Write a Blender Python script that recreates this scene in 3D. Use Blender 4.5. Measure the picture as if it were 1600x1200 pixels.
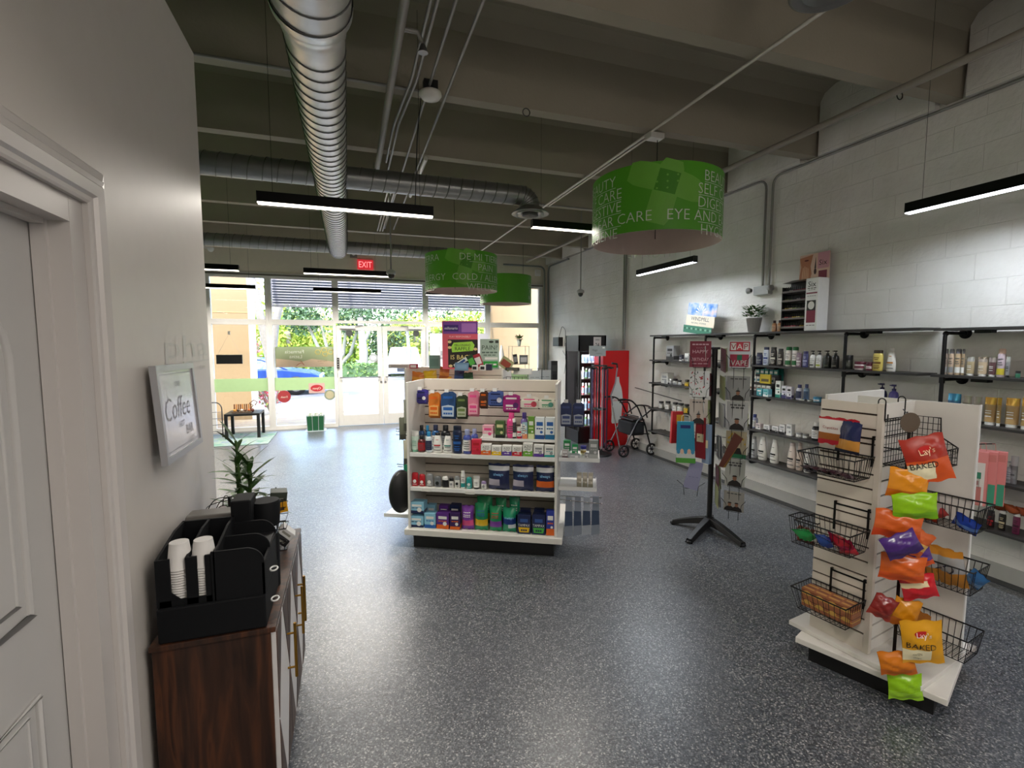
import bpy, math, random
from mathutils import Matrix, Vector, Euler
random.seed(7)
PI = math.pi
for _o in list(bpy.data.objects): bpy.data.objects.remove(_o)
SC = bpy.context.scene
COL = SC.collection

# ------------------------------------------------------------------ camera
_yaw, _pit = 0.324727, 0.082629
cam_d = bpy.data.cameras.new('camera')
cam_d.sensor_fit = 'HORIZONTAL'; cam_d.sensor_width = 36.0
cam_d.lens = 756.55/1600*36.0
cam_d.clip_start = 0.02; cam_d.clip_end = 300
cam = bpy.data.objects.new('camera', cam_d); COL.objects.link(cam)
cam.location = (0, 0, 1.75)
cam.rotation_euler = (PI/2-_pit, 0, -_yaw)
SC.camera = cam
# ------------------------------------------------------------------ colour management
SC.view_settings.view_transform = 'Standard'
SC.view_settings.look = 'None'
SC.view_settings.gamma = 1.0
SC.view_settings.use_curve_mapping = False
SC.view_settings.exposure = 0.65
# ------------------------------------------------------------------ sky and sun
world = bpy.data.worlds.new('sky'); SC.world = world; world.use_nodes = True
wn = world.node_tree.nodes; wl = world.node_tree.links
bg = wn['Background']
sky = wn.new('ShaderNodeTexSky'); sky.sky_type = 'NISHITA'; sky.sun_disc = False
sky.sun_elevation = math.radians(66); sky.sun_rotation = math.radians(200)
sky.air_density = 1.0; sky.dust_density = 1.5
wl.new(sky.outputs[0], bg.inputs[0]); bg.inputs[1].default_value = 1.35
sun_d = bpy.data.lights.new('sun', 'SUN'); sun_d.energy = 5.2; sun_d.angle = 0.01; sun_d.color = (1, .95, .87)
sun = bpy.data.objects.new('sun', sun_d); COL.objects.link(sun)
sun.rotation_euler = (math.radians(21), 0, math.radians(-12))
LAMP_W = 20.0          # watts of every hanging linear lamp

GLOBE_E = 11.0         # emission of the unseen fill globes added behind the camera

# ------------------------------------------------------------------ helpers
def hexc(h):
    if isinstance(h, (tuple, list)): return tuple(h)[:3]
    h = h.lstrip('#'); v = [int(h[i:i+2], 16)/255 for i in (0, 2, 4)]
    return tuple(c/12.92 if c <= .04045 else ((c+.055)/1.055)**2.4 for c in v)
_M = {}
def mat(col, rough=.5, metal=0.0, noise=.05, emis=0, bump=0, bscale=60, spec=.5, nscale=14):
    key = (col, rough, metal, noise, emis, bump, bscale, spec, nscale)
    if key in _M: return _M[key]
    m = bpy.data.materials.new('surface'); m.use_nodes = True
    nt = m.node_tree; b = nt.nodes['Principled BSDF']; c = hexc(col)
    b.inputs['Roughness'].default_value = rough; b.inputs['Metallic'].default_value = metal
    b.inputs['Specular IOR Level'].default_value = spec
    tc = nt.nodes.new('ShaderNodeTexCoord')
    no = nt.nodes.new('ShaderNodeTexNoise'); no.inputs['Scale'].default_value = nscale
    nt.links.new(tc.outputs['Object'], no.inputs['Vector'])
    mx = nt.nodes.new('ShaderNodeMix'); mx.data_type = 'RGBA'
    mx.inputs[6].default_value = tuple(x*(1-noise) for x in c)+(1,)
    mx.inputs[7].default_value = tuple(min(1, x*(1+noise)) for x in c)+(1,)
    nt.links.new(no.outputs['Fac'], mx.inputs[0]); nt.links.new(mx.outputs[2], b.inputs['Base Color'])
    if emis:
        b.inputs['Emission Color'].default_value = c+(1,); b.inputs['Emission Strength'].default_value = emis
    if bump:
        n2 = nt.nodes.new('ShaderNodeTexNoise'); n2.inputs['Scale'].default_value = bscale
        nt.links.new(tc.outputs['Object'], n2.inputs['Vector'])
        bp = nt.nodes.new('ShaderNodeBump'); bp.inputs['Strength'].default_value = bump; bp.inputs['Distance'].default_value = .01
        nt.links.new(n2.outputs['Fac'], bp.inputs['Height']); nt.links.new(bp.outputs[0], b.inputs['Normal'])
    _M[key] = m; return m
def newmat(name):
    m = bpy.data.materials.new(name); m.use_nodes = True
    return m, m.node_tree, m.node_tree.nodes['Principled BSDF']
def N(nt, t, **kw):
    n = nt.nodes.new('ShaderNode'+t)
    for k, v in kw.items(): n.inputs[k].default_value = v
    return n
def ramp(nt, stops, interp='LINEAR'):
    r = nt.nodes.new('ShaderNodeValToRGB'); cr = r.color_ramp; cr.interpolation = interp
    while len(cr.elements) < len(stops): cr.elements.new(.5)
    for e, (p, c) in zip(cr.elements, stops): e.position = p; e.color = hexc(c)+(1,)
    return r
def glassmat(tint=(1, 1, 1), refl=.06, rough=.02):
    m = bpy.data.materials.new('clear_glass'); m.use_nodes = True; nt = m.node_tree
    nt.nodes.clear(); out = nt.nodes.new('ShaderNodeOutputMaterial')
    t = nt.nodes.new('ShaderNodeBsdfTransparent'); t.inputs[0].default_value = tint+(1,)
    g = nt.nodes.new('ShaderNodeBsdfGlossy'); g.inputs['Roughness'].default_value = rough
    fr = nt.nodes.new('ShaderNodeFresnel'); fr.inputs[0].default_value = 1.35
    mx = nt.nodes.new('ShaderNodeMixShader')
    nt.links.new(fr.outputs[0], mx.inputs[0]); nt.links.new(t.outputs[0], mx.inputs[1]); nt.links.new(g.outputs[0], mx.inputs[2])
    nt.links.new(mx.outputs[0], out.inputs[0]); return m

_T = {}
THIN = {'BEAUTY', 'SELF CARE', 'DIGESTIVE', 'EYE AND EAR CARE', 'HYGIENE', 'DE MI TIERRA', 'PAIN', 'COLD / ALLERGY', 'WELLNESS', 'Coffee'}
def text_mesh(s, res=2):
    if (s, res) in _T: return _T[(s, res)]
    cu = bpy.data.curves.new('t', 'FONT'); cu.body = s; cu.size = 1; cu.align_x = 'CENTER'; cu.align_y = 'CENTER'
    cu.resolution_u = res; cu.offset = -.012 if s in THIN else 0
    ob = bpy.data.objects.new('t', cu); COL.objects.link(ob)
    dg = bpy.context.evaluated_depsgraph_get()
    me = bpy.data.meshes.new_from_object(ob.evaluated_get(dg))
    vs = [tuple(v.co) for v in me.vertices]; fs = [tuple(p.vertices) for p in me.polygons]
    bpy.data.objects.remove(ob); bpy.data.curves.remove(cu); bpy.data.meshes.remove(me)
    if vs:
        x0 = min(v[0] for v in vs); x1 = max(v[0] for v in vs); y0 = min(v[1] for v in vs); y1 = max(v[1] for v in vs)
        vs = [(v[0]-(x0+x1)/2, v[1]-(y0+y1)/2) for v in vs]
        _T[(s, res)] = (vs, fs, x1-x0, y1-y0)
    else: _T[(s, res)] = ([], [], 1, 1)
    return _T[(s, res)]

class MB:
    def __init__(s): s.v = []; s.f = []; s.m = []; s.sm = []; s.mats = []
    def mi(s, m):
        if m not in s.mats: s.mats.append(m)
        return s.mats.index(m)
    def add(s, vs, fs, m, smooth=False, mx=None):
        o = len(s.v)
        if mx is not None: vs = [tuple(mx @ Vector(v)) for v in vs]
        s.v += [tuple(v) for v in vs]; k = s.mi(m)
        for f in fs: s.f.append(tuple(i+o for i in f)); s.m.append(k); s.sm.append(smooth)
        return s
    def box(s, x0, x1, y0, y1, z0, z1, m, mx=None):
        vs = [(x, y, z) for x in (x0, x1) for y in (y0, y1) for z in (z0, z1)]
        fs = [(0, 1, 3, 2), (4, 6, 7, 5), (0, 4, 5, 1), (2, 3, 7, 6), (0, 2, 6, 4), (1, 5, 7, 3)]
        return s.add(vs, fs, m, False, mx)
    def quad(s, p, m, mx=None): return s.add(p, [tuple(range(len(p)))], m, False, mx)
    def front(s, x0, x1, z0, z1, y, m):      # rectangle facing -y
        return s.quad([(x0, y, z0), (x1, y, z0), (x1, y, z1), (x0, y, z1)], m)
    def lathe(s, prof, m, n=20, sx=1, sy=1, loc=(0, 0, 0), mx=None, caps=True, a0=0):
        vs = []; fs = []
        for r, z in prof:
            for i in range(n):
                a = a0+2*PI*i/n; vs.append((loc[0]+r*sx*math.cos(a), loc[1]+r*sy*math.sin(a), loc[2]+z))
        for j in range(len(prof)-1):
            for i in range(n):
                k = (i+1) % n; fs.append((j*n+i, j*n+k, (j+1)*n+k, (j+1)*n+i))
        s.add(vs, fs, m, n > 8, mx)
        if caps:
            for j, fl in ((0, True), (len(prof)-1, False)):
                if prof[j][0] > 1e-5:
                    ring = vs[j*n:(j+1)*n]; idx = tuple(range(n)); s.add(ring, [idx[::-1] if fl else idx], m, False, mx)
        return s
    def tube(s, pts, r, m, n=8, mx=None, closed=False, caps=True):
        pts = [Vector(p) for p in pts]; L = len(pts); vs = []; fs = []; up = None
        rr = r if isinstance(r, (list, tuple)) else [r]*L
        for i, p in enumerate(pts):
            a = pts[i-1] if (i > 0 or closed) else p; b = pts[(i+1) % L] if (i < L-1 or closed) else p
            d = (b-a); d = d.normalized() if d.length > 1e-9 else Vector((0, 0, 1))
            if up is None: up = Vector((0, 0, 1)) if abs(d.z) < .9 else Vector((0, 1, 0))
            x = d.cross(up); x = x.normalized() if x.length > 1e-6 else Vector((1, 0, 0)); y = x.cross(d).normalized(); up = y
            for k in range(n):
                t = 2*PI*k/n; vs.append(tuple(p+x*math.cos(t)*rr[i]+y*math.sin(t)*rr[i]))
        R = L if closed else L-1
        for i in range(R):
            j = (i+1) % L
            for k in range(n):
                q = (k+1) % n; fs.append((i*n+k, i*n+q, j*n+q, j*n+k))
        s.add(vs, fs, m, n > 5, mx)
        if caps and not closed:
            s.add(vs[:n], [tuple(range(n))[::-1]], m, False, mx); s.add(vs[-n:], [tuple(range(n))], m, False, mx)
        return s
    def prism(s, poly, a, b, m, axis='y', mx=None):      # 2d outline extruded between a and b
        def P(u, v, w): return (u, w, v) if axis == 'y' else ((w, u, v) if axis == 'x' else (u, v, w))
        n = len(poly); vs = [P(u, v, a) for u, v in poly]+[P(u, v, b) for u, v in poly]
        fs = [tuple(range(n)), tuple(range(2*n-1, n-1, -1))]+[(i, i+n, (i+1) % n+n, (i+1) % n) for i in range(n)]
        return s.add(vs, fs, m, False, mx)
    def sphere(s, c, r, m, n=16, k=9, sx=1, sy=1, sz=1, mx=None):
        prof = [(max(1e-6, r*math.sin(PI*i/k)), -r*math.cos(PI*i/k)*sz) for i in range(k+1)]
        return s.lathe(prof, m, n, sx, sy, c, mx, caps=False)
    def text(s, t, cx, cz, h, m, y=0, w=None, maxw=None, mx=None, f=None, tilt=0, mirror=False, flat=None):
        """letters of cap height h facing -y, centred on (cx, cz); f warps each vertex"""
        vs, fs, tw, th = text_mesh(t); k = h/max(th, .01) if t.upper() == t or len(t) < 2 else h/.73
        kx = k if w is None else w/tw
        if maxw and tw*kx > maxw: kx = maxw/tw
        c, sn = math.cos(tilt), math.sin(tilt); o = []
        for a, b in vs:
            a, b = a*kx*(-1 if mirror else 1), b*k
            p = (cx+a*c-b*sn, y, cz+a*sn+b*c); o.append(f(p) if f else p)
        return s.add(o, fs, m, False, mx)
    def build(s, name, parent=None, loc=None, rot=None, bevel=0, kind=None):
        me = bpy.data.meshes.new(name); me.from_pydata(s.v, [], s.f)
        for m in s.mats: me.materials.append(m)
        me.polygons.foreach_set('material_index', s.m); me.polygons.foreach_set('use_smooth', s.sm); me.update()
        o = bpy.data.objects.new(name, me); COL.objects.link(o)
        if parent is not None: o.parent = parent
        if loc is not None: o.location = loc
        if rot is not None: o.rotation_euler = rot if isinstance(rot, tuple) else (0, 0, rot)
        if bevel:
            b = o.modifiers.new('b', 'BEVEL'); b.width = bevel; b.segments = 2; b.limit_method = 'ANGLE'
        if kind: o['kind'] = kind
        return o
def tag(o, label, cat, group=None, kind=None):
    o['label'] = label; o['category'] = cat
    if group: o['group'] = group
    if kind: o['kind'] = kind
    return o
def empty(name, loc=(0, 0, 0), rz=0, label=None, cat=None, group=None):
    o = bpy.data.objects.new(name, None); COL.objects.link(o); o.location = loc; o.rotation_euler = (0, 0, rz) if not isinstance(rz, tuple) else rz
    o.empty_display_size = .05
    if label: tag(o, label, cat, group)
    return o
def sempty(name, loc=(0, 0, 0), rz=0):
    o = empty(name, loc, rz); o['kind'] = 'structure'; return o
def copy_tree(o, parent=None):
    c = o.copy(); COL.objects.link(c); c.parent = parent
    for ch in o.children: copy_tree(ch, c)
    return c
def frame_of(A, u, rz=None):
    """local frame: u = right along a face, v = into it"""
    L = math.hypot(*u); u = (u[0]/L, u[1]/L)
    def at(s, v, z): return (A[0]+u[0]*s-u[1]*v, A[1]+u[1]*s+u[0]*v, z)
    return at, math.atan2(u[1], u[0])
def arc(c, r, a0, a1, n, f): return [f(c, r, a0+(a1-a0)*i/n) for i in range(n+1)]

# ------------------------------------------------------------------ common materials
WHITE = mat('#e4e1da', .45); WPLAST = mat('#e8e8e6', .35); BLACK = mat('#101012', .45); BLKMET = mat('#0c0c0d', .4, .6)
PIPE = mat('#111113', .45, .5, bump=.15, bscale=200); CHROME = mat('#b8b8b8', .2, 1); ALU = mat('#8e8f90', .42, .85)
PAPER = mat('#dedcd6', .7); GOLD = mat('#9a7430', .3, 1)
CONDUIT = mat('#8d8c88', .45, .5)

# ================================================================== the room
XR, YS, XL = 4.55, 10.85, -.64
# floor: epoxy with flakes
m_floor, nt, b = newmat('flake_epoxy_floor')
tc = N(nt, 'TexCoord'); v1 = N(nt, 'TexVoronoi', Scale=165.0); v2 = N(nt, 'TexVoronoi', Scale=120.0)
nt.links.new(tc.outputs['Object'], v1.inputs['Vector']); nt.links.new(tc.outputs['Object'], v2.inputs['Vector'])
sp = N(nt, 'SeparateColor'); nt.links.new(v1.outputs['Color'], sp.inputs[0])
r1 = ramp(nt, [(0, '#30343a'), (.26, '#42474e'), (.48, '#555a61'), (.68, '#6d7177'), (.84, '#8e9092'), (.94, '#bfbfbd')], 'CONSTANT')
nt.links.new(sp.outputs[0], r1.inputs[0])
sp2 = N(nt, 'SeparateColor'); nt.links.new(v2.outputs['Color'], sp2.inputs[0])
r2 = ramp(nt, [(0, '#2a2f36'), (.3, '#464b53'), (.70, '#7c7f83'), (.87, '#353b45')], 'CONSTANT'); nt.links.new(sp2.outputs[1], r2.inputs[0])
mx = nt.nodes.new('ShaderNodeMix'); mx.data_type = 'RGBA'; mx.inputs[0].default_value = .4
nt.links.new(r1.outputs[0], mx.inputs[6]); nt.links.new(r2.outputs[0], mx.inputs[7]); nt.links.new(mx.outputs[2], b.inputs['Base Color']); b.inputs['Coat Weight'].default_value = .55; b.inputs['Coat Roughness'].default_value = .30
ns = N(nt, 'TexNoise', Scale=2.2); nt.links.new(tc.outputs['Object'], ns.inputs['Vector'])
mr = N(nt, 'MapRange'); mr.inputs[3].default_value = .28; mr.inputs[4].default_value = .46
nt.links.new(ns.outputs['Fac'], mr.inputs[0]); nt.links.new(mr.outputs[0], b.inputs['Roughness'])
n3 = N(nt, 'TexNoise', Scale=26.0); nt.links.new(tc.outputs['Object'], n3.inputs['Vector'])
bp = N(nt, 'Bump', Strength=.25, Distance=.01); nt.links.new(n3.outputs['Fac'], bp.inputs['Height']); nt.links.new(bp.outputs[0], b.inputs['Normal'])
q = MB(); q.box(-5.2, XR+.2, -3.2, YS+.08, -.08, 0, m_floor); q.build('floor', kind='structure')
# block wall
m_cmu, nt, b = newmat('painted_block_wall')
tc = N(nt, 'TexCoord'); sx = N(nt, 'SeparateXYZ'); cb = N(nt, 'CombineXYZ'); nt.links.new(tc.outputs['Object'], sx.inputs[0])
nt.links.new(sx.outputs[1], cb.inputs[0]); nt.links.new(sx.outputs[2], cb.inputs[1])
br = N(nt, 'TexBrick', Scale=1.0); br.inputs['Brick Width'].default_value = .406; br.inputs['Row Height'].default_value = .203
br.inputs['Mortar Size'].default_value = .005; br.inputs['Mortar Smooth'].default_value = .6
nt.links.new(cb.outputs[0], br.inputs['Vector'])
no = N(nt, 'TexNoise', Scale=3.0, Detail=6.0); nt.links.new(tc.outputs['Object'], no.inputs['Vector'])
no2 = N(nt, 'TexNoise', Scale=22.0, Detail=8.0); nt.links.new(tc.outputs['Object'], no2.inputs['Vector'])
mm = N(nt, 'Math'); mm.operation = 'MULTIPLY'; nt.links.new(br.outputs['Fac'], mm.inputs[0]); nt.links.new(no.outputs['Fac'], mm.inputs[1])
ms = N(nt, 'Math'); ms.operation = 'SUBTRACT'; nt.links.new(no2.outputs['Fac'], ms.inputs[0]); nt.links.new(mm.outputs[0], ms.inputs[1])
bp = N(nt, 'Bump', Strength=.55, Distance=.012); nt.links.new(ms.outputs[0], bp.inputs['Height']); nt.links.new(bp.outputs[0], b.inputs['Normal'])
rc = ramp(nt, [(.3, '#d2cfc8'), (.7, '#e0deda')]); nt.links.new(no.outputs['Fac'], rc.inputs[0]); nt.links.new(rc.outputs[0], b.inputs['Base Color'])
b.inputs['Roughness'].default_value = .55
q = MB(); q.box(XR, XR+.2, -3.2, YS+.3, 0, 4.3, m_cmu); q.build('wall_right', kind='structure')
q = MB(); q.box(XR-.015, XR, -3.2, YS, 0, .12, mat('#a8a8a4', .5)); q.build('baseboard_right', kind='structure')
m_base = mat('#3b3d40', .5)
q = MB(); q.box(XR-.10, XR-.015, -3.2, YS-.3, 0.0, .006, m_base); q.build('trim_1', kind='structure')
# left partition with door opening
m_part = mat('#c8c2bc', .45, noise=.03, bump=.05, bscale=12)
DY0, DY1, DZ = .72, 1.50, 2.05
q = MB(); q.box(XL-.13, XL, DY1+.07, 2.69, 0, 3.08, m_part); q.box(XL-.13, XL, -3.2, DY0-.07, 0, 3.08, m_part)
q.box(XL-.13, XL, DY0-.07, DY1+.07, DZ+.07, 3.08, m_part)
q.build('wall_left', kind='structure')
m_green = mat('#4f9a2c', .6)
q = MB(); q.box(-5.2, -5.0, -3.2, 6.4, 0, 4.3, m_green); q.box(-5.2, -5.0, 6.4, YS+.3, 0, 4.3, m_part); q.build('wall_west', kind='structure')
q = MB(); q.box(-5.2, XR+.2, -3.4, -3.2, 0, 4.3, mat('#b0aca4', .6)); q.build('wall_back', kind='structure')
m_front = mat('#d4cdbd', .6, bump=.1, bscale=40)
q = MB(); q.box(-5.2, XR, YS-.02, YS+.2, 3.15, 4.3, m_front); q.box(4.40, XR, YS-.06, YS+.2, 0, 3.15, m_front); q.box(-5.2, -4.6, YS-.02, YS+.2, 0, 3.15, m_front)
q.build('wall_front', kind='structure')
# double tee ceiling
m_ceil = mat('#968f80', .75, noise=.06, bump=.12, bscale=50, nscale=3)
q = MB(); q.box(-5.2, XR+.2, -3.4, YS+.3, 4.24, 4.40, m_ceil)
for k in range(-4, 8):
    y = 2.65+1.225*k
    if y > YS-.1 or y < -3.1: continue
    prof = [(y-.055, 3.64), (y+.055, 3.64), (y+.085, 4.10), (y+.15, 4.2), (y+.26, 4.24), (y-.26, 4.24), (y-.15, 4.2), (y-.085, 4.10)]
    q.prism(prof, -5.2, XR, m_ceil, axis='x')
q.build('ceiling', kind='structure')
# rounded wall-to-slab fillets between the tees
q = MB()
for k in range(-4, 7):
    y0 = 2.65+1.225*k; 
    if y0 < -3: continue
    q.box(XR-.06, XR, y0+.1, y0+1.12, 3.62, 4.24, m_cmu)
q.build('trim_2', kind='structure')
# interior door with moulded casing
m_door = mat('#b9b7b5', .38, noise=.02); m_case = mat('#c2bdba', .35, noise=.02)
d1 = sempty('door_1', (XL, 0, 0))
q = MB(); prof = [(0, 0), (0, .013), (.006, .017), (.016, .019), (.022, .028), (.050, .032), (.056, .026), (.072, .024), (.078, .018), (.098, .014), (.104, .009), (.105, 0)]
iy0, iy1, iz = DY0-.062, DY1+.062, DZ+.062; vs = []
for u, t in prof: vs += [(t, iy1+u, 0), (t, iy1+u, iz+u), (t, iy0-u, iz+u), (t, iy0-u, 0)]
q.add(vs, [(i*4+k, i*4+k+1, i*4+k+5, i*4+k+4) for i in range(len(prof)-1) for k in range(3)], m_case)
q.build('casing', d1)
q = MB(); q.box(-.13, -.0005, DY1, DY1+.0695, 0, DZ+.0695, m_case); q.box(-.13, -.0005, DY0-.0695, DY0, 0, DZ+.0695, m_case); q.box(-.129, -.001, DY0, DY1, DZ, DZ+.069, m_case)
q.box(-.075, -.045, DY1-.012, DY1, 0, DZ, m_case); q.box(-.074, -.046, DY0+.001, DY1-.013, DZ-.012, DZ, m_case)
q.build('jamb', d1)
q = MB(); q.box(-.115, -.078, DY0+.003, DY1-.003, .01, DZ-.003, m_door)
def mould(path):
    q.tube([(-.077, y, z) for y, z in path], .011, m_door, 6, closed=True); 
    c = (sum(p[0] for p in path)/len(path), sum(p[1] for p in path)/len(path))
    q.tube([(-.079, c[0]+(y-c[0])*.86, c[1]+(z-c[1])*.93) for y, z in path], .006, m_door, 6, closed=True)
yc = (DY0+DY1)/2; hw = .265
top = [(yc-hw, 1.12), (yc+hw, 1.12), (yc+hw, 1.72)]+[(yc+hw*math.cos(t), 1.72+.16*math.sin(t)) for t in [PI*i/10 for i in range(1, 10)]]+[(yc-hw, 1.72)]
mould(top); mould([(yc-hw, .22), (yc+hw, .22), (yc+hw, .92), (yc-hw, .92)])
q.build('door_leaf', d1, bevel=.002)

# storefront
m_frame = mat('#dad8d4', .4, .0); GL = glassmat()
Z0, ZM0, ZM1, ZT = .07, 2.13, 2.23, 3.08
cols = [(-4.55, -2.6), (-2.54, -1.53), (-1.47, -.27), (-.21, 1.60), (1.66, 3.02), (3.08, 4.34)]
wi = 0
def pane_unit(x0, x1, z0, z1, name):
    w = sempty(name, (0, 0, 0)); q = MB(); t = .03
    q.box(x0-t, x0+t, YS-.05, YS+.05, z0-t, z1+t, m_frame); q.box(x1-t, x1+t, YS-.05, YS+.05, z0-t, z1+t, m_frame)
    q.box(x0+t, x1-t, YS-.05, YS+.05, z0-t, z0+t, m_frame); q.box(x0+t, x1-t, YS-.05, YS+.05, z1-t, z1+t, m_frame)
    q.build('window_frame', w, bevel=.004)
    g = MB(); g.box(x0+t, x1-t, YS-.003, YS+.003, z0+t, z1-t, GL); g.build('glass', w)
    return w
n = 0
for i, (x0, x1) in enumerate(cols):
    n += 1; pane_unit(x0-.0, x1+.0, ZM1-.02, ZT, 'window_%d' % n)
    if i != 3:
        n += 1; pane_unit(x0, x1, Z0-.02, ZM0+.03, 'window_%d' % n)
q = MB(); q.box(-5.0, 4.42, YS-.05, YS+.06, ZT+.03, 3.16, m_frame); q.box(4.37, 4.46, YS-.05, YS+.06, 0, 3.16, m_frame)
q.box(-5, -.25, YS-.06, YS+.06, 0, .03, m_frame); q.box(1.64, 4.4, YS-.06, YS+.06, 0, .03, m_frame)
q.build('trim_3', kind='structure')
q = MB(); q.box(-5, 4.4, YS-.07, YS-.05, 3.10, 3.125, mat('#5a564e', .5)); q.build('trim_4', kind='structure')
for i, (x0, x1, hs) in enumerate(((-.235, .69, 1), (.70, 1.625, -1))):
    d = sempty('door_%d' % (i+2)); q = MB(); a, c, t = x0, x1, .10
    q.box(a, a+t, YS-.03, YS+.03, .01, ZM0, m_frame); q.box(c-t, c, YS-.03, YS+.03, .01, ZM0, m_frame)
    q.box(a+t, c-t, YS-.03, YS+.03, ZM0-.10, ZM0, m_frame); q.box(a+t, c-t, YS-.03, YS+.03, .01, .24, m_frame)
    q.build('door_frame', d, bevel=.004)
    q = MB(); q.box(a+t, c-t, YS-.003, YS+.003, .24, ZM0-.1, GL); q.build('glass', d)
    q = MB(); q.tube([(a+.06, YS-.03, 1.04), (a+.06, YS-.08, 1.04), (c-.06, YS-.08, 1.04), (c-.06, YS-.03, 1.04)], .012, ALU); q.build('push_bar', d)
    q = MB(); xx = x0+.08 if hs == 1 else x1-.38; q.box(xx, xx+.3, YS-.10, YS-.03, ZM0-.06, ZM0, m_frame)
    q.tube([(xx+.15, YS-.1, ZM0-.01), (xx+.45 if hs == 1 else xx-.15, YS-.06, ZM0+.01)], .008, ALU); q.build('door_closer', d)
    q = MB(); lx = x1-.04 if hs == 1 else x0+.04
    q.lathe([(.022, 0), (.022, .01), (.014, .02)], ALU, 12, mx=Matrix.Translation((lx, YS-.03, .93)) @ Matrix.Rotation(PI/2, 4, 'X')); q.build('lock_cylinder', d)
# ================================================================== overhead
m_duct = mat('#cfcfcc', .36, .65, noise=.14, bump=.05, bscale=9); m_duct2 = mat('#8c8e8e', .34, .85, noise=.14, bump=.05, bscale=9)
m_seam = mat('#6e6e6c', .45, .8)
duct = empty('spiral_air_duct', (-.12, 0, 3.30), 0, 'long silver spiral air duct running to the storefront with two cross branches', 'air duct')
def spiral(q, a, b, r, m, pitch, tilt=.35):
    a = Vector(a); b = Vector(b); L = (b-a).length; d = (b-a).normalized()
    q.tube([a+(b-a)*i/8 for i in range(9)], r, m, 40)
    n = int(L/pitch); side = d.cross(Vector((0, 0, 1))).normalized(); up = side.cross(d)
    for i in range(1, n):
        c = a+d*(i*pitch); pts = []
        for k in range(33):
            t = 2*PI*k/32; pts.append(c+side*math.cos(t)*(r+.002)+up*math.sin(t)*(r+.002)+d*(pitch*k/32))
        q.tube(pts, .0045, m_seam, 5)
q = MB(); spiral(q, (0, 2.62, 0), (0, 8.6, 0), .145, m_duct, .11); q.build('main_duct', duct)
q = MB(); spiral(q, (0, -3.1, 0), (0, 2.5, 0), .175, m_duct, .13); q.build('wide_duct', duct)
q = MB(); prof = [(.182, 0), (.182, .05), (.177, .06), (.15, .15), (.153, .16), (.153, .2)]
q.lathe(prof, m_duct, 40, mx=Matrix.Translation((0, 2.46, 0)) @ Matrix.Rotation(-PI/2, 4, 'X'), caps=False); q.build('reducer', duct)
q = MB(); q.lathe([(.15, 0), (.15, .03), (.13, .035), (.02, .05), (0.001, .05)], m_duct, 32, mx=Matrix.Translation((0, 8.58, 0)) @ Matrix.Rotation(-PI/2, 4, 'X'), caps=False); q.build('end_cap', duct)
q = MB(); spiral(q, (-4.5, 4.92, 0), (-.14, 4.92, 0), .10, m_duct2, .12); spiral(q, (.14, 4.92, 0), (1.86, 4.92, 0), .10, m_duct2, .12); q.build('branch_duct', duct)
q = MB(); spiral(q, (-4.5, 8.52, .02), (-.14, 8.52, .02), .10, m_duct2, .12); spiral(q, (.14, 8.52, .02), (1.9, 8.52, .02), .10, m_duct2, .12); q.build('branch_duct', duct)
q = MB(); pts = [(1.86+.12*math.sin(t), 4.92, -.12+.12*math.cos(t)) for t in [PI/2*i/6 for i in range(7)]]
q.tube(pts, .102, m_duct2, 32)
for i in (1, 2, 3, 4, 5): 
    t = PI/2*i/6; c = Vector((1.86+.12*math.sin(t), 4.92, -.12+.12*math.cos(t))); d = Vector((math.cos(t), 0, -math.sin(t))); u = Vector((math.sin(t), 0, math.cos(t)))
    q.tube([c+u*.104*math.cos(a)+Vector((0, 1, 0))*.104*math.sin(a) for a in [2*PI*k/24 for k in range(24)]], .004, m_seam, 5, closed=True)
q.build('elbow', duct)
q = MB(); dm = mat('#8f8f8d', .35, .7)
q.lathe([(.11, .06), (.19, .0), (.2, -.01), (.19, -.015), (.13, .02), (.12, .02)], dm, 36, loc=(1.98, 4.92, -.17), caps=False)
q.lathe([(.14, .0), (.145, -.02), (.09, -.005), (.085, .0)], dm, 36, loc=(1.98, 4.92, -.17), caps=False)
q.lathe([(.08, -.01), (.085, -.03), (.02, -.025), (.001, -.02)], mat('#3a3a3a', .5), 30, loc=(1.98, 4.92, -.17), caps=False)
q.build('diffuser', duct)
q = MB()
for y in (2.66+.05, 5.1, 7.55): q.tube([(-.15, y, .0), (-.15, y, .36)], .004, m_seam, 5); q.tube([(.15, y, 0), (.15, y, .36)], .004, m_seam, 5)
q.build('hanger_strap', duct)
# the round diffuser over the right side
dd = empty('round_ceiling_diffuser', (2.16, 1.78, 3.40), 0, 'round silver ceiling diffuser at the top edge of the view', 'air diffuser')
q = MB(); q.lathe([(.09, .2), (.09, .08), (.17, 0), (.18, -.01), (.16, -.02), (.10, .02)], dm, 36, caps=False); q.build('outer_cone', dd)
q = MB(); q.lathe([(.12, .01), (.125, -.015), (.07, .0)], dm, 36, caps=False); q.lathe([(.05, -.01), (.001, -.02)], dm, 24, caps=False); q.tube([(0, 0, .0), (0, 0, .22)], .01, dm, 6); q.build('inner_cone', dd)
q = MB(); q.box(-.10, .10, -.10, .10, .2, .84, dm); q.build('supply_neck', dd)

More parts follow.
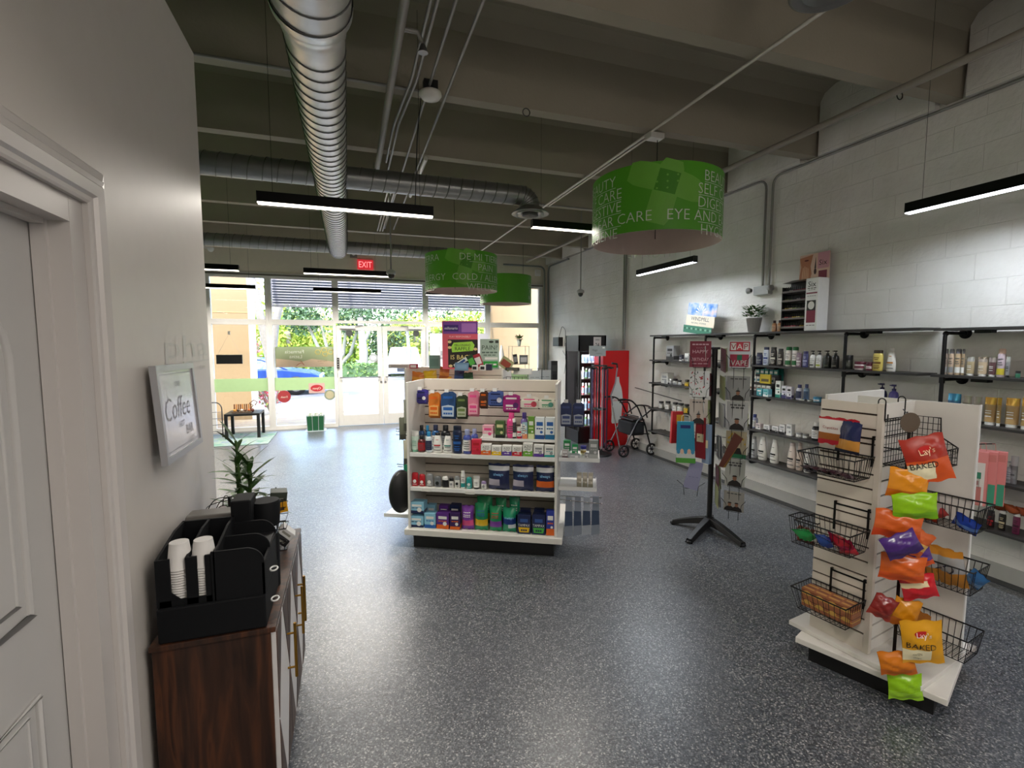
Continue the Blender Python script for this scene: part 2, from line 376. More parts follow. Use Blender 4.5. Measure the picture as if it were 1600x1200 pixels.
# linear lamps
m_led = mat('#fff6e6', .4, emis=5.0, noise=0); m_led2 = mat('#f2f6ff', .4, emis=5.0, noise=0)
def make_lamp(warm):
    t = empty('linear_pendant_lamp'); q = MB()
    q.box(-.595, .595, -.03, .03, 0.008, .078, BLKMET); q.box(-.597, -.593, -.031, .031, 0, .079, BLACK); q.box(.593, .597, -.031, .031, 0, .079, BLACK)
    q.build('housing', t, bevel=.002)
    q = MB(); q.box(-.592, .592, -.027, .027, 0, .012, m_led if warm else m_led2); q.build('diffuser', t)
    for x in (-.5, .5):
        q = MB(); q.tube([(x, 0, .078), (x, 0, 1.53 if abs(x) else 1)], .0015, BLACK, 4); q.build('suspension_wire', t)
    L = bpy.data.lights.new('led', 'AREA'); L.shape = 'RECTANGLE'; L.size = 1.17; L.size_y = .05; L.energy = LAMP_W*(1 if warm else .62)
    L.color = (1, .93, .84) if warm else (.84, .91, 1.0); L.spread = math.radians(165)
    lo = bpy.data.objects.new('led_light', L); COL.objects.link(lo); lo.parent = t; lo.location = (0, 0, -.004)
    return t
lampA = make_lamp(True); lampB = make_lamp(False)
far_led = None
lamps = [  # x, y, rotz, warm, label
 (.035, 3.75, 0, 1, 'black linear pendant lamp under the big silver duct, nearest the camera'),
 (2.305, 4.48, 0, 1, 'black linear pendant lamp partly hidden by the nearest green drum'),
 (-1.93, 7.25, 0, 1, 'black linear pendant lamp at upper left beside the wall edge'),
 (.045, 7.22, 0, 1, 'black linear pendant lamp just below the red exit sign'),
 (-2.12, 9.6, 0, 1, 'lower left black linear lamp in front of the tan outside wall'),
 (.015, 9.6, 0, 1, 'farthest centre black linear lamp in front of the louvres'),
 (2.05, 9.6, 0, 1, 'black linear lamp whose end shows left of the middle green drum'),
 (3.87, 5.37, PI/2, 0, 'short looking black linear lamp along the right wall, the farther one'),
 (3.92, 1.94, PI/2, 0, 'black linear lamp along the right wall, the nearer one'),
 (3.92, -1.2, PI/2, 0, 'added unseen black linear lamp on the right wall line behind the camera'),  # this and the next ones: unseen lamps added to brighten the near end
 (.9, .2, 0, 1, 'added unseen black linear lamp overhead behind the camera'),
 (2.4, -1.9, 0, 1, 'added unseen black linear lamp at the back of the shop'),
 (-2.6, 1.2, PI/2, 1, 'added unseen black linear lamp over the room behind the left partition'),  # hidden room: unseen lamps added to light the green wall
 (-3.6, 4.8, PI/2, 1, 'added unseen black linear lamp beside the green west wall'),
]
for i, (x, y, r, w, lb) in enumerate(lamps):
    src = lampA if w else lampB
    o = src if (i == 0 or i == 7) else copy_tree(src)
    o.location = (x, y, 2.87 if i == 1 else 2.70); o.rotation_euler = (0, 0, r)
    tag(o, lb, 'lamp', 'linear pendant lamps')
    if y > 7:
        for ch in o.children:
            if ch.type == 'LIGHT':
                if far_led is None: far_led = ch.data.copy(); far_led.energy = LAMP_W*2.2
                ch.data = far_led

# green drum signs
m_drum = mat('#54a026', .38, noise=.04); m_drum_l = mat('#74b444', .38); m_drum_in = mat('#c9b6ae', .6); m_silver = mat('#d5dccf', .5)
m_drum_d = mat('#468c20', .38)
def drum(x, y, z0, z1, R, blocks, label, cord, bandaid=True):
    H = z1-z0; t = empty('drum_shade_sign', (x, y, z0), 0, label, 'hanging sign', 'green drum signs')
    va = math.atan2(-y, -x)         # bearing of the shop's entry side as seen from the drum
    q = MB(); n = 72
    q.lathe([(R, 0), (R, H)], m_drum, n, caps=False); shade = q.build('shade', t)
    q = MB(); q.lathe([(R-.006, H), (R-.006, .0)], m_drum_in, n, caps=False); q.lathe([(R-.006, 0), (R, 0)], m_drum_in, n, caps=False); q.lathe([(R, H), (R-.006, H)], m_drum_in, n, caps=False); q.build('lining', t)
    def warp(ang, e):
        def f(p):
            a = va+ang+p[0]/R; r = R+e; return (r*math.cos(a), r*math.sin(a), p[2])
        return f
    for ang, lines, cap, top, step in blocks:
        q = MB(); z = top*H
        for i, ln in enumerate(lines):
            vs, fs, tw, th = text_mesh(ln)
            q.text(ln, 0, z, cap, m_silver, y=0, f=warp(ang, .0025))
            if i < len(lines)-1:
                w = min(tw*cap/max(th, .1), .55)/2; zz = z-step/2; m = 16
                for k in range(m):
                    a0 = -w+2*w*k/m; a1 = -w+2*w*(k+1)/m; f = warp(ang, .002)
                    q.quad([f((a0, 0, zz-.002)), f((a1, 0, zz-.002)), f((a1, 0, zz+.002)), f((a0, 0, zz+.002))], m_silver)
            z -= step
        q.build('lettering', shade)
    if bandaid:
        def patch(ang, cz, w, h, rot, m, e, rr=.3):
            f = warp(ang, e); P = []; k = 10; c, s = math.cos(rot), math.sin(rot)
            for j in range(k+1):
                v = -1+2*j/k; inset = 1-rr*max(0, abs(v)-.75)/.25*1.0
                for i in range(7):
                    u = (-1+2*i/6)*inset; X, Z = u*w/2, v*h/2; P.append(f((X*c-Z*s, 0, cz+X*s+Z*c)))
            q.add(P, [(j*7+i, j*7+i+1, (j+1)*7+i+1, (j+1)*7+i) for j in range(k) for i in range(6)], m)
        for a0 in (.12, .12+2*PI/3, .12-2*PI/3):
            q = MB()
            patch(a0, .55*H, .20, .95*H, -.28, m_drum_l, .0012); patch(a0+.02, .72*H, .20, .62, 1.25, m_drum_l, .0009)
            patch(a0+.03, .70*H, .17, .17, -.28, m_drum_d, .0016, 0)
            for i in range(3):
                for j in range(3):
                    patch(a0+.03+(i-1)*.08/R, .70*H+(j-1)*.05, .014, .014, .8, m_drum_l, .002, 0)
            q.build('plaster_print', shade)
    for (dx, dy, zz) in cord:
        q = MB(); q.tube([(dx, dy, .04), (dx, dy, zz-z0)], .004, BLACK, 5); q.build('hanging_cord', t)
    return t
B1 = ['BEAUTY', 'SELF CARE', 'DIGESTIVE', 'EYE AND EAR CARE', 'HYGIENE']
B2 = ['DE MI TIERRA', 'PAIN', 'COLD / ALLERGY', 'WELLNESS']
B3 = ['COLD', 'FLU', 'RASH', 'SKIN']
drum(2.67, 3.85, 2.66, 3.19, .565, [(a, B1, .082, .82, .106) for a in (1.10, 1.10-2*PI/3, 1.10-4*PI/3)], 'largest and nearest green drum sign, listing beauty and self care', [(0, 0, 3.6)])
drum(1.66, 7.35, 2.55, 3.08, .545, [(a, B2, .092, .82, .14) for a in (.72, .72-2*PI/3, .72-4*PI/3)], 'middle green drum sign listing pain and wellness', [(-.1, 0, 4.24)])
drum(2.95, 9.15, 2.53, 3.06, .50, [(a, B3, .07, .65, .12) for a in (1.30, -1.25)], 'farthest green drum sign, half behind the middle one', [(.36, 0, 4.24)], False)

def wire(name, pts, r, m, label, cat, group=None, n=8):
    q = MB(); q.tube(pts, r, m, n); o = q.build(name); tag(o, label, cat, group); return o
def bend(p, r=.08, n=5):
    """rounds the corners of a polyline"""
    o = [Vector(p[0])]
    for i in range(1, len(p)-1):
        a, b, c = Vector(p[i-1]), Vector(p[i]), Vector(p[i+1]); u = (a-b).normalized(); w = (c-b).normalized()
        for k in range(n+1):
            t = k/n; o.append(b+u*r*(1-t)**2+w*r*t**2)
    o.append(Vector(p[-1])); return o
wire('sprinkler_pipe', [(3.78, -3, 3.56), (3.78, 10.2, 3.56)], .028, mat('#8f887e', .5), 'thick painted sprinkler pipe running along the right side under the beams', 'pipe', n=14)
wire('sprinkler_pipe', [(.33, -3, 3.56), (.33, 5.6, 3.56), (.33, 5.6, 3.7)], .027, mat('#8f8a82', .5), 'thick painted pipe hanging just right of the silver duct', 'pipe', n=14)
o = empty('fire_sprinkler', (.43, 3.0, 3.52), 0, 'sprinkler head on a short arm off the pipe beside the duct', 'sprinkler')
q = MB(); q.tube([(-.09, 0, .04), (.0, 0, .04), (.03, 0, -.02)], .014, CONDUIT, 8); q.build('arm', o); q = MB(); q.lathe([(.02, 0), (.012, .03), (.03, -.02)], ALU, 12, loc=(.03, 0, -.05)); q.build('deflector', o)
CL = 'thin grey electrical conduit under the beams, '
wire('electrical_conduit', [(2.58, -3, 3.615), (2.58, 9.6, 3.615)], .012, mat('#cfcbc2', .4, .3), CL+'passing over the green drums', 'conduit', 'ceiling conduits')
wire('electrical_conduit', [(2.62, 3.9, 3.61), (2.62, 6.2, 3.61)], .010, mat('#cfcbc2', .4, .3), 'short second conduit beside the one over the nearest green drum', 'conduit', 'ceiling conduits')
for i, (x, y1, w) in enumerate(((.47, 4.2, 'first right of the thick pipe'), (.505, 4.2, 'second right of the thick pipe'), (.74, 8.3, 'outermost right of the duct'), (.60, 8.3, 'passing the white smoke detector'))):
    if i < 2: pts = bend([(x, -3, 3.6), (x, 3.6, 3.6), (x-.06, 4.3, 3.58), (x-.06, 6.2 if i else 5.2, 3.58)])
    else: pts = bend([(x, -3, 3.6), (x, 8.2, 3.6)])
    wire('electrical_conduit', pts, .011, CONDUIT, CL+w, 'conduit', 'ceiling conduits')
for i, (x, y0, y1) in enumerate(((.50, 6.2, 8.4), (.54, 6.2, 8.4), (.58, 6.0, 8.4))):
    wire('electrical_conduit', [(x, y0, 3.6), (x, y1, 3.6)], .010, mat('#c8c4bc', .4, .3), 'pale conduit of the trio near the far branch duct, '+('left', 'middle', 'right')[i], 'conduit', 'ceiling conduits')
wire('tray_conduit', [(.78, 5.0, 3.59), (.78, 6.3, 3.59)], .022, mat('#c8c4bc', .4, .3), 'short thick pale conduit ending right of the long lamp', 'conduit', 'ceiling conduits')
for i, (k, x1) in enumerate(((1, .55), (3, 3.6))):
    y = 2.65+1.225*k-.075
    wire('cross_conduit', [(-4.9, y, 3.63), (x1, y, 3.63)], .011, CONDUIT, ('near' if not i else 'far')+' cross conduit fixed along a beam edge', 'conduit', 'cross conduits')
wire('wall_conduit', bend([(4.52, -3, 3.60), (4.52, 4.33, 3.60), (4.52, 4.33, 2.40)], .12), .013, CONDUIT, 'long wall conduit dropping to the grey box, right one', 'conduit', 'wall conduits')
wire('wall_conduit', bend([(4.52, 9.7, 3.60), (4.52, 4.42, 3.60), (4.52, 4.42, 2.40)], .12), .013, CONDUIT, 'wall conduit coming from the storefront to the grey box, left one', 'conduit', 'wall conduits')
for i in (0, 1): wire('wall_conduit', [(4.52, 7.33+.06*i, 3.55), (4.52, 7.33+.06*i, 1.66)], .014, CONDUIT, 'upright conduit of the pair above the red cooler, '+('right', 'left')[i], 'conduit', 'wall conduits')
wire('corner_conduit', bend([(3.4, 10.73, 3.56), (4.42, 10.73, 3.56), (4.42, 10.73, .1)], .15), .022, mat('#7d8280', .45, .3), 'upright conduit in the storefront corner, left one', 'conduit', 'corner conduits')
wire('corner_conduit', bend([(4.51, 9.6, 3.56), (4.51, 10.72, 3.56), (4.51, 10.72, .1)], .15), .020, mat('#7d8280', .45, .3), 'upright conduit in the storefront corner, right one', 'conduit', 'corner conduits')
wire('wall_cable', bend([(4.53, 7.0, 1.02), (4.53, 5.8, .93)], .1), .006, BLACK, 'thin dark cable on the block wall between cooler and shelves', 'cable')
# junction boxes, sensors, cameras
o = empty('junction_box', (2.64, 3.85, 3.585), 0, 'small white junction box above the nearest green drum', 'junction box')
q = MB(); q.box(-.07, .07, -.05, .05, -.015, .03, mat('#c8c6c0', .4)); q.build('box', o, bevel=.003); q = MB(); q.box(-.06, .06, -.04, .04, -.018, -.015, WPLAST); q.build('cover', o)
o = empty('emergency_light', (4.5, 4.40, 2.35), 0, 'grey twin head emergency light box on the wall under the conduits', 'emergency light')
q = MB(); q.box(-.02, .045, -.10, .11, -.04, .06, mat('#a8aaa8', .4)); q.build('box', o, bevel=.004)
for s in (-1, 1):
    q = MB(); q.lathe([(.02, 0), (.035, .03), (.036, .05), (.001, .052)], mat('#8c8c8a', .35), 16, mx=Matrix.Translation((-.03, .12*s+.01, .02)) @ Matrix.Rotation(-PI/2*s, 4, 'X'), caps=False); q.build('lamp_head', o)
o = empty('smoke_detector', (.61, 3.66, 3.50), 0, 'round white detector hanging under the beam right of the duct', 'detector')
q = MB(); q.lathe([(.04, .08), (.078, .06), (.08, .04), (.065, .02), (.03, .012), (.001, .010)], mat('#d2cfc8', .4), 24, caps=False); q.build('dome', o); q = MB(); q.box(-.05, .05, -.03, .03, .06, .14, BLACK); q.build('bracket', o)
wire('black_cable', bend([(.55, 3.7, 3.55), (.52, 3.72, 3.3), (.50, 3.75, 2.78)], .1), .004, BLACK, 'thin black cable dropping from the detector to the long lamp', 'cable')
for (x, y, z, lb) in ((3.45, 6.9, 2.52, 'small dome camera on a pole before the right wall'), (.52, 6.2, 2.58, 'dome camera on a pole in front of the far lamp')):
    o = empty('dome_camera', (x, y, z), 0, lb, 'camera', 'pole cameras')
    q = MB(); q.tube([(0, 0, .06), (0, 0, 4.24-z)], .009, CONDUIT, 8); q.build('pole', o)
    q = MB(); q.lathe([(.02, .08), (.055, .06), (.058, .03), (.05, .02)], mat('#a8a8a6', .4), 20); q.build('housing', o)
    q = MB(); q.lathe([(.04, .02), (.038, -.01), (.02, -.032), (.001, -.036)], mat('#2a2a2a', .15), 20, caps=False); q.build('lens_dome', o)
o = empty('exit_sign', (.38, YS-.03, 3.41), 0, 'red lit exit sign above the storefront doors', 'exit sign')
q = MB(); q.box(-.16, .16, -.04, .005, -.10, .10, mat('#d03038', .4, emis=.5)); q.build('box', o, bevel=.004)
q = MB(); q.text('EXIT', 0, 0, .12, mat('#ff8080', .4, emis=1.2), y=-.0415, maxw=.26); q.build('lettering', o)
o = empty('alarm_box', (4.28, YS-.02, 3.42), 0, 'small white square alarm box above the right window', 'alarm')
q = MB(); q.box(-.07, .07, -.05, 0, -.07, .07, WPLAST); q.build('box', o, bevel=.006); q = MB(); q.box(-.05, .05, -.053, -.05, -.02, .05, PAPER); q.build('face', o)
o = empty('twin_spotlight', (-2.5, YS-.15, 3.62), 0, 'small white twin spotlight in the upper left corner by the duct', 'spotlight')
q = MB(); q.box(-.06, .06, .05, .15, -.05, .05, WPLAST); q.build('base', o)
for s in (-1, 1):
    q = MB(); q.lathe([(.02, 0), (.05, .06), (.055, .10), (.001, .095)], WPLAST, 16, mx=Matrix.Translation((.09*s, 0, -.06-.08*(s < 0))) @ Matrix.Rotation(PI*.6, 4, 'X'), caps=False); q.build('lamp_head', o)
o = empty('ceiling_speaker_box', (.15, YS-.1, 3.60), 0, 'small grey box fixed over the storefront right of the duct end', 'junction box')
q = MB(); q.box(-.07, .07, -.02, .08, -.06, .06, mat('#8a8880', .5)); q.build('box', o, bevel=.004); q = MB(); q.lathe([(.03, 0), (.03, .02)], WPLAST, 12, mx=Matrix.Rotation(PI/2, 4, 'X') @ Matrix.Translation((0, 0, .02))); q.build('sensor', o)
q = MB(); q.tube([(3.95+.03*math.cos(t), 2.66, 3.60+.03*math.sin(t)) for t in [2*PI*i/20 for i in range(20)]], .004, BLACK, 5, closed=True); tag(q.build('eye_bolt'), 'dark ring bolt under the beam near the nearer right wall lamp', 'ring bolt')
q = MB(); q.tube([(1.4+.03*math.cos(t), 3.8, 3.60+.03*math.sin(t)) for t in [2*PI*i/20 for i in range(20)]], .004, BLACK, 5, closed=True); tag(q.build('eye_bolt'), 'dark ring bolt under the second beam left of the drum', 'ring bolt')

# unseen globes added behind the camera as fill for ceiling and upper walls
for i, (x, y) in enumerate(((.2, -1.65), (1.6, -1.7), (3.0, -1.65), (1.6, -.45))):
    t = empty('fill_globe', (x, y, 2.75), 0, 'added unseen fill globe behind the camera, %s' % ('left', 'middle', 'right', 'nearest')[i], 'lamp', 'added fill globes')
    q = MB(); q.sphere((0, 0, 0), .16, mat('#fff4ea', .4, emis=GLOBE_E, noise=0), 20, 12); q.build('globe', t); q = MB(); q.tube([(0, 0, .16), (0, 0, 1.48)], .006, BLACK, 6); q.build('stem', t)
# unseen green strip added behind the partition to tint the ceiling
t = empty('added_green_strip', (-4.85, 4.6, 2.75), 0, 'added unseen green light strip along the hidden west wall', 'lamp')
q = MB(); q.box(-.04, .04, -2.2, 2.2, -.03, 0, BLKMET); q.build('channel', t); q = MB(); q.box(-.03, .03, -2.2, 2.2, 0, .01, mat('#60ff40', .4, emis=2.0, noise=0)); q.build('diffuser', t)
L = bpy.data.lights.new('green', 'AREA'); L.shape = 'RECTANGLE'; L.size = .06; L.size_y = 4.3; L.energy = 13; L.color = (.35, 1, .12); lo = bpy.data.objects.new('added_green_light', L); COL.objects.link(lo); lo.parent = t; lo.location = (0, 0, .02); lo.rotation_euler = (0, PI*.72, 0)
# ================================================================== product builders
# local frame of every product: x right, y away from the shopper, z up, origin = front centre of the base
_R = random.Random(3)
def lab(o, text, cat, group=None): return tag(o, text, cat, group)
def scrib(q, x0, x1, z, h, y, m, n=3):
    w = (x1-x0)/n
    for i in range(n): q.front(x0+w*i+w*.08, x0+w*(i+1)-w*.12, z, z+h, y, m)
def p_box(w, h, c1, c2, c3, txt, d=None):
    d = d or max(.035, min(w*.75, .11)); q = MB(); m1, m2, m3 = mat(c1, .4), mat(c2, .4), mat(c3, .4)
    q.box(-w/2, w/2, 0, d, 0, h, m1); e = -.0006; W = w*.499
    if txt == 'TAMPAX':
        q.prism([(-w*.36, h*.08), (w*.36, h*.08), (w*.44, h*.34), (-w*.44, h*.34)], -.0008, 0, m2)
        q.text('TAMPAX', 0, h*.46, h*.13, m3, y=-.0014, maxw=w*.9); q.front(-w*.3, w*.3, h*.62, h*.80, e, mat('#3a5a9c', .4)); scrib(q, -w*.25, w*.25, h*.15, h*.09, -.0016, m1, 3)
    elif txt == 'AZO':
        q.prism([(-W, 0), (W, 0), (W, h*.45), (w*.1, h*.33), (-w*.1, h*.45), (-W, h*.36)], -.0008, 0, m2)
        q.text('AZO', 0, h*.74, h*.22, mat('#4a4a4a', .5), y=e, maxw=w*.8); scrib(q, -w*.3, w*.3, h*.18, h*.07, -.0014, m1, 2); scrib(q, -w*.3, w*.3, h*.52, h*.04, e, m3, 3)
    else:
        t = _R.random()
        q.front(-W, W, 0, h*(.18+.14*t), e, m2); q.front(-w*.34, w*.34, h*.62, h*.80, e, m3)
        scrib(q, -w*.36, w*.36, h*.46, h*.06, e, m2, 3); q.prism([(w*.16*math.cos(a)+w*.18, h*.33+w*.16*math.sin(a)) for a in [2*PI*i/12 for i in range(12)]], -.0012, 0, m3)
        q.quad([(w/2+.0006, .004, h*.05), (w/2+.0006, d-.004, h*.05), (w/2+.0006, d-.004, h*.3), (w/2+.0006, .004, h*.3)], m2)
    return 'carton', 'carton', q.build('carton')
def parted(name, parts):
    r = empty(name); body = None
    for nm, q in parts:
        o = q.build(nm, r if nm != 'print' else body)
        if body is None: body = o
    return r
def curve_label(q, w, d, z0, z1, m, e=.0008, sp=1.0, n=12, k=None):
    """band wrapped on the front half of an elliptical body"""
    P = []
    for j in (0, 1):
        for i in range(n+1):
            a = -PI/2+(-sp+2*sp*i/n); P.append(((w/2+e)*math.cos(a), d/2+(d/2+e)*math.sin(a), (z0, z1)[j]))
    q.add(P, [(i, i+1, n+2+i, n+1+i) for i in range(n)], m, True)
def p_bottle(w, h, c1, c2, c3, txt, kind='bottle'):
    flat = kind == 'flat'; d = w*(.55 if flat else .95); sy = d/w; r = w/2
    m1 = mat(c1, .3); m2 = mat(c2, .35); m3 = mat(c3, .45); dark = mat('#55565a', .5)
    a, b, c = MB(), MB(), MB(); L = (0, d/2, 0)
    if kind in ('bottle', 'pill'):
        sh = .74 if kind == 'bottle' else .72
        a.lathe([(r*.86, 0), (r, h*.03), (r, h*sh*.86), (r*.82, h*sh), (r*.5, h*(sh+.03)), (r*.5, h*.82)], m1, 20, 1, sy, L)
        rc = r*(.58 if kind == 'bottle' else .86); b.lathe([(rc, h*.78), (rc, h*.985), (rc*.9, h)], m2, 18, 1, sy, L)
        curve_label(c, w, d, h*.12, h*.58, m3, sp=1.2)
        for z, f in ((.46, .5), (.38, .8), (.3, .6), (.2, .7)): curve_label(c, w, d, h*z, h*(z+.03), dark, .0014, f)
    elif kind == 'flat':
        a.lathe([(r*.92, 0), (r, h*.03), (r, h*.74), (r*.9, h*.84), (r*.7, h*.88)], m1, 22, 1, sy, L)
        b.lathe([(r*.86, h*.84), (r*.88, h*.97), (r*.8, h)], m2, 20, 1, sy, L)
        curve_label(c, w, d, h*.34, h*.44, m3, sp=.9); 
        for z, f in ((.62, .5), (.54, .35), (.24, .6), (.16, .7), (.10, .5)): curve_label(c, w, d, h*z, h*(z+.035), m3, .001, f)
    elif kind == 'taper':
        a.lathe([(r*.9, 0), (r, h*.05), (r, h*.35), (r*.72, h*.72), (r*.55, h*.86), (r*.5, h*.88)], m1, 20, 1, sy*.8, L)
        b.lathe([(r*.52, h*.875), (r*.56, h*.9), (r*.5, h*.985), (r*.4, h)], m2, 18, 1, sy*.8, L)
        dd = d*.8; y0 = d/2-dd/2
        for z, f, mm in ((.60, .4, m3), (.34, .75, m3), (.27, .6, dark), (.12, .85, dark)):
            k = 1 if z < .36 else .74; P = []
            for j in (0, 1):
                for i in range(9):
                    t = -PI/2+(-f+2*f*i/8); P.append(((r*k+.001)*math.cos(t), d/2+(dd/2*k+.001)*math.sin(t), h*(z+(.07 if mm is m3 else .03)*j)))
            c.add(P, [(i, i+1, 10+i, 9+i) for i in range(8)], mm, True)
    elif kind == 'pump':
        a.lathe([(r*.9, 0), (r, h*.04), (r, h*.58), (r*.84, h*.70), (r*.36, h*.76), (r*.34, h*.79)], m1, 20, 1, sy, L)
        b.lathe([(r*.42, h*.77), (r*.42, h*.84), (r*.14, h*.85), (r*.12, h*.95)], m2, 14, 1, 1, L)
        b.box(-r*.5, r*.35, d/2-r*.2, d/2+r*.2, h*.93, h, m2); b.box(-r*1.0, -r*.4, d/2-r*.09, d/2+r*.09, h*.94, h*.98, m2)
        curve_label(c, w, d, h*.10, h*.20, m3, sp=.8)
        for z, f in ((.5, .6), (.40, 1.0), (.30, .5)): curve_label(c, w, d, h*z, h*(z+.02), dark, .0012, f)
    elif kind == 'spray':
        a.lathe([(r*.96, 0), (r, h*.02), (r, h*.78), (r*.8, h*.83)], m1, 20, 1, sy, L)
        b.lathe([(r*.86, h*.82), (r*.88, h*.96), (r*.7, h)], m2, 18, 1, sy, L)
        curve_label(c, w, d, h*.08, h*.30, m3, sp=1.3)
        for z, f in ((.62, .8), (.5, .5), (.42, .7)): curve_label(c, w, d, h*z, h*(z+.03), dark, .0014, f)
    elif kind == 'stick':
        a.lathe([(r*.9, 0), (r, h*.05), (r, h*.66)], m1, 20, 1, sy*.6, L)
        b.lathe([(r*.98, h*.66), (r*.96, h*.88), (r*.7, h*.98), (r*.3, h)], m2, 18, 1, sy*.6, L)
        c.prism([(r*.5*math.cos(t), h*.36+r*.5*math.sin(t)) for t in [2*PI*i/14 for i in range(14)]], d*.2-.003, d*.2-.0005, m3)
        c.front(-r*.6, r*.6, h*.12, h*.16, d*.2-.0015, m3)
    elif kind == 'tube':
        k = 14; P = []; secs = [(0, .78, .78), (.10, .80, .80), (.11, .92, .80), (.5, .98, .55), (.8, 1.0, .25), (.96, 1.0, .05), (1, 1.0, .04)]
        cap = secs[:2]; bod = secs[2:]
        for mb, ss, mm in ((b, cap, mat(c3, .35)), (a, bod, m1)):
            P = []
            for (z, fx, fy) in ss:
                for i in range(k): t = 2*PI*i/k; P.append((r*fx*math.cos(t), d/2+d/2*fy*math.sin(t), h*z))
            mb.add(P, [(j*k+i, j*k+(i+1) % k, (j+1)*k+(i+1) % k, (j+1)*k+i) for j in range(len(ss)-1) for i in range(k)], mm, True)
            mb.add(P[-k:], [tuple(range(k))], mm); mb.add(P[:k], [tuple(range(k))[::-1]], mm)
        P = []
        for (z, fx, fy) in ((.74, 1.0, .31), (.9, 1.0, .14), (1.0, 1.0, .06)):
            for i in range(9): t = -PI/2-1.2+2.4*i/8; P.append(((r*fx)*math.cos(t), d/2+(d/2*fy+.0012)*math.sin(t), h*z))
        c.add(P, [(j*9+i, j*9+i+1, (j+1)*9+i+1, (j+1)*9+i) for j in range(2) for i in range(8)], mat(c2, .25, .5), True)
        for z in (.3, .42, .5): c.front(-r*.5, r*.5, h*z, h*(z+.03), d*.12, m3)
    elif kind == 'jar':
        a.lathe([(r*.95, 0), (r, h*.05), (r, h*.62), (r*.95, h*.66)], m1, 22, 1, 1, (0, r, 0)); b.lathe([(r*1.0, h*.66), (r*1.02, h*.72), (r*1.02, h*.97), (r*.98, h)], m2, 22, 1, 1, (0, r, 0))
        curve_label(c, w, w, h*.2, h*.5, m3, sp=1.1); curve_label(c, w, w, h*.3, h*.36, dark, .0014, .6)
    nm = {'pill': 'pill_bottle', 'spray': 'spray_can', 'stick': 'deodorant_stick', 'tube': 'cream_tube', 'jar': 'cream_jar', 'pump': 'pump_bottle', 'flat': 'shampoo_bottle', 'taper': 'lotion_bottle'}.get(kind, 'bottle')
    cat = {'spray': 'spray can', 'stick': 'deodorant', 'tube': 'tube', 'jar': 'jar'}.get(kind, 'bottle')
    body = 'tube' if kind == 'tube' else ('can' if kind == 'spray' else ('jar' if kind == 'jar' else 'body'))
    return nm, cat, parted(nm, [(body, a), ('lid' if kind == 'jar' else 'cap', b), ('print', c)])
def pillow(w, h, d, m_of, nx=9, nz=12, seed=0, crimp=.07, wr=.12, sides=True):
    """soft bag: grid front and back that meet in crimped top and bottom seams"""
    R = random.Random(seed); ph = [R.uniform(0, 6.28) for _ in range(6)]
    def bulge(x, z):
        u = 2*x/w; v = z/h
        if v < crimp or v > 1-crimp: return .0012
        vv = (v-crimp)/(1-2*crimp); e = max(0, (1-abs(u)**2.6))*max(0, math.sin(PI*vv))**.55
        k = 1+wr*math.sin(9*u+ph[0]+3*v)*math.sin(7*v*PI+ph[1])+wr*.7*math.sin(17*v+ph[2]+5*u)
        return .0012+d/2*e*k
    q = MB(); P = []; F = []; 
    for s in (-1, 1):
        for j in range(nz+1):
            for i in range(nx+1):
                x = (-.5+i/nx)*w; z = j/nz*h; nar = 1-.05*math.sin(PI*j/nz); zz = z+.004*math.sin(14*x/w+ph[3])*(1 if j in (0, nz) else 0)
                P.append((x*nar, s*bulge(x, z), zz))
    off = (nx+1)*(nz+1)
    for j in range(nz):
        for i in range(nx):
            a = j*(nx+1)+i; b_ = a+1; c = b_+nx+1; d_ = a+nx+1
            q.add([P[k] for k in (a, b_, c, d_)], [(0, 1, 2, 3)], m_of(i/nx, (j+.5)/nz), True)
            q.add([P[k+off] for k in (b_, a, d_, c)], [(0, 1, 2, 3)], m_of(.5, (j+.5)/nz), True)
    # weld so that smooth shading works
    key = {}; nv = []; mp = []
    for v in q.v:
        k = (round(v[0], 5), round(v[1], 5), round(v[2], 5))
        if k not in key: key[k] = len(nv); nv.append(v)
        mp.append(key[k])
    q.v = nv; q.f = [tuple(mp[i] for i in f) for f in q.f]
    return q, bulge
def p_pouch(w, h, c1, c2, c3, txt, d=None):
    d = d or min(.075, w*.7); m1, m2, m3 = mat(c1, .28), mat(c2, .3), mat(c3, .3)
    def mo(u, v): return m2 if (.16 < v < .42 and txt != 'always') else (m1 if v < .8 or txt == 'always' else m1)
    if txt == 'always':
        n2 = m2
        def mo(u, v): return mat('#d8d8de', .3) if .78 < v < .9 and c2 != '#d86' else (m1 if v > .42 or v < .14 else m2 if c2 == '#d8641e' else (mat('#b8b0c0', .3) if u < .55 else m1))
        if c1 != '#1d2750' and c1 != '#17204a': 
            def mo(u, v): return mat('#1d3a80', .3) if .35 < v < .62 else (mat('#d0dce0', .3) if (.18 < v < .32 and u > .4) else m1)
    q, bf = pillow(w, h, d, mo, seed=_R.randint(0, 999), crimp=.05, wr=.05); 
    if txt: q.text(txt, 0, h*.6, h*.11, mat('#8cc4f0', .4), f=lambda p: (p[0], -bf(p[0], p[2])-.002, p[2]), maxw=w*.8)
    else:
        for z in (.55, .62, .72):
            f = lambda p: (p[0], -bf(p[0], p[2])-.0015, p[2])
            for k in range(4): x0 = -w*.3+k*w*.15; q.quad([f((x0, 0, h*z)), f((x0+w*.11, 0, h*z)), f((x0+w*.11, 0, h*z+h*.035)), f((x0, 0, h*z+h*.035))], m3)
    for i, v in enumerate(q.v): q.v[i] = (v[0], v[1]+d/2, v[2])
    return 'pad_pack', 'pad pack', q.build('pad_pack')
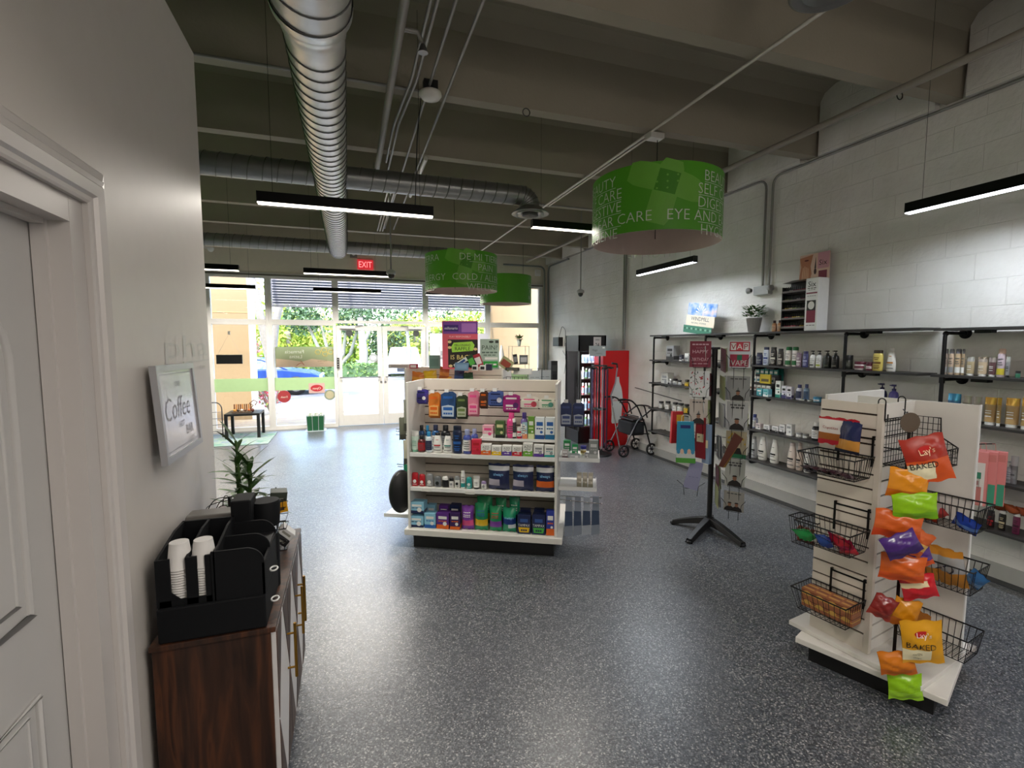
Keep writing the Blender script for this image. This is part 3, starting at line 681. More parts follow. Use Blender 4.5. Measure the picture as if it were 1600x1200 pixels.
def p_hpack(w, h, c1, c2, c3, txt):
    """several packs hanging one behind the other on a peg with a price tag"""
    m1, m2, m3 = mat(c1, .35), mat(c2, .35), mat(c3, .35); r = empty('hanging_pack')
    n = 3; nc = 2 if w > .12 else 1
    q = MB(); q.tube([(0, .13, h+.012), (0, -.03, h+.012), (0, -.045, h+.025)], .003, CHROME, 6); q.front(-.018, .018, h+.002, h+.03, -.047, WPLAST); q.box(-.018, .018, -.0468, -.045, h+.002, h+.03, WPLAST); q.build('peg', r)
    for k in range(n):
        y = k*.028; s = 1-.04*k; q = MB(); dz = (-.014 if k == 1 else 0)
        q.prism([(-w/2*s, dz), (w/2*s, dz), (w/2*s, h*.9+dz), (w*.2, h+dz), (-w*.2, h+dz), (-w/2*s, h*.9+dz)], y, y+.003, m1)
        if h > .16: q.prism([(-w*.4, h*.06+dz), (w*.4, h*.06+dz), (w*.42, h*.45+dz), (0, h*.5+dz), (-w*.42, h*.45+dz)], y-.012, y, m2)
        else: q.box(-w*.49*s, w*.49*s, y-.014, y, h*.04+dz, h*.72+dz, m1); q.prism([(w*.26+w*.17*math.cos(t), h*.38+dz+min(h*.28, w*.17)*math.sin(t)) for t in [2*PI*j/14 for j in range(14)]], y-.0150, y-.0142, m2)
        e = y-.0128 if h > .16 else y-.0147
        q.front(-w*.32, w*.32, h*.30+dz, h*.42+dz, e, m3); scrib(q, -w*.32, w*.32, h*.14+dz, h*.07, e, m3, 4)
        q.front(-w*.34, w*.30, h*.74+dz, h*.84+dz, y-.0008, m3)
        q.build('pack', r)
    return 'hanging_pack', 'hanging pack', r
def make(ty, w, h, c1, c2, c3, txt):
    if ty == 'box': return p_box(w, h, c1, c2, c3, txt)
    if ty == 'lbox': return p_box(w, h, c1, c2, c3, txt, .04)
    if ty == 'pouch': return p_pouch(w, h, c1, c2, c3, txt)
    if ty == 'hpack': return p_hpack(w, h, c1, c2, c3, txt)
    return p_bottle(w, h, c1, c2, c3, txt, ty)

ITEMS=[
('deck', 'box', 0.06, 0.133, 0.098, 0.178, '#8cc4dc', '#1d2750', '#e6e6e2', 'light blue and white pantiliner carton', ''),
('deck', 'box', 0.182, 0.104, 0.127, 0.178, '#8cc4dc', '#2a5fa8', '#e6e6e2', 'pale blue pantiliner carton', ''),
('deck', 'box', 0.294, 0.115, 0.136, 0.178, '#5b2d82', '#d8641e', '#e6e6e2', 'purple carton with orange foot', ''),
('deck', 'box', 0.402, 0.091, 0.142, 0.178, '#3a2158', '#d8641e', '#e6e6e2', 'dark purple carton with orange foot', ''),
('deck', 'pouch', 0.507, 0.11, 0.204, 0.178, '#7a3aa0', '#e04f8c', '#e6e6e2', 'violet pad pouch with pink band', ''),
('deck', 'pouch', 0.627, 0.118, 0.233, 0.178, '#1f8a5a', '#e0b820', '#3050a0', 'green pouch with yellow and blue stripes', ''),
('deck', 'pouch', 0.748, 0.11, 0.213, 0.178, '#1f8a5a', '#7a3aa0', '#b81c28', 'green pouch with purple centre stripe', ''),
('deck', 'pouch', 0.865, 0.119, 0.205, 0.178, '#22906a', '#1d2750', '#e6e6e2', 'plain green pad pouch with script word', 'always'),
('deck', 'box', 0.993, 0.114, 0.158, 0.178, '#1d2750', '#e0b820', '#e6e6e2', 'navy tampon carton with yellow band', 'TAMPAX'),
('deck', 'box', 1.115, 0.113, 0.165, 0.178, '#1d2750', '#4fae4a', '#e6e6e2', 'navy tampon carton with green band', 'TAMPAX'),
('deck', 'box', 1.211, 0.069, 0.206, 0.178, '#2b3c9c', '#d8641e', '#e6e6e2', 'tall blue carton with orange disc', ''),
('deckup', 'box', 0.066, 0.132, 0.097, 0.3, '#8cc4dc', '#1d2750', '#e6e6e2', 'light blue pantiliner carton stacked on another', ''),
('deckback', 'box', 0.148, 0.076, 0.155, 0.178, '#8cc4dc', '#2a5fa8', '#e6e6e2', 'blue carton in back row', ''),
('deckback', 'box', 0.261, 0.086, 0.153, 0.178, '#5b2d82', '#1d2750', '#e6e6e2', 'purple carton in back row', ''),
('deckback', 'box', 0.362, 0.094, 0.163, 0.178, '#1d2750', '#5b2d82', '#e6e6e2', 'dark navy carton in back row', ''),
('deckback', 'pouch', 0.625, 0.145, 0.248, 0.178, '#1f8a5a', '#e0b820', '#e6e6e2', 'green pouch in back row', ''),
('deckback', 'pouch', 0.77, 0.098, 0.24, 0.178, '#1f8a5a', '#5b2d82', '#e6e6e2', 'tall green pouch in back row', ''),
('deckback', 'pouch', 0.89, 0.097, 0.254, 0.178, '#22906a', '#1d2750', '#e6e6e2', 'green pad pouch in back row', ''),
('deckback', 'box', 0.985, 0.092, 0.153, 0.178, '#1d2750', '#e0b820', '#e6e6e2', 'navy tampon carton in back row', ''),
('deckback', 'box', 1.103, 0.089, 0.16, 0.178, '#1d2750', '#1f8a5a', '#e6e6e2', 'navy and green carton in back row', ''),
('low', 'stick', 0.045, 0.063, 0.115, 0.535, '#b81c28', '#b81c28', '#e6e6e2', 'tall red deodorant stick', ''),
('low', 'stick', 0.109, 0.057, 0.103, 0.535, '#b81c28', '#b81c28', '#e6e6e2', 'red deodorant with white disc', ''),
('low', 'stick', 0.175, 0.065, 0.11, 0.535, '#8d9092', '#8d9092', '#e6e6e2', 'grey deodorant stick', ''),
('low', 'stick', 0.246, 0.066, 0.091, 0.535, '#7d8186', '#6c7074', '#17181c', 'darker grey deodorant stick', ''),
('low', 'stick', 0.313, 0.058, 0.094, 0.535, '#17181c', '#e6e6e2', '#17181c', 'black deodorant with white base', ''),
('low', 'stick', 0.369, 0.042, 0.086, 0.535, '#e6e6e2', '#17181c', '#8d9092', 'white roll-on with black cap', ''),
('low', 'stick', 0.419, 0.048, 0.102, 0.535, '#e6e6e2', '#8d9092', '#17181c', 'white deodorant with grey cap', ''),
('low', 'spray', 0.472, 0.039, 0.152, 0.535, '#e6e6e2', '#e6e6e2', '#2a9a98', 'slim white aerosol can', ''),
('low', 'stick', 0.522, 0.052, 0.096, 0.535, '#2a9a98', '#2a9a98', '#e6e6e2', 'teal deodorant stick', ''),
('low', 'tube', 0.585, 0.059, 0.109, 0.535, '#e6e6e2', '#e6e6e2', '#17181c', 'white cream tube', ''),
('low', 'stick', 0.649, 0.047, 0.068, 0.535, '#e6e6e2', '#9a86b0', '#8d9092', 'short white bottle with lilac cap', ''),
('low', 'pouch', 0.776, 0.19, 0.218, 0.535, '#1d2750', '#e6e6e2', '#3f7cc4', 'first big navy overnight pad pack', 'always'),
('low', 'pouch', 0.98, 0.185, 0.216, 0.535, '#1d2750', '#e6e6e2', '#3f7cc4', 'second big navy overnight pad pack', 'always'),
('low', 'pouch', 1.164, 0.158, 0.217, 0.535, '#17204a', '#d8641e', '#3f7cc4', 'navy pad pack with orange print', 'always'),
('mid', 'tube', 0.049, 0.073, 0.179, 0.832, '#b9d0c2', '#e6e6e2', '#6fa58c', 'pale green lotion tube', ''),
('mid', 'bottle', 0.108, 0.068, 0.141, 0.832, '#5a1c20', '#17181c', '#b81c28', 'short dark bottle with red band', ''),
('mid', 'bottle', 0.174, 0.059, 0.175, 0.832, '#c8d4da', '#2a86b8', '#1d2750', 'bottle with bright blue cap', ''),
('mid', 'taper', 0.248, 0.084, 0.165, 0.832, '#e6e6e2', '#17181c', '#b81c28', 'white tapered body wash with red mark', ''),
('mid', 'taper', 0.339, 0.085, 0.165, 0.832, '#e6e6e2', '#17181c', '#2f7d78', 'white tapered body wash with green mark', ''),
('mid', 'flat', 0.424, 0.083, 0.233, 0.832, '#1b2644', '#131a30', '#2a5fa8', 'navy flat shampoo bottle', ''),
('mid', 'bottle', 0.506, 0.075, 0.202, 0.832, '#3f4f9c', '#98a2c8', '#e6e6e2', 'blue violet bottle with pale cap', ''),
('mid', 'box', 0.589, 0.079, 0.122, 0.832, '#d8304a', '#c02840', '#b81c28', 'plain red box', ''),
('mid', 'box', 0.672, 0.086, 0.085, 0.832, '#e6e6e2', '#d8641e', '#17181c', 'white and orange urinary relief box', 'AZO'),
('mid', 'box', 0.76, 0.085, 0.074, 0.832, '#e6e6e2', '#e0b820', '#17181c', 'white and yellow urinary relief box', 'AZO'),
('mid', 'box', 0.848, 0.082, 0.08, 0.832, '#e6e6e2', '#5a3a98', '#17181c', 'white and purple relief box', 'AZO'),
('mid', 'box', 0.933, 0.083, 0.08, 0.832, '#e6e6e2', '#c02436', '#17181c', 'white and crimson relief box', 'AZO'),
('mid', 'box', 1.022, 0.082, 0.104, 0.832, '#e6e6e2', '#6aa838', '#17181c', 'taller white and green relief box', 'AZO'),
('mid', 'box', 1.111, 0.085, 0.093, 0.832, '#e6e6e2', '#5a3a98', '#8d9092', 'white box with purple wave', ''),
('mid', 'box', 1.2, 0.085, 0.091, 0.832, '#e6e6e2', '#2a9a98', '#8d9092', 'white box with teal wave', ''),
('midback', 'bottle', 0.065, 0.058, 0.206, 0.832, '#28466e', '#17181c', '#e6e6e2', 'navy bottle in back row', ''),
('midback', 'bottle', 0.121, 0.044, 0.207, 0.832, '#23406a', '#2a86b8', '#e6e6e2', 'blue capped bottle in back row', ''),
('midback', 'bottle', 0.191, 0.073, 0.212, 0.832, '#2a5a8c', '#1b2644', '#e6e6e2', 'dark blue bottle behind the white ones', ''),
('midback', 'bottle', 0.279, 0.087, 0.211, 0.832, '#17181c', '#17181c', '#8d9092', 'black bottle behind the white ones', ''),
('midback', 'bottle', 0.54, 0.065, 0.188, 0.832, '#4a5aa6', '#98a2c8', '#e6e6e2', 'violet bottle in back row', ''),
('small', 'box', 0.667, 0.097, 0.102, 0.955, '#e8b0bc', '#e6e6e2', '#e04f8c', 'pink tray with white tooth shape', ''),
('small', 'box', 0.771, 0.082, 0.144, 0.955, '#4c6a3c', '#17181c', '#d8d2a0', 'green and black striped box stack', ''),
('small', 'bottle', 0.865, 0.085, 0.212, 0.955, '#d84088', '#e84a90', '#e04f8c', 'pink wash bottle', ''),
('small', 'spray', 0.891, 0.039, 0.166, 0.955, '#3a3038', '#e6e6e2', '#e6e6e2', 'slim dark bottle with white cap', ''),
('small', 'jar', 0.936, 0.044, 0.095, 0.955, '#c02848', '#e6e6e2', '#e6e6e2', 'small red jar with white lid', ''),
('small', 'bottle', 0.976, 0.066, 0.218, 0.955, '#6d5a9c', '#3f2a78', '#e6e6e2', 'purple capped bottle', ''),
('small', 'box', 0.984, 0.045, 0.14, 0.955, '#9ec4cc', '#e08a60', '#e6e6e2', 'slim pale blue box with orange foot', ''),
('small', 'box', 1.037, 0.054, 0.187, 0.955, '#6a9a38', '#d8e0b0', '#e6e6e2', 'tall green wipes box', ''),
('small', 'box', 1.109, 0.082, 0.182, 0.955, '#dfe6ea', '#1c4c8c', '#2a5fa8', 'white and blue carton', ''),
('small', 'box', 1.194, 0.082, 0.184, 0.955, '#dfe6ea', '#1c6a9c', '#2a5fa8', 'white carton with blue foot', ''),
('hang', 'hpack', 0.054, 0.102, 0.116, 1.23, '#3c3488', '#e6e6e2', '#1d2750', 'violet blister pack', ''),
('hang', 'hpack', 0.167, 0.105, 0.214, 1.107, '#c8742c', '#e0a860', '#d8641e', 'orange snack pouches', ''),
('hang', 'hpack', 0.295, 0.137, 0.228, 1.102, '#2a4a78', '#b8c8d8', '#2a5fa8', 'blue and silver pouches', ''),
('hang', 'hpack', 0.417, 0.101, 0.197, 1.105, '#33402c', '#b0b8a0', '#6a8048', 'dark green pouches', ''),
('hang', 'hpack', 0.521, 0.1, 0.211, 1.13, '#d88098', '#e8a8b8', '#e04f8c', 'pink razor packs', ''),
('hang', 'hpack', 0.612, 0.07, 0.139, 1.2, '#4a2c22', '#b87848', '#d8641e', 'brown product cards', ''),
('hang', 'hpack', 0.719, 0.136, 0.122, 1.222, '#4a5e9c', '#dcdce8', '#1d2750', 'blue and white boxes', ''),
('hang', 'hpack', 0.857, 0.154, 0.143, 1.171, '#a02878', '#5a2868', '#e6e6e2', 'magenta boxes', ''),
('hang', 'hpack', 1.013, 0.152, 0.093, 1.204, '#e0dcd0', '#c84858', '#e04f8c', 'white boxes with red disc', ''),
('hang', 'hpack', 1.16, 0.136, 0.085, 1.204, '#e0dcd0', '#4f8f80', '#1f8a5a', 'white boxes with green disc', ''),
('s1', 'pump', 4.487, 0.058, 0.137, 1.515, '#7a4a30', '#17181c', '#a86a40', 'brown pump bottle', ''),
('s1', 'pump', 4.413, 0.061, 0.131, 1.515, '#d8ccb4', '#17181c', '#e6e6e2', 'cream pump bottle', ''),
('s1', 'pump', 4.337, 0.051, 0.14, 1.515, '#2c2430', '#17181c', '#8d9092', 'dark pump bottle', ''),
('s1', 'flat', 4.261, 0.092, 0.136, 1.515, '#2c2c50', '#1c1c30', '#8d9092', 'broad navy bottle', ''),
('s1', 'flat', 4.168, 0.087, 0.199, 1.515, '#c8d2e4', '#1d2750', '#3a4a90', 'white bottle with navy cap', ''),
('s1', 'flat', 4.07, 0.088, 0.199, 1.515, '#241f20', '#17181c', '#c8c4bc', 'big black shampoo bottle', ''),
('s1', 'flat', 3.977, 0.075, 0.183, 1.515, '#26201f', '#17181c', '#b8b4ac', 'slimmer black shampoo bottle', ''),
('s1', 'spray', 3.887, 0.076, 0.203, 1.515, '#d8d4cc', '#1e6a3a', '#2a6a3c', 'hair spray with green cap', ''),
('s1', 'spray', 3.806, 0.075, 0.203, 1.515, '#d8d0cc', '#1e6a3a', '#2a6a3c', 'second hair spray with green cap', ''),
('s1', 'flat', 3.75, 0.071, 0.143, 1.515, '#8a7484', '#7a6474', '#e6e6e2', 'mauve bottle', ''),
('s1', 'flat', 3.676, 0.069, 0.16, 1.515, '#4a4c80', '#2c2858', '#b8bcd8', 'violet bottle', ''),
('s1', 'pump', 3.602, 0.064, 0.167, 1.515, '#e6e6e2', '#17181c', '#5a5a5a', 'white pump bottle', ''),
('s1', 'pump', 3.532, 0.068, 0.168, 1.515, '#e6e6e2', '#17181c', '#a8b83c', 'white pump bottle with lime print', ''),
('s1', 'pump', 3.452, 0.079, 0.17, 1.515, '#22241f', '#17181c', '#4a5040', 'black pump bottle', ''),
('s1', 'pump', 3.37, 0.075, 0.171, 1.515, '#1c1d1c', '#17181c', '#6a6a60', 'second black pump bottle', ''),
('s1', 'jar', 3.251, 0.088, 0.13, 1.515, '#24261f', '#17181c', '#4a4c40', 'tall black jar', ''),
('s1', 'jar', 3.137, 0.114, 0.074, 1.515, '#d8d0cc', '#5a1c2c', '#7a3040', 'white jar with maroon lid', ''),
('s1', 'jar', 3.044, 0.066, 0.074, 1.515, '#6a2438', '#4a1828', '#d8c8c8', 'maroon jar', ''),
('s1', 'flat', 2.973, 0.098, 0.179, 1.515, '#d8c468', '#3a2c20', '#6a4a20', 'yellow bottle with brown cap', ''),
('s1', 'taper', 2.869, 0.083, 0.198, 1.515, '#dcd8d0', '#e6e6e2', '#b87830', 'white almond lotion bottle', ''),
('s2', 'box', 4.172, 0.082, 0.08, 1.175, '#3f98a0', '#2c7c88', '#e6e6e2', 'teal soap box', ''),
('s2', 'box', 4.085, 0.079, 0.082, 1.175, '#6cb0bc', '#d8e4e4', '#2a9a98', 'pale teal soap box', ''),
('s2', 'box', 3.979, 0.07, 0.177, 1.175, '#dce4e2', '#2a8a7c', '#17181c', 'tall white and teal box', ''),
('s2', 'box', 3.902, 0.062, 0.131, 1.175, '#dcdce8', '#3a3c70', '#17181c', 'white box with blue edge', ''),
('s2', 'box', 3.838, 0.062, 0.129, 1.175, '#dcdce4', '#46406c', '#17181c', 'white slant top box', ''),
('s2', 'bottle', 3.739, 0.073, 0.157, 1.175, '#d0d4e4', '#26306c', '#1d2750', 'white bottle with navy neck', ''),
('s2', 'bottle', 3.655, 0.063, 0.168, 1.175, '#7c94b0', '#26306c', '#2c4a6c', 'blue mouthwash bottle', ''),
('s2', 'lbox', 3.656, 0.125, 0.01, 1.175, '#dcdcd0', '#dcdcd0', '#17181c', 'flat white toothpaste box', ''),
('s2', 'jar', 3.539, 0.086, 0.051, 1.175, '#4c96b4', '#3a7c9c', '#e6e6e2', 'blue jar', ''),
('s2', 'pump', 2.931, 0.089, 0.233, 1.175, '#23265c', '#1c1e48', '#e6e6e2', 'navy pump bottle', ''),
('s2', 'pump', 2.833, 0.084, 0.229, 1.175, '#5a54a0', '#2c2a64', '#e6e6e2', 'violet pump bottle', ''),
('s2', 'box', 3.157, 0.047, 0.116, 1.175, '#e6e6e2', '#b08878', '#8d9092', 'small white box', ''),
('s2', 'box', 3.069, 0.075, 0.119, 1.175, '#e6e6e2', '#17181c', '#8d9092', 'small white box with dark print', ''),
('s3', 'bottle', 4.301, 0.078, 0.157, 0.79, '#a8b0d0', '#2c3a7c', '#e6e6e2', 'pale blue bottle', ''),
('s3', 'box', 4.224, 0.075, 0.063, 0.79, '#dccfd0', '#e6e6e2', '#8d9092', 'small blush box', ''),
('s3', 'box', 4.107, 0.089, 0.065, 0.79, '#d8d8d8', '#17181c', '#8d9092', 'small white box with dark square', ''),
('s3', 'box', 3.994, 0.091, 0.069, 0.79, '#d8d8d8', '#17181c', '#8d9092', 'square white box', ''),
('s3', 'box', 3.904, 0.076, 0.102, 0.79, '#d8d8d8', '#17181c', '#8d9092', 'white upright box', ''),
('s3', 'box', 3.819, 0.074, 0.12, 0.79, '#d8d8d8', '#e6e6e2', '#8d9092', 'plain white upright box', ''),
('s3', 'jar', 3.717, 0.074, 0.044, 0.79, '#c8ccc8', '#8d9092', '#e6e6e2', 'low white jar', ''),
('s3', 'jar', 3.64, 0.066, 0.047, 0.79, '#9a9c98', '#6c6e6c', '#e6e6e2', 'low grey jar', ''),
('s3', 'bottle', 3.534, 0.088, 0.184, 0.79, '#25262a', '#e6e6e2', '#e6e6e2', 'black bottle with white nozzle', ''),
('s3', 'bottle', 4.49, 0.074, 0.234, 0.79, '#c4cad0', '#e6e6e2', '#1d2750', 'white bottle by the pipe upright', ''),
('s3', 'bottle', 4.421, 0.058, 0.212, 0.79, '#b8cc6c', '#e6e6e2', '#1f8a5a', 'lime bottle by the pipe upright', ''),
('s4', 'taper', 4.427, 0.088, 0.221, 0.445, '#e6e6e2', '#e6e6e2', '#17181c', 'first white lotion bottle', ''),
('s4', 'taper', 4.298, 0.09, 0.244, 0.445, '#b8bcc0', '#8d9092', '#17181c', 'grey lotion bottle', ''),
('s4', 'taper', 4.187, 0.12, 0.264, 0.445, '#e6e6e2', '#e6e6e2', '#17181c', 'white lotion bottle near the pipe upright', ''),
('s4', 'taper', 4.024, 0.113, 0.262, 0.445, '#e6e6e2', '#e6e6e2', '#17181c', 'white lotion bottle standing alone', ''),
('s4', 'taper', 3.803, 0.117, 0.266, 0.445, '#dcd0c8', '#d8ccc4', '#17181c', 'cream lotion bottle', ''),
('s4', 'taper', 3.702, 0.08, 0.289, 0.445, '#c8b8ac', '#b8a89c', '#17181c', 'beige lotion bottle', ''),
('s4', 'taper', 3.608, 0.086, 0.242, 0.445, '#e6e6e2', '#e6e6e2', '#17181c', 'white lotion bottle behind the wire basket', ''),
('s1', 'box', 5.845, 0.183, 0.208, 1.515, '#8c8c8c', '#303030', '#17181c', 'grey picture booklet', ''),
('s1', 'box', 5.609, 0.061, 0.083, 1.515, '#2a2c38', '#e6e6e2', '#17181c', 'small black box', ''),
('s1', 'jar', 5.503, 0.072, 0.105, 1.515, '#c8c8c8', '#e6e6e2', '#8d9092', 'small white dispenser', ''),
('s2', 'box', 5.957, 0.173, 0.198, 1.13, '#c8c8c4', '#17181c', '#8d9092', 'white carton with dark square', ''),
('s2', 'pill', 5.834, 0.048, 0.12, 1.13, '#a8a8a8', '#e6e6e2', '#8d9092', 'pale pill bottle', ''),
('s2', 'pill', 5.753, 0.092, 0.125, 1.13, '#b8b8b4', '#17181c', '#8d9092', 'white pill bottle with black cap', ''),
('s2', 'pill', 5.643, 0.07, 0.113, 1.13, '#b0b0ac', '#17181c', '#8d9092', 'smaller pill bottle with black cap', ''),
('s2', 'pill', 5.492, 0.081, 0.13, 1.13, '#8a7a30', '#282418', '#e0b820', 'amber pill bottle', ''),
('s3', 'pill', 6.068, 0.098, 0.107, 0.79, '#9a9a98', '#17181c', '#e6e6e2', 'dark capped vitamin bottle', ''),
('s3', 'pill', 5.912, 0.103, 0.126, 0.79, '#9a9a98', '#17181c', '#e6e6e2', 'vitamin bottle next to it', ''),
('s3', 'pill', 5.74, 0.099, 0.13, 0.79, '#a4a4a0', '#17181c', '#e6e6e2', 'vitamin bottle at mid shelf', ''),
('s3', 'pill', 5.629, 0.116, 0.13, 0.79, '#a4a4a0', '#17181c', '#e6e6e2', 'wide vitamin bottle', ''),
('s3', 'pill', 5.494, 0.096, 0.132, 0.79, '#6a6a50', '#17181c', '#e0b820', 'dark vitamin bottle behind the gift bag', ''),
('u1', 'spray', 2.458, 0.03, 0.195, 1.515, '#8a7c70', '#6c6c70', '#8d9092', 'tan hair spray can behind the pipe upright', ''),
('u1', 'spray', 2.423, 0.037, 0.195, 1.515, '#c0a890', '#84848a', '#8d9092', 'rose tan hair spray can', ''),
('u1', 'spray', 2.381, 0.045, 0.196, 1.515, '#b8a080', '#74747c', '#e6e6e2', 'gold hair spray can', ''),
('u1', 'spray', 2.346, 0.023, 0.196, 1.515, '#a08c70', '#6c6c70', '#e6e6e2', 'narrow gold hair spray can', ''),
('u1', 'tube', 2.305, 0.058, 0.14, 1.515, '#a89878', '#c8c8c8', '#e6e6e2', 'silver topped taupe tube', ''),
('u1', 'tube', 2.234, 0.067, 0.139, 1.515, '#b8a488', '#c8bcb4', '#e6e6e2', 'silver topped sand tube', ''),
('u1', 'tube', 2.174, 0.05, 0.138, 1.515, '#5a3c40', '#a89c9c', '#e6e6e2', 'maroon and silver tube', ''),
('u1', 'spray', 2.125, 0.051, 0.2, 1.515, '#b8a8b0', '#d8b8a8', '#c8b838', 'lilac and yellow spray bottle', ''),
('u1', 'tube', 2.083, 0.027, 0.145, 1.515, '#88888a', '#c8c8c8', '#17181c', 'grey tube behind the spray bottle', ''),
('u1', 'jar', 2.027, 0.03, 0.048, 1.515, '#4a7468', '#17181c', '#1f8a5a', 'green jar with black lid', ''),
('u2', 'tube', 2.398, 0.098, 0.204, 1.165, '#2a6a9c', '#4a9ccc', '#e6e6e2', 'blue hair care tube', ''),
('u2', 'tube', 2.309, 0.067, 0.196, 1.165, '#7c7468', '#a8a098', '#e6e6e2', 'grey hair care tube', ''),
('u2', 'tube', 2.243, 0.056, 0.197, 1.165, '#8c8478', '#a8a098', '#e6e6e2', 'second grey hair care tube', ''),
('u2', 'tube', 2.171, 0.082, 0.199, 1.165, '#b09060', '#d0a048', '#e6e6e2', 'gold hair care tube', ''),
('u2', 'tube', 2.112, 0.029, 0.203, 1.165, '#a08450', '#c09440', '#e6e6e2', 'narrow gold hair care tube', ''),
('u2', 'tube', 2.05, 0.089, 0.206, 1.165, '#b49464', '#d8a850', '#e6e6e2', 'wide gold hair care tube', ''),
('u2', 'tube', 1.973, 0.053, 0.215, 1.165, '#a88c58', '#c89c48', '#e6e6e2', 'gold tube at the edge', ''),
('u3', 'pump', 2.025, 0.07, 0.151, 0.775, '#b4b8c0', '#a8acb4', '#8d9092', 'pale grey bottle', ''),
('u3', 'jar', 2.077, 0.031, 0.196, 0.775, '#1c1c20', '#17181c', '#8d9092', 'tall black jar behind the gift bag', ''),
('u3', 'jar', 2.006, 0.043, 0.195, 0.775, '#7c7c80', '#b8b8bc', '#8d9092', 'silver lidded jar', ''),
('u4', 'flat', 2.108, 0.052, 0.121, 0.43, '#241818', '#17181c', '#b81c28', 'dark brown square bottle', ''),
('u4', 'flat', 2.043, 0.048, 0.139, 0.43, '#1e1a18', '#e6e6e2', '#c8bc98', 'black bottle with cream label', ''),
('u4', 'flat', 1.966, 0.047, 0.146, 0.43, '#6a2448', '#e6e6e2', '#3c1428', 'plum bottle with white cap', ''),
]
G1at, G1r = frame_of((.45, 4.11), (.886, -.463))
SHELF = {'deck': (.02, "on the centre display's bottom shelf"), 'deckup': (.02, "at the centre display's lower left"), 'deckback': (.16, "of the centre display's bottom shelf"),
 'low': (.025, "on the centre display's second lowest shelf"), 'mid': (.025, "on the centre display's middle shelf"), 'midback': (.15, "of the centre display's middle shelf"),
 'small': (.13, "on the centre display's short upper shelf"), 'hang': (.22, "hanging on the centre display's top pegs")}
WSH = {'s1': "on the wall shelf just below the top", 's2': 'on the second wall shelf', 's3': 'on the third wall shelf', 's4': 'on the lowest wall shelf',
 'u1': 'on the upper shelf at far right', 'u2': 'on the second shelf at far right', 'u3': 'on the third shelf at far right', 'u4': 'on the lowest shelf at far right'}
for it in ITEMS:
    key, ty, s, w, h, z, c1, c2, c3, desc, txt = it
    if key in SHELF:
        v, ph = SHELF[key]; name, cat, o = make(ty, w*.95, h, c1, c2, c3, txt)
        o.location = G1at(s, v, z+.001); o.rotation_euler = (0, 0, G1r)
        if key in ('deck', 'low', 'mid', 'deckback'): o.rotation_euler[2] += _R.uniform(-.03, .03)
    else:
        ww = w*(.86 if ty not in ('box', 'lbox') else .88); name, cat, o = make(ty, ww, h, c1, c2, c3, txt)
        o.location = (4.36-(.055 if 'teal soap' in desc else 0), s+.02, z+.001); o.rotation_euler = (0, 0, -PI/2)
        ph = WSH[key]
    tag(o, desc+' '+ph, cat, 'centre display products' if key in SHELF else 'wall shelf products')

# ================================================================== slatwall displays
m_slat = mat('#d6cec2', .45); m_groove = mat('#3a2a22', .6); m_panel = mat('#dddad4', .4); m_kick = mat('#0e0e10', .5)
def slat_panel(q, x0, x1, y, z0, z1, d=.018, first=.10, step=.0762, m=None, gm=None, skip=()):
    """face at local y, going into +y; real grooves between the boards"""
    m = m or m_slat; gm = gm or m_groove; z = z1-first; top = z1; i = 0
    while z > z0+.02:
        q.box(x0, x1, y, y+d, z+.004, top, m); q.box(x0+.001, x1-.001, y+.009, y+d, z-.006, z+.004, gm); top = z-.006; z -= step
    q.box(x0, x1, y, y+d, z0, top, m)
def gondola(at, r, L, loc0, label, zt=1.43):
    g = empty('display_gondola', loc0, r, label, 'display stand', 'white slatwall gondolas')
    q = MB(); q.box(.03, L-.02, .03, .80, 0, .12, m_kick); q.build('kick_base', g)
    q = MB(); q.box(-.035, L+.05, -.02, .86, .12, .17, m_panel); q.build('base_deck', g, bevel=.004)
    q = MB(); slat_panel(q, .0, L, .40, .17, zt, first=.10); slat_panel(q, 0, L, 0, .17, zt, first=.10)if 0 else None; q.build('slat_panel', g)
    q = MB(); q.box(-.005, L+.005, .395, .46, zt-.10, zt, m_slat); q.build('top_rail', g, bevel=.003)
    return g
g1 = gondola(G1at, G1r, 1.26, G1at(0, 0, 0), 'large white gondola stocked with pads and shampoos in the middle')
# side panels: full height at the back, flush to the front edge
for nm, x in (('side_panel', -.005), ('side_panel', 1.245)):
    q = MB(); q.box(x, x+.02, .0, .46, .17, 1.43, m_panel); q.build(nm, g1, bevel=.003)
def shelf(g, x0, x1, y0, y1, z, lip=.03, nm='shelf'):
    q = MB(); q.box(x0, x1, y0, y1, z-.012, z, m_panel); q.box(x0, x1, y0-.006, y0, z-lip, z+.004, WPLAST)
    return q.build(nm, g, bevel=.0015)
shelf(g1, .016, 1.244, .012, .40, .532); shelf(g1, .016, 1.244, .012, .40, .829); shelf(g1, .60, 1.244, .12, .40, .953, .02)
q = MB(); q.box(.016, 1.244, .006, .40, .165, .176, m_panel); q.build('shelf', g1)
for (a, b_, z) in ((.12, .2, .52), (.38, .46, .815), (.55, .64, .165), (.5, .58, .515)):
    q = MB(); q.box(a, b_, .002, .0055, z-.018, z+.008, PAPER); q.build('price_tag', g1)
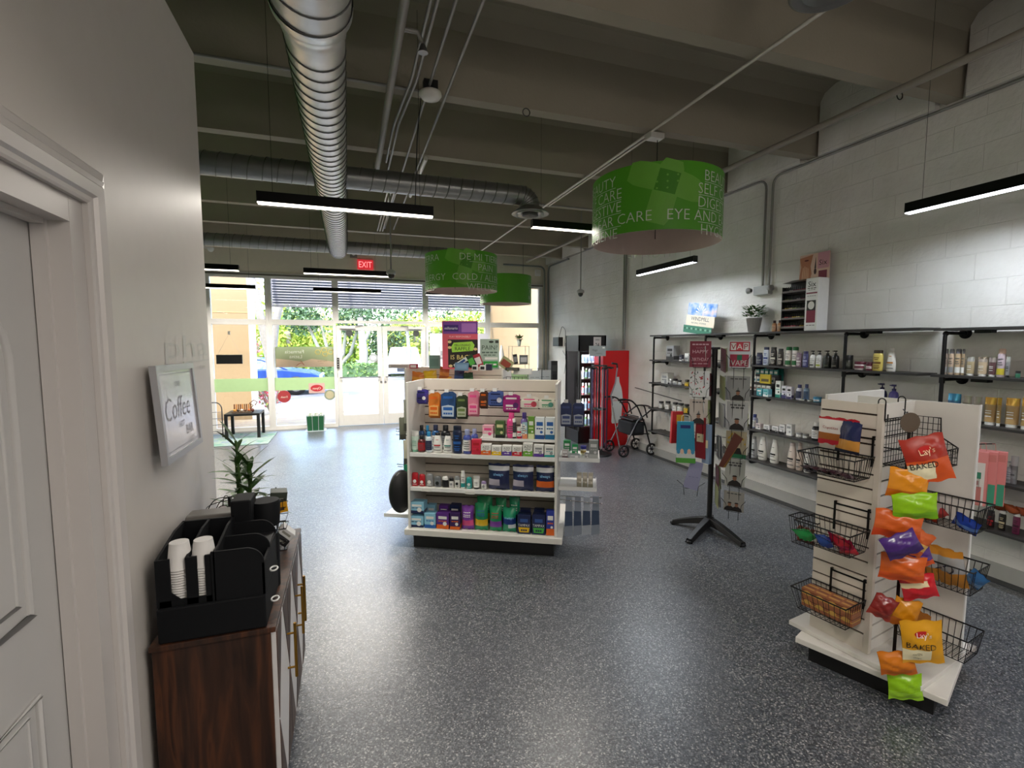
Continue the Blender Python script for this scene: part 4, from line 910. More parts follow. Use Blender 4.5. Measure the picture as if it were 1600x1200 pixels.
# shelves on its right side
def side_shelf(s0, s1, v0, v1, z, nm='end_shelf'):
    q = MB(); q.box(s0, s1, v0, v1, z-.012, z, WPLAST); q.box(s0, s1, v0-.005, v0, z-.02, z+.012, WPLAST); q.box(s1, s1+.005, v0, v1, z-.02, z+.012, WPLAST); return q.build(nm, g1)
side_shelf(1.27, 1.60, .12, .44, .80); side_shelf(1.27, 1.58, .12, .44, .555); side_shelf(-.32, -.01, .22, .50, .20)
q = MB()
for z0 in (.80, .555): q.prism([(1.265, z0-.10), (1.28, z0-.10), (1.58, z0-.012), (1.58, z0-.004), (1.265, z0-.004)], .43, .44, CHROME)
q.build('shelf_bracket', g1)
def on_g1(o, s, v, z, label, cat, group=None, rz=0): o.location = G1at(s, v, z); o.rotation_euler = (0, 0, G1r+rz); return tag(o, label, cat, group)
for i, (s, v, w, h, c1, c2, lb) in enumerate(((1.33, .30, .06, .115, '#1f8a4a', '#e0e0e0', 'tall green box on the white side shelf'), (1.40, .22, .05, .10, '#1f9a5a', '#e0e0e0', 'shorter green box on the white side shelf'),
        (1.32, .15, .05, .07, '#c8c4c0', '#503038', 'small pale box at the front of the side shelf'), (1.40, .14, .085, .03, '#b8bcbc', '#8a8c8c', 'flat grey box at the front of the side shelf'), (1.50, .15, .035, .045, '#909290', '#c0c0bc', 'little grey box at the side shelf corner'))):
    on_g1(make('box', w, h, c1, c2, '#f0f0f0', '')[2], s, v, z=.801, label=lb, cat='carton')
on_g1(make('jar', .05, .075, '#e0d8c0', '#3a3a90', '#b89850', '')[2], 1.47, .28, .801, 'white jar with violet lid on the side shelf', 'jar')
on_g1(make('box', .075, .15, '#8c908e', '#b8bab8', '#d8d8d8', '')[2], 1.555, .17, .801, 'grey hanging card pack on the side shelf edge', 'carton')
for k in range(3): on_g1(make('box', .04, .12, '#bdb5a4', '#8f8a78', '#dcd6c8', '')[2], 1.44+.047*k, .16, .556, ('left', 'middle', 'right')[k]+' tan box of three on the lower side shelf', 'carton', 'tan boxes on the lower side shelf')
m_clear = mat('#8a93a0', .25); m_strap = mat('#3c4c66', .4)
o = empty('hanging_clear_packs', G1at(1.30, .16, .46), G1r, 'row of clear and grey wrapped packs hanging low at the right side', 'hanging pack')
for k in range(4):
    q = MB(); x = .03+.075*k; m = (m_clear, m_clear, mat('#aab2bc', .3), m_clear)[k]
    q.prism([(x, 0), (x+.05, 0), (x+.062, -.32), (x-.01, -.34)], .0+.02*k, .012+.02*k, m); q.prism([(x-.006, -.12), (x+.054, -.12), (x+.058, -.24), (x-.008, -.25)], -.002+.02*k, .0+.02*k, m_strap); q.build('pack', o)
q = MB(); q.tube([(-.02, .1, -.02), (.33, .1, -.02)], .004, CHROME, 6); q.tube([(-.02, .0, -.02), (.33, .0, -.04)], .004, CHROME, 6); q.build('peg', o)
for k in range(2):
    o = on_g1(make('hpack', .095, .20, '#26345c', '#a8b0bc', '#3c4c7c', '')[2], 1.32+.105*k, .30, 1.05, ('left', 'right')[k]+' navy pack hanging at the upper right side', 'hanging pack', 'navy packs at the side')
# left side: black backed cushion, pegs and hanging bags
def ring_blob(q, w, h, d, m, ring): q.sphere((0, 0, 0), 1, m, 24, 12, w/2, d/2, h/2)
o = empty('lumbar_cushion', G1at(-.10, .10, .46), G1r+.9, 'round black cushion hanging at the left side of the centre display', 'cushion')
q = MB(); q.sphere((0, 0, 0), .19, BLACK, 26, 14, .62, .34, 1); q.build('pad', o); q = MB(); q.sphere((0, .012, 0), .193, mat('#5a5a60', .6), 26, 14, .60, .30, 1); q.build('piping', o)
q = MB()
for z in (.98, .96, .93, .66, .64): q.tube([(-.01, .22, z), (-.19, .22, z+.012)], .004, CHROME, 6)
q.build('peg', g1)
for i, (s, z0, h, w, c, lb) in enumerate(((-.07, .98, .28, .07, '#8a8c80', 'grey pouch hanging highest at the left side'), (-.12, .90, .20, .06, '#6c6f60', 'olive pouch hanging at the left side'),
        (-.08, .68, .22, .07, '#c8c4b0', 'pale strapped pack hanging at the left side'), (-.07, .53, .15, .09, '#177a58', 'green box hanging at the left side'), (-.07, .42, .1, .09, '#1c5a6c', 'teal box hanging at the left side'))):
    q, bf = pillow(w, h, .03, lambda u, v, c=c: mat(c, .5) if v > .3 else mat('#4a4c44', .5), 5, 8, i+50); o = q.build('hanging_pouch'); o.location = G1at(s, .2, z0); o.rotation_euler = (0, 0, G1r+.5); tag(o, lb, 'pouch')

# second gondola behind the first
G2at, G2r = frame_of((.68, 6.25), (.886, -.463))
g2 = gondola(G2at, G2r, 1.24, G2at(0, 0, 0), 'second white gondola standing right behind the front one', 1.44)
q = MB(); q.box(-.02, .0, .0, .46, .17, 1.44, m_panel); q.build('side_panel', g2); q = MB(); q.box(1.24, 1.26, -.02, .62, .17, 1.44, m_panel); q.build('side_panel', g2)
q = MB(); q.box(0, 1.24, .46, .85, 1.41, 1.43, m_panel); q.build('top_shelf', g2)
q = MB(); 
for x in (0,): 
    for k in range(6): q.tube([(1.28+.05*k, .1, 1.22), (1.28+.05*k, .1, 1.34)], .003, BLKMET, 5)
    for z in (1.22, 1.28, 1.34): q.tube([(1.28, .1, z), (1.55, .1, z)], .003, BLKMET, 5); q.tube([(1.28, -.12, z), (1.28, .1, z)], .003, BLKMET, 5)
q.build('wire_basket', g2)
def bag(w, h, d, mo, texts=(), seed=0, name='snack_bag'):
    q, bf = pillow(w, h, d, mo, 10, 14, seed)
    for (t, x, z, hh, c, mw, tl) in texts: q.text(t, x, z, hh, mat(c, .4), f=lambda p: (p[0], -bf(p[0], p[2])-.0018, p[2]), maxw=mw, tilt=tl)
    return q.build(name)
for i, (x, z, w, h, c, c2, lb) in enumerate(((.12, 1.30, .17, .15, '#c8702c', '#e09838', 'orange snack bag at the left end'), (.30, 1.30, .18, .17, '#d8a81c', '#e8c040', 'yellow snack bag, upper one'), (.47, 1.36, .13, .16, '#b86030', '#d88840', 'brown orange snack bag, upright'),
        (.50, 1.26, .17, .13, '#d89c1c', '#c87020', 'yellow snack bag, lower one'), (.66, 1.30, .13, .19, '#1c2850', '#384c80', 'navy snack pouch'), (.80, 1.30, .13, .15, '#274a30', '#508050', 'dark green snack pouch'),
        (1.0, 1.22, .15, .10, '#c8a020', '#d8b840', 'yellow bag between green and red'), (1.13, 1.22, .13, .10, '#8a1c20', '#b03030', 'dark red bag'))):
    o = bag(w, h, .05, lambda u, v, c=c, c2=c2: mat(c2, .3) if .3 < v < .6 else mat(c, .3), seed=i+70); o.location = G2at(x, .10, z-.06); o.rotation_euler = (0, .1*(-1)**i, G2r); tag(o, lb+' on the second gondola', 'snack bag', 'snack bags on the second gondola')
# posters standing on the second gondola
def board(name, x, y, z, w, h, rz, m, lb, cat, d=.012, tilt=0):
    r = empty(name, (x, y, z), (tilt, 0, rz), lb, cat); q = MB(); q.box(-w/2, w/2, 0, d, 0, h, m); q.build('board', r); return r
F = -.0012
o = board('raffle_poster', 1.32, 5.95, 1.435, .44, .60, -.28, mat('#e05a6c', .5), 'tall pink and black raffle poster on the second gondola', 'poster')
q = MB(); q.front(-.21, .22, .44, .59, F, mat('#7a3f9c', .5)); q.front(-.20, -.02, .47, .55, F-.001, mat('#3c1c70', .5)); q.text('millonario', -.11, .51, .035, mat('#f0e8f4', .5), y=F-.002, maxw=.16); q.front(.02, .2, .46, .57, F-.001, mat('#b070c0', .5))
q.text('PLAY RESPONSIBLY', 0, .405, .022, mat('#f4d0d4', .5), y=F, maxw=.38)
q.front(-.15, .22, .02, .37, F, mat('#221a14', .5)); q.prism([(-.10, .21), (.16, .23), (.18, .30), (.15, .345), (-.08, .33), (-.11, .28)], F-.003, F-.0005, mat('#a8dc48', .5))
q.text('MILLONARIO', .03, .30, .028, BLACK, y=F-.004, maxw=.2); q.text('RAFFLE', .03, .255, .042, BLACK, y=F-.004, maxw=.2); q.text('IS BACK', .02, .15, .055, mat('#f0d888', .5), y=F-.001, maxw=.28)
for (x, z) in ((-.13, .34), (-.13, .27), (.19, .25), (-.12, .04)): q.prism([(x+.025*math.cos(a), z+.018*math.sin(a)) for a in [2*PI*i/8 for i in range(8)]], F-.002, F-.0005, mat('#e8c890', .5))
q.build('print', o)
o = board('pain_sign', 1.66, 5.80, 1.435, .235, .375, -.30, mat('#9fb0a4', .5), 'grey green sign asking about pain beside the raffle poster', 'sign')
q = MB(); q.text('PAIN?', 0, .27, .055, mat('#3c4a40', .5), y=F, maxw=.2); q.prism([(.03*math.cos(a)+.02, .34+.014*math.sin(a)) for a in [2*PI*i/14 for i in range(14)]], F-.001, 0, mat('#2a3028', .5)); q.front(.07, .11, .325, .36, F, mat('#2a3028', .5))
scrib(q, -.10, .10, .20, .018, F, mat('#5a6a60', .5), 4); scrib(q, -.08, .08, .17, .012, F, mat('#5a6a60', .5), 3); q.front(-.06, .1, .12, .15, F, PAPER); q.front(-.08, .10, .02, .10, F, mat('#2a9a3c', .5)); scrib(q, -.06, .09, .05, .02, F-.001, PAPER, 3); q.build('print', o)
def small(name, x, y, z, w, d, h, c, lb, cat, rz=G2r, c2=None, tilt=(0, 0)):
    r = empty(name, (x, y, z), (tilt[0], tilt[1], rz), lb, cat); q = MB(); q.box(-w/2, w/2, 0, d, 0, h, mat(c, .45)); q.build('body', r, bevel=.003)
    if c2: q = MB(); q.front(-w*.38, w*.38, h*.2, h*.75, F, mat(c2, .4)); q.build('front_print', r)
    return r
small('stone_plaque', 1.03, 6.15, 1.435, .14, .03, .17, '#7c9890', 'grey green plaque left of the raffle poster', 'plaque', c2='#6a8880')
small('red_pack', .78, 6.28, 1.435, .10, .05, .06, '#a83048', 'small crimson pack at the left on the second gondola', 'pack', c2='#e8d8d8')
small('white_tray', .62, 6.45, 1.435, .30, .2, .05, '#c8bcb8', 'pale tray at the left end of the second gondola', 'tray', c2='#a89898')
small('blue_leaflet', 1.28, 5.72, 1.43, .17, .02, .10, '#5a7a98', 'blue grey leaflet holder before the raffle poster', 'leaflet', c2='#6a8cac', tilt=(-.3, 0))
small('blue_bar_pack', 1.30, 5.80, 1.50, .18, .03, .05, '#dcdcdc', 'white and blue slim pack leaning before the poster', 'pack', c2='#2c4a90', tilt=(0, -.55))
small('striped_leaflet', 1.53, 5.78, 1.47, .10, .01, .16, '#a82c3c', 'red striped leaflet fanned between the posters', 'leaflet', c2='#e8e0e0', tilt=(0, -.35))
small('green_leaflet', 1.45, 5.77, 1.47, .09, .01, .15, '#1c3a28', 'dark green leaflet fanned between the posters', 'leaflet', c2='#58b048', tilt=(0, -.45))
for i, x in enumerate((1.43, 1.52)): small('cube_clock', x, 5.66-.03*i, 1.43, .065, .05, .065, '#e0e0dc', ('left', 'right')[i]+' small white cube with dark face', 'clock', c2='#202024')
small('navy_pot', 1.60, 5.64, 1.43, .07, .06, .075, '#22243c', 'small dark navy pot under the pain sign', 'pot')
small('kraft_card', 1.80, 5.70, 1.45, .16, .006, .14, '#9a9a70', 'olive card tilted right of the pain sign', 'card', c2='#8a3c2c', tilt=(0, .6))
small('black_bar', 1.86, 5.52, 1.43, .17, .04, .035, '#1c1c1c', 'flat black block at the right end of the second gondola', 'block', c2='#5a5a50')
small('white_console', 1.98, 5.5, 1.38, .22, .1, .07, '#c8c8c4', 'pale grey low box behind the wire basket', 'box')
# ================================================================== snack tower (right)
TAat, TAr = frame_of((2.49, 1.67), (.18, -.984))       # face A: s runs toward the camera, 0 at the corner post
TBat, TBr = frame_of((2.49, 1.67), (.984, .18))
TCat, TCr = frame_of((2.85, 1.736), (.18, -.984))
tw = empty('snack_display_tower', (2.75, 1.75, 0), 0, 'white slatwall snack tower with black wire baskets at the right', 'display stand')
TWI = Matrix.Translation((-2.75, -1.75, 0))
def tq(at, r):
    """matrix that takes face-local coordinates to tower-local"""
    p = at(0, 0, 0); return TWI @ Matrix.Translation(p) @ Matrix.Rotation(r, 4, 'Z')
MA, MBm, MC = tq(TAat, TAr), tq(TBat, TBr), tq(TCat, TCr)
def tmb(q, M, name, parent=tw, bevel=0):
    q.v = [tuple(M @ Vector(v)) for v in q.v]; return q.build(name, parent, bevel=bevel)
K = Matrix.Rotation(math.radians(22), 4, 'Z')
q = MB(); q.box(-.265, .265, -.265, .265, 0, .10, m_kick); q.v = [tuple(Matrix.Translation((-.03, 0, 0)) @ K @ Vector(v)) for v in q.v]; q.build('kick_base', tw)
q = MB(); q.box(-.318, .318, -.318, .318, .10, .132, m_panel); q.v = [tuple(Matrix.Translation((-.03, 0, 0)) @ K @ Vector(v)) for v in q.v]; q.build('base_deck', tw, bevel=.004)
q = MB(); q.box(-.62, .38, -.13, .55, .133, .158, m_panel); tmb(q, MA, 'turntable_deck', bevel=.003) if 0 else None
q = MB(); q.box(-.374, .254, -.05, .58, .133, .158, m_panel); tmb(q, MA, 'turntable_deck', bevel=.003)
q = MB(); slat_panel(q, -.285, -.012, 0, .158, 1.45, .016, first=.053); tmb(q, MA, 'slat_panel')
q = MB(); q.box(-.014, .012, -.006, .022, .158, 1.455, m_slat); tmb(q, MA, 'corner_post', bevel=.002)
q = MB(); slat_panel(q, .020, .355, .0, .158, 1.45, .016, first=.088, m=m_panel, gm=mat('#1a1614', .6)); tmb(q, MBm, 'slat_panel')
q = MB(); q.box(-.28, .255, .0, .016, .158, 1.452, m_panel); q.box(.253, .258, -.002, .018, .158, 1.454, WPLAST); tmb(q, MC, 'smooth_panel')
q = MB(); q.box(.28, .95, .40, .416, .158, 1.45, m_panel); tmb(q, MBm, 'back_panel', bevel=.002)
q = MB(); q.box(-.02, .42, .0, .42, 1.44, 1.45, m_panel) if 0 else None
m_wire = mat('#0d0d0e', .4, .4)
def basket(name, at, r, s0, s1, zb, zr, depth, label, hooks=True):
    """wire basket hanging on a slat face; local y negative = toward the shopper"""
    o = empty(name, at(s0, 0, zb), r, label, 'wire basket', 'snack tower baskets'); w = s1-s0; h = zr-zb; f = .78
    def ring(z, k, rad): 
        i = (1-k)*.5; x0, x1, y0, y1 = w*i*.6, w*(1-i*.6), -.012, -depth*k
        q.tube([(x0, y0, z), (x1, y0, z), (x1, y1, z), (x0, y1, z)], rad, m_wire, 6, closed=True); return x0, x1, y0, y1
    q = MB(); ring(h, 1, .0038); q.build('rim', o)
    q = MB(); bx0, bx1, by0, by1 = ring(0, f, .0025)
    n = max(6, int(w/.026))
    for i in range(n+1):
        t = i/n; xr = w*t; xb = bx0+(bx1-bx0)*t
        q.tube([(xr, -.012, h), (xb, by0, 0), (xb, by1, 0), (xr, -depth, h)], .0016, m_wire, 4)
    m_ = max(5, int(depth/.024))
    for i in range(1, m_):
        t = i/m_; yr = -.012-(depth-.012)*t; yb = by0+(by1-by0)*t
        q.tube([(0, yr, h), (bx0, yb, 0), (bx1, yb, 0), (w, yr, h)], .0016, m_wire, 4)
    q.build('mesh_wires', o)
    if hooks:
        q = MB()
        for x in (w*.38, w*.96): q.box(x-.004, x+.004, -.016, -.008, h-.05, h+.10, m_wire); q.box(x-.004, x+.004, -.016, .004, h+.095, h+.105, m_wire)
        q.box(w*.38, w, -.004, .0, h+.085, h+.093, m_wire)
        q.build('hanging_hook', o)
    return o
basket('wire_basket', TAat, TAr, -.285, -.01, 1.075, 1.185, .20, 'upper black wire basket on the left face of the snack tower')
basket('wire_basket', TAat, TAr, -.285, -.01, .71, .815, .20, 'middle black wire basket on the left face, over the green pack') if 0 else None
basket('wire_basket', TAat, TAr, -.285, -.01, .69, .81, .20, 'middle black wire basket on the left face, holding candy packs')
basket('wire_basket', TAat, TAr, -.285, -.01, .315, .44, .20, 'lowest black wire basket on the left face, holding noodle packs')
basket('wire_basket', TCat, TCr, .02, .34, .86, .985, .20, 'black wire basket on the right panel with a blue wrapper', False)
basket('wire_basket', TCat, TCr, .02, .34, .56, .69, .20, 'black wire basket on the right panel full of silver snack bags', False)
basket('wire_basket', TCat, TCr, .02, .34, .225, .355, .20, 'nearly empty black wire basket low on the right panel', False)
# gridwall tray basket in the inner corner
o = empty('grid_basket', TBat(.03, -.006, 1.15), TBr, 'black gridwall basket in the inner corner at the tower top', 'wire basket')
q = MB(); W = .30; T = 1.375-1.15
for i in range(12): x = W*i/11; q.tube([(x, 0, 0), (x, 0, T)], .0016, m_wire, 4)
for i in range(8): z = T*i/7; q.tube([(0, 0, z), (W, 0, z)], .0016, m_wire, 4)
q.tube([(0, 0, 0), (W, 0, 0), (W, 0, T), (0, 0, T)], .0035, m_wire, 6, closed=True); q.build('back_grid', o)
q = MB(); pr_ = [(0, T), (-.115, T), (-.12, .13), (-.19, .085), (-.19, 0), (0, 0)]
q.tube([(W, y, z) for y, z in pr_], .0038, m_wire, 6, closed=True)
for i in range(1, 9):
    y = -.19*i/9; zt = T if y > -.117 else .13-(-.12-y)/.07*.045; q.tube([(W, y, 0), (W, y, zt)], .0016, m_wire, 4)
for i in range(1, 8):
    z = T*i/7; y1 = -.115 if z > .13 else (-.12-(.13-z)/.045*.07 if z > .085 else -.19); q.tube([(W, 0, z), (W, y1, z)], .0016, m_wire, 4)
q.build('side_grid', o)
q = MB()
for i in range(12): x = W*i/11; q.tube([(x, 0, 0), (x, -.19, 0), (x, -.19, .085)], .0016, m_wire, 4)
for i in range(1, 8): y = -.19*i/7; q.tube([(0, y, 0), (W, y, 0)], .0016, m_wire, 4)
for z in (.02, .04, .06): q.tube([(0, -.19, z), (W, -.19, z)], .0016, m_wire, 4)
q.tube([(0, 0, .085), (0, -.19, .085), (W, -.19, .085)], .0035, m_wire, 6); q.tube([(0, 0, 0), (0, -.19, 0), (W, -.19, 0)], .003, m_wire, 6); q.tube([(0, -.19, 0), (0, -.19, .085)], .003, m_wire, 6); q.build('tray', o)
for i, x in enumerate((-.0, .20)):
    o = empty('s_hook', TBat(x+.005, -.014, 1.38), TBr, ('left', 'right')[i]+' black hook over the slat panel edge holding the grid basket', 'hook', 'basket hooks')
    q = MB(); H = .085
    q.tube([(0, .03, H-.015)]+[(0, .014+.016*math.cos(t), H+.016*math.sin(t)) for t in [PI*i/8 for i in range(9)]]+[(0, -.002, 0)]+[(.014-.014*math.cos(t), -.002, -.014*math.sin(t)) for t in [PI*i/8 for i in range(9)]]+[(.028, -.002, .022)], .003, m_wire, 6); q.build('hook', o)
# snack bags hanging on the strip in front of the post
o = empty('clip_strip', TBat(-.115, -.165, 1.29), TBr-.5, 'round brown topped clip strip carrying the snack bags', 'clip strip')
q = MB(); q.lathe([(.045, 0), (.045, .004)], mat('#55483a', .5), 28, mx=Matrix.Translation((.0, 0, .105)) @ Matrix.Rotation(PI/2, 4, 'X')); q.build('round_tag', o)
q = MB(); q.box(-.008+.0, .008+.0, -.001, .001, -1.10, .10, m_wire); q.build('strip', o); q = MB(); q.tube([(0, .002, .13), (.115, .18, .14)], .003, m_wire, 6); q.build('hanging_arm', o)
RO, ORG, YEL, LIM, PUR, REDB, CRM = '#a02818', '#d8701c', '#d89a14', '#8cc014', '#4a2878', '#c01c28', '#e4dcb8'
def two(c, c2, lo=.0, hi=.35, right=1): return lambda u, v: mat(c2, .3) if (lo < v < hi and u < right) else mat(c, .2)
BG = [ # s, z centre, w, h, tilt, mo, texts, label
 (.062, 1.195, .155, .20, -.28, lambda u, v: mat(CRM, .35) if (.06 < v < .46 and u < .55) else (mat('#c8501c', .3) if v < .30 or (.3 < v < .5) else mat(RO, .28)),
   [("Lay's", 0, .14, .028, '#f0c8a0', .06, .1), ('BAKED', -.025, .083, .026, '#141414', .10, .0)], 'big red brown baked chips bag at the strip top'),
 (.045, 1.075, .145, .13, .1, two('#d88a18', '#b8600c', 0, .3), [], 'orange gold snack bag just under the top bag'),
 (.030, .973, .16, .115, -.12, two(LIM, '#70a810', .0, .3), [], 'lime green snack bag on the strip, upper one'),
 (.018, .865, .175, .12, .12, two('#c85a20', '#b84018', 0, .3), [], 'burnt orange snack bag under the lime one'),
 (-.045, .780, .13, .10, -.5, two(PUR, '#382060', 0, .4), [], 'purple snack bag sticking out left'),
 (.115, .775, .11, .12, .5, two('#c05a28', '#d8b060', .3, .6), [], 'crumpled orange and cream snack bag on the strip'),
 (.100, .700, .12, .09, -.3, two(PUR, '#c85020', 0, .3), [], 'dark purple bag folded behind the orange one'),
 (.028, .660, .165, .115, .06, two('#cc5c1c', '#c04a14', 0, .3), [], 'shiny orange snack bag at mid strip'),
 (.095, .560, .13, .11, -.3, two(REDB, '#d8c8a0', .55, .8, .7), [], 'bright red snack bag on the strip'),
 (-.030, .440, .09, .10, .4, two('#7a1c18', '#8a2c20', 0, .3), [], 'small dark red bag near the lower left'),
 (.135, .400, .10, .13, .2, two('#c88418', '#a85a14', 0, .3), [], 'yellow bag corner behind the lower baked bag'),
 (.090, .290, .150, .20, -.15, lambda u, v: mat(CRM, .35) if (.05 < v < .38 and u < .6) else mat('#d89c18', .28),
   [("Lay's", 0, .145, .026, '#f4e4d8', .055, .0), ('BAKED', -.012, .095, .026, '#141414', .11, -.06), ('OVEN', -.03, .055, .010, '#6a6040', .04, 0), ('chips', -.03, .035, .010, '#6a6040', .04, 0)], 'big yellow baked chips bag at the lower strip'),
 (.062, .165, .135, .105, -.2, two('#cc7414', '#b85c10', 0, .3), [], 'orange snack bag under the yellow baked bag'),
 (.110, .060, .130, .125, -.12, two(LIM, '#98cc2c', .0, .35), [], 'lime green snack bag hanging lowest, by the floor'),
]
BGP = [(-.139, 1.238), (-.165, 1.124), (-.17, 1.03), (-.187, .935), (-.265, .861), (-.051, .833), (-.039, .753), (-.172, .737), (-.098, .636), (-.243, .558), (-.085, .499), (-.115, .397), (-.146, .266), (-.092, .142)]
for i, (s, z, w, h, tl, mo, tx, lb) in enumerate(BG):
    s, z = BGP[i]; w *= 1.1; h *= 1.04
    q, bf = pillow(w, h, .045, mo, 12, 14, seed=i+11, wr=.22)
    if 'Lay' in str(tx):
        q.prism([(.034*math.cos(a), h*.72+.017*math.sin(a)) for a in [2*PI*k/18 for k in range(18)]], -bf(0, h*.7)-.0025, -bf(0, h*.7)-.001, mat('#c02020', .3))
    for (t, x, zz, hh, c, mw, tt) in tx: q.text(t, x, zz, hh, mat(c, .4), f=lambda p: (p[0], -bf(p[0], p[2])-.004, p[2]), maxw=mw, tilt=tt)
    for k, v in enumerate(q.v): q.v[k] = (v[0], v[1], v[2]-h)     # hangs from its top seam
    o = q.build('snack_bag'); o.location = TBat(s, -.18-.02*(i % 3)-(.035 if i in (0, 11) else 0), z+h/2); o.rotation_euler = (.06*((i % 3)-1), tl, TBr-.75); tag(o, lb, 'snack bag', 'snack bags on the clip strip')
# things in and above the baskets
def tbag(at, r, s, v, z, w, h, d, mo, lb, rot=(0, 0), texts=(), seed=0, rz=0, name='snack_bag', grp='packs on the snack tower'):
    q, bf = pillow(w, h, d, mo, 10, 12, seed, wr=.2)
    for (t, x, zz, hh, c, mw, tt) in texts: q.text(t, x, zz, hh, mat(c, .4), f=lambda p: (p[0], -bf(p[0], p[2])-.0025, p[2]), maxw=mw, tilt=tt)
    o = q.build(name); o.location = at(s, v, z); o.rotation_euler = (rot[0], rot[1], r+rz); tag(o, lb, 'snack bag', grp); return o
for k in range(3): tbag(TAat, TAr, -.165+.015*k, -.12+.04*k, 1.235-.006*k, .125, .14, .02, lambda u, v: mat('#b01c2c', .3) if v > .9 or v < .14 else (mat('#9a5a20', .35) if v < .45 else mat('#d8d2cc', .3)), ('front', 'middle', 'rear')[k]+' white and red empanada style snack bag on the peg', texts=[('Coyotitas', -.0, .085, .014, '#a02030', .09, 0)] if k == 0 else [], seed=90+k)
for k in range(4): tbag(TAat, TAr, -.115+.022*k, -.10-.02*k+.0, 1.205+.003*k, .075, .155, .03, lambda u, v: mat('#1c2450', .3) if v > .40 else (mat('#c88c3c', .35) if v > .12 else mat('#18182c', .3)), ('leftmost', 'second', 'third', 'rightmost')[k]+' navy and gold nut bag on the upper peg', rot=(0, .05), seed=100+k)
q = MB(); q.tube([(0, 0, 0), (0, -.2, 0), (0, -.2, .02)], .003, m_wire, 6)
for i in range(5): tbag(TAat, TAr, -.24+.045*i, -.10-.01*(i % 2), 1.083+.006*(i % 2), .05, .13, .025, two('#3a2630', '#6a5a60', .3, .6), 'dark wrapped bar lying in the upper basket, number %s from the left' % ('one', 'two', 'three', 'four', 'five')[i], rot=(1.35, .3), seed=110+i, name='candy_bar')
o = tbag(TAat, TAr, -.235, -.12, .70, .10, .11, .05, two('#2a9a4c', '#e0e8e0', 0, .3), 'green and white candy pack in the middle basket', rot=(.9, -.2), seed=120)
o = tbag(TAat, TAr, -.15, -.12, .70, .09, .11, .05, two('#244a9a', '#c8d4e4', 0, .4), 'blue candy pack in the middle basket', rot=(.9, .2), seed=121)
o = tbag(TAat, TAr, -.09, -.10, .705, .12, .12, .05, two('#b01c2c', '#a02040', 0, .4), 'red candy pack in the middle basket', rot=(.8, .3), texts=[('Crks', 0, .07, .02, '#e8e0d8', .08, 0)], seed=122)
o = tbag(TAat, TAr, -.04, -.13, .70, .09, .09, .04, two('#8a1838', '#c83040', 0, .4), 'crimson candy pack in the middle basket corner', rot=(.5, -.3), seed=123)
m_noo, m_noy, m_nor = mat('#9a6040', .4), mat('#c8a050', .4), mat('#5a2c1c', .4)
for i in range(4):
    for j in range(2):
        q = MB(); q.box(-.031, .031, -.082, 0, 0, .05, m_noo); q.box(-.0315, .0315, -.0825, .0005, .019, .024, m_noy); q.box(-.0315, .0315, -.0825, .0005, .036, .040, m_nor)
        q.prism([(.02*math.cos(a), .028+.012*math.sin(a)) for a in [2*PI*k/12 for k in range(12)]], -.0835, -.082, m_noy)
        for k in range(3): q.box(-.026, .026, -.07+.022*k, -.062+.022*k, .05, .0506, m_noy if k != 1 else m_nor)
        o = q.build('noodle_pack', bevel=.002); o.location = TAat(-.24+.064*i, -.035-.004*j, .321+.0515*j); o.rotation_euler = (0, 0, TAr); tag(o, ('upper', 'lower')[1-j]+' orange brown noodle pack, %s from the left in the lowest basket' % ('first', 'second', 'third', 'fourth')[i], 'noodle pack', 'noodle packs')
# right panel baskets
tbag(TCat, TCr, .10, -.10, .865, .12, .12, .045, lambda u, v: mat('#b83820', .3) if v < .4 else mat('#c8b8b4', .3), 'red and white bag in the upper right basket', rot=(.3, .2), seed=130)
tbag(TCat, TCr, .14, -.06, .865, .12, .12, .04, two('#a83c38', '#c0b4b0', .4, .7), 'crimson striped bag leaning in the upper right basket', rot=(.4, -.5), seed=131)
tbag(TCat, TCr, .27, -.13, .865, .10, .09, .045, two('#1c3c9c', '#5a80c8', .3, .6), 'crumpled royal blue wrapper in the upper right basket', rot=(.5, .4), seed=132)
for i in range(4): tbag(TCat, TCr, .07+.06*i, -.10-.015*(i % 2), .57, .11, .19, .05, lambda u, v: mat('#c8862c', .3) if v < .40 or v > .86 else mat('#b8b8b8', .25, .3), ('leftmost', 'second', 'third', 'rightmost')[i]+' silver and amber snack bag in the full basket', rot=(.25, .25-.12*i), texts=[('D', 0, .10, .04, '#242438', .05, .3)] if i > 1 else [], seed=140+i)
tbag(TCat, TCr, .30, -.10, .60, .07, .13, .04, two('#3c78b8', '#5c98d0', .2, .5), 'light blue wrapper at the full basket corner', rot=(.6, .6), seed=146)
for i in range(2): tbag(TCat, TCr, .08+.05*i, -.11, .235, .075, .17, .035, two('#c07830', '#e0c890', .3, .45), ('left', 'right')[i]+' small amber snack bag in the nearly empty basket', rot=(.3, .3-.2*i), seed=150+i)
for i in range(3): tbag(TBat, TBr, .13+.06*i, -.12, 1.158, .06, .075, .03, two('#5a2030', '#b8a040', .2, .5), ('left', 'middle', 'right')[i]+' plum and yellow candy pack in the grid basket', rot=(1.2, .2), seed=160+i, name='candy_pack')
# little far basket with a maroon net of sweets
o = basket('wire_basket', TBat, TBr, .0, .16, .60, .76, .12, 'narrow wire basket behind the tower at left, holding brown sweets', False)
o.location = TAat(-.42, .10, .60); o.rotation_euler = (0, 0, TAr)
q = MB()
for k in range(9): q.sphere((.03+.035*(k % 3), -.05-.02*(k // 3 % 2), .02+.03*(k//3)), .018, mat('#6a2c1c', .35), 10, 6)
o = q.build('wrapped_sweets'); o.location = TAat(-.42, .10, .60); o.rotation_euler = (0, 0, TAr); tag(o, 'brown wrapped sweets heaped in the narrow basket', 'sweets', kind='stuff')

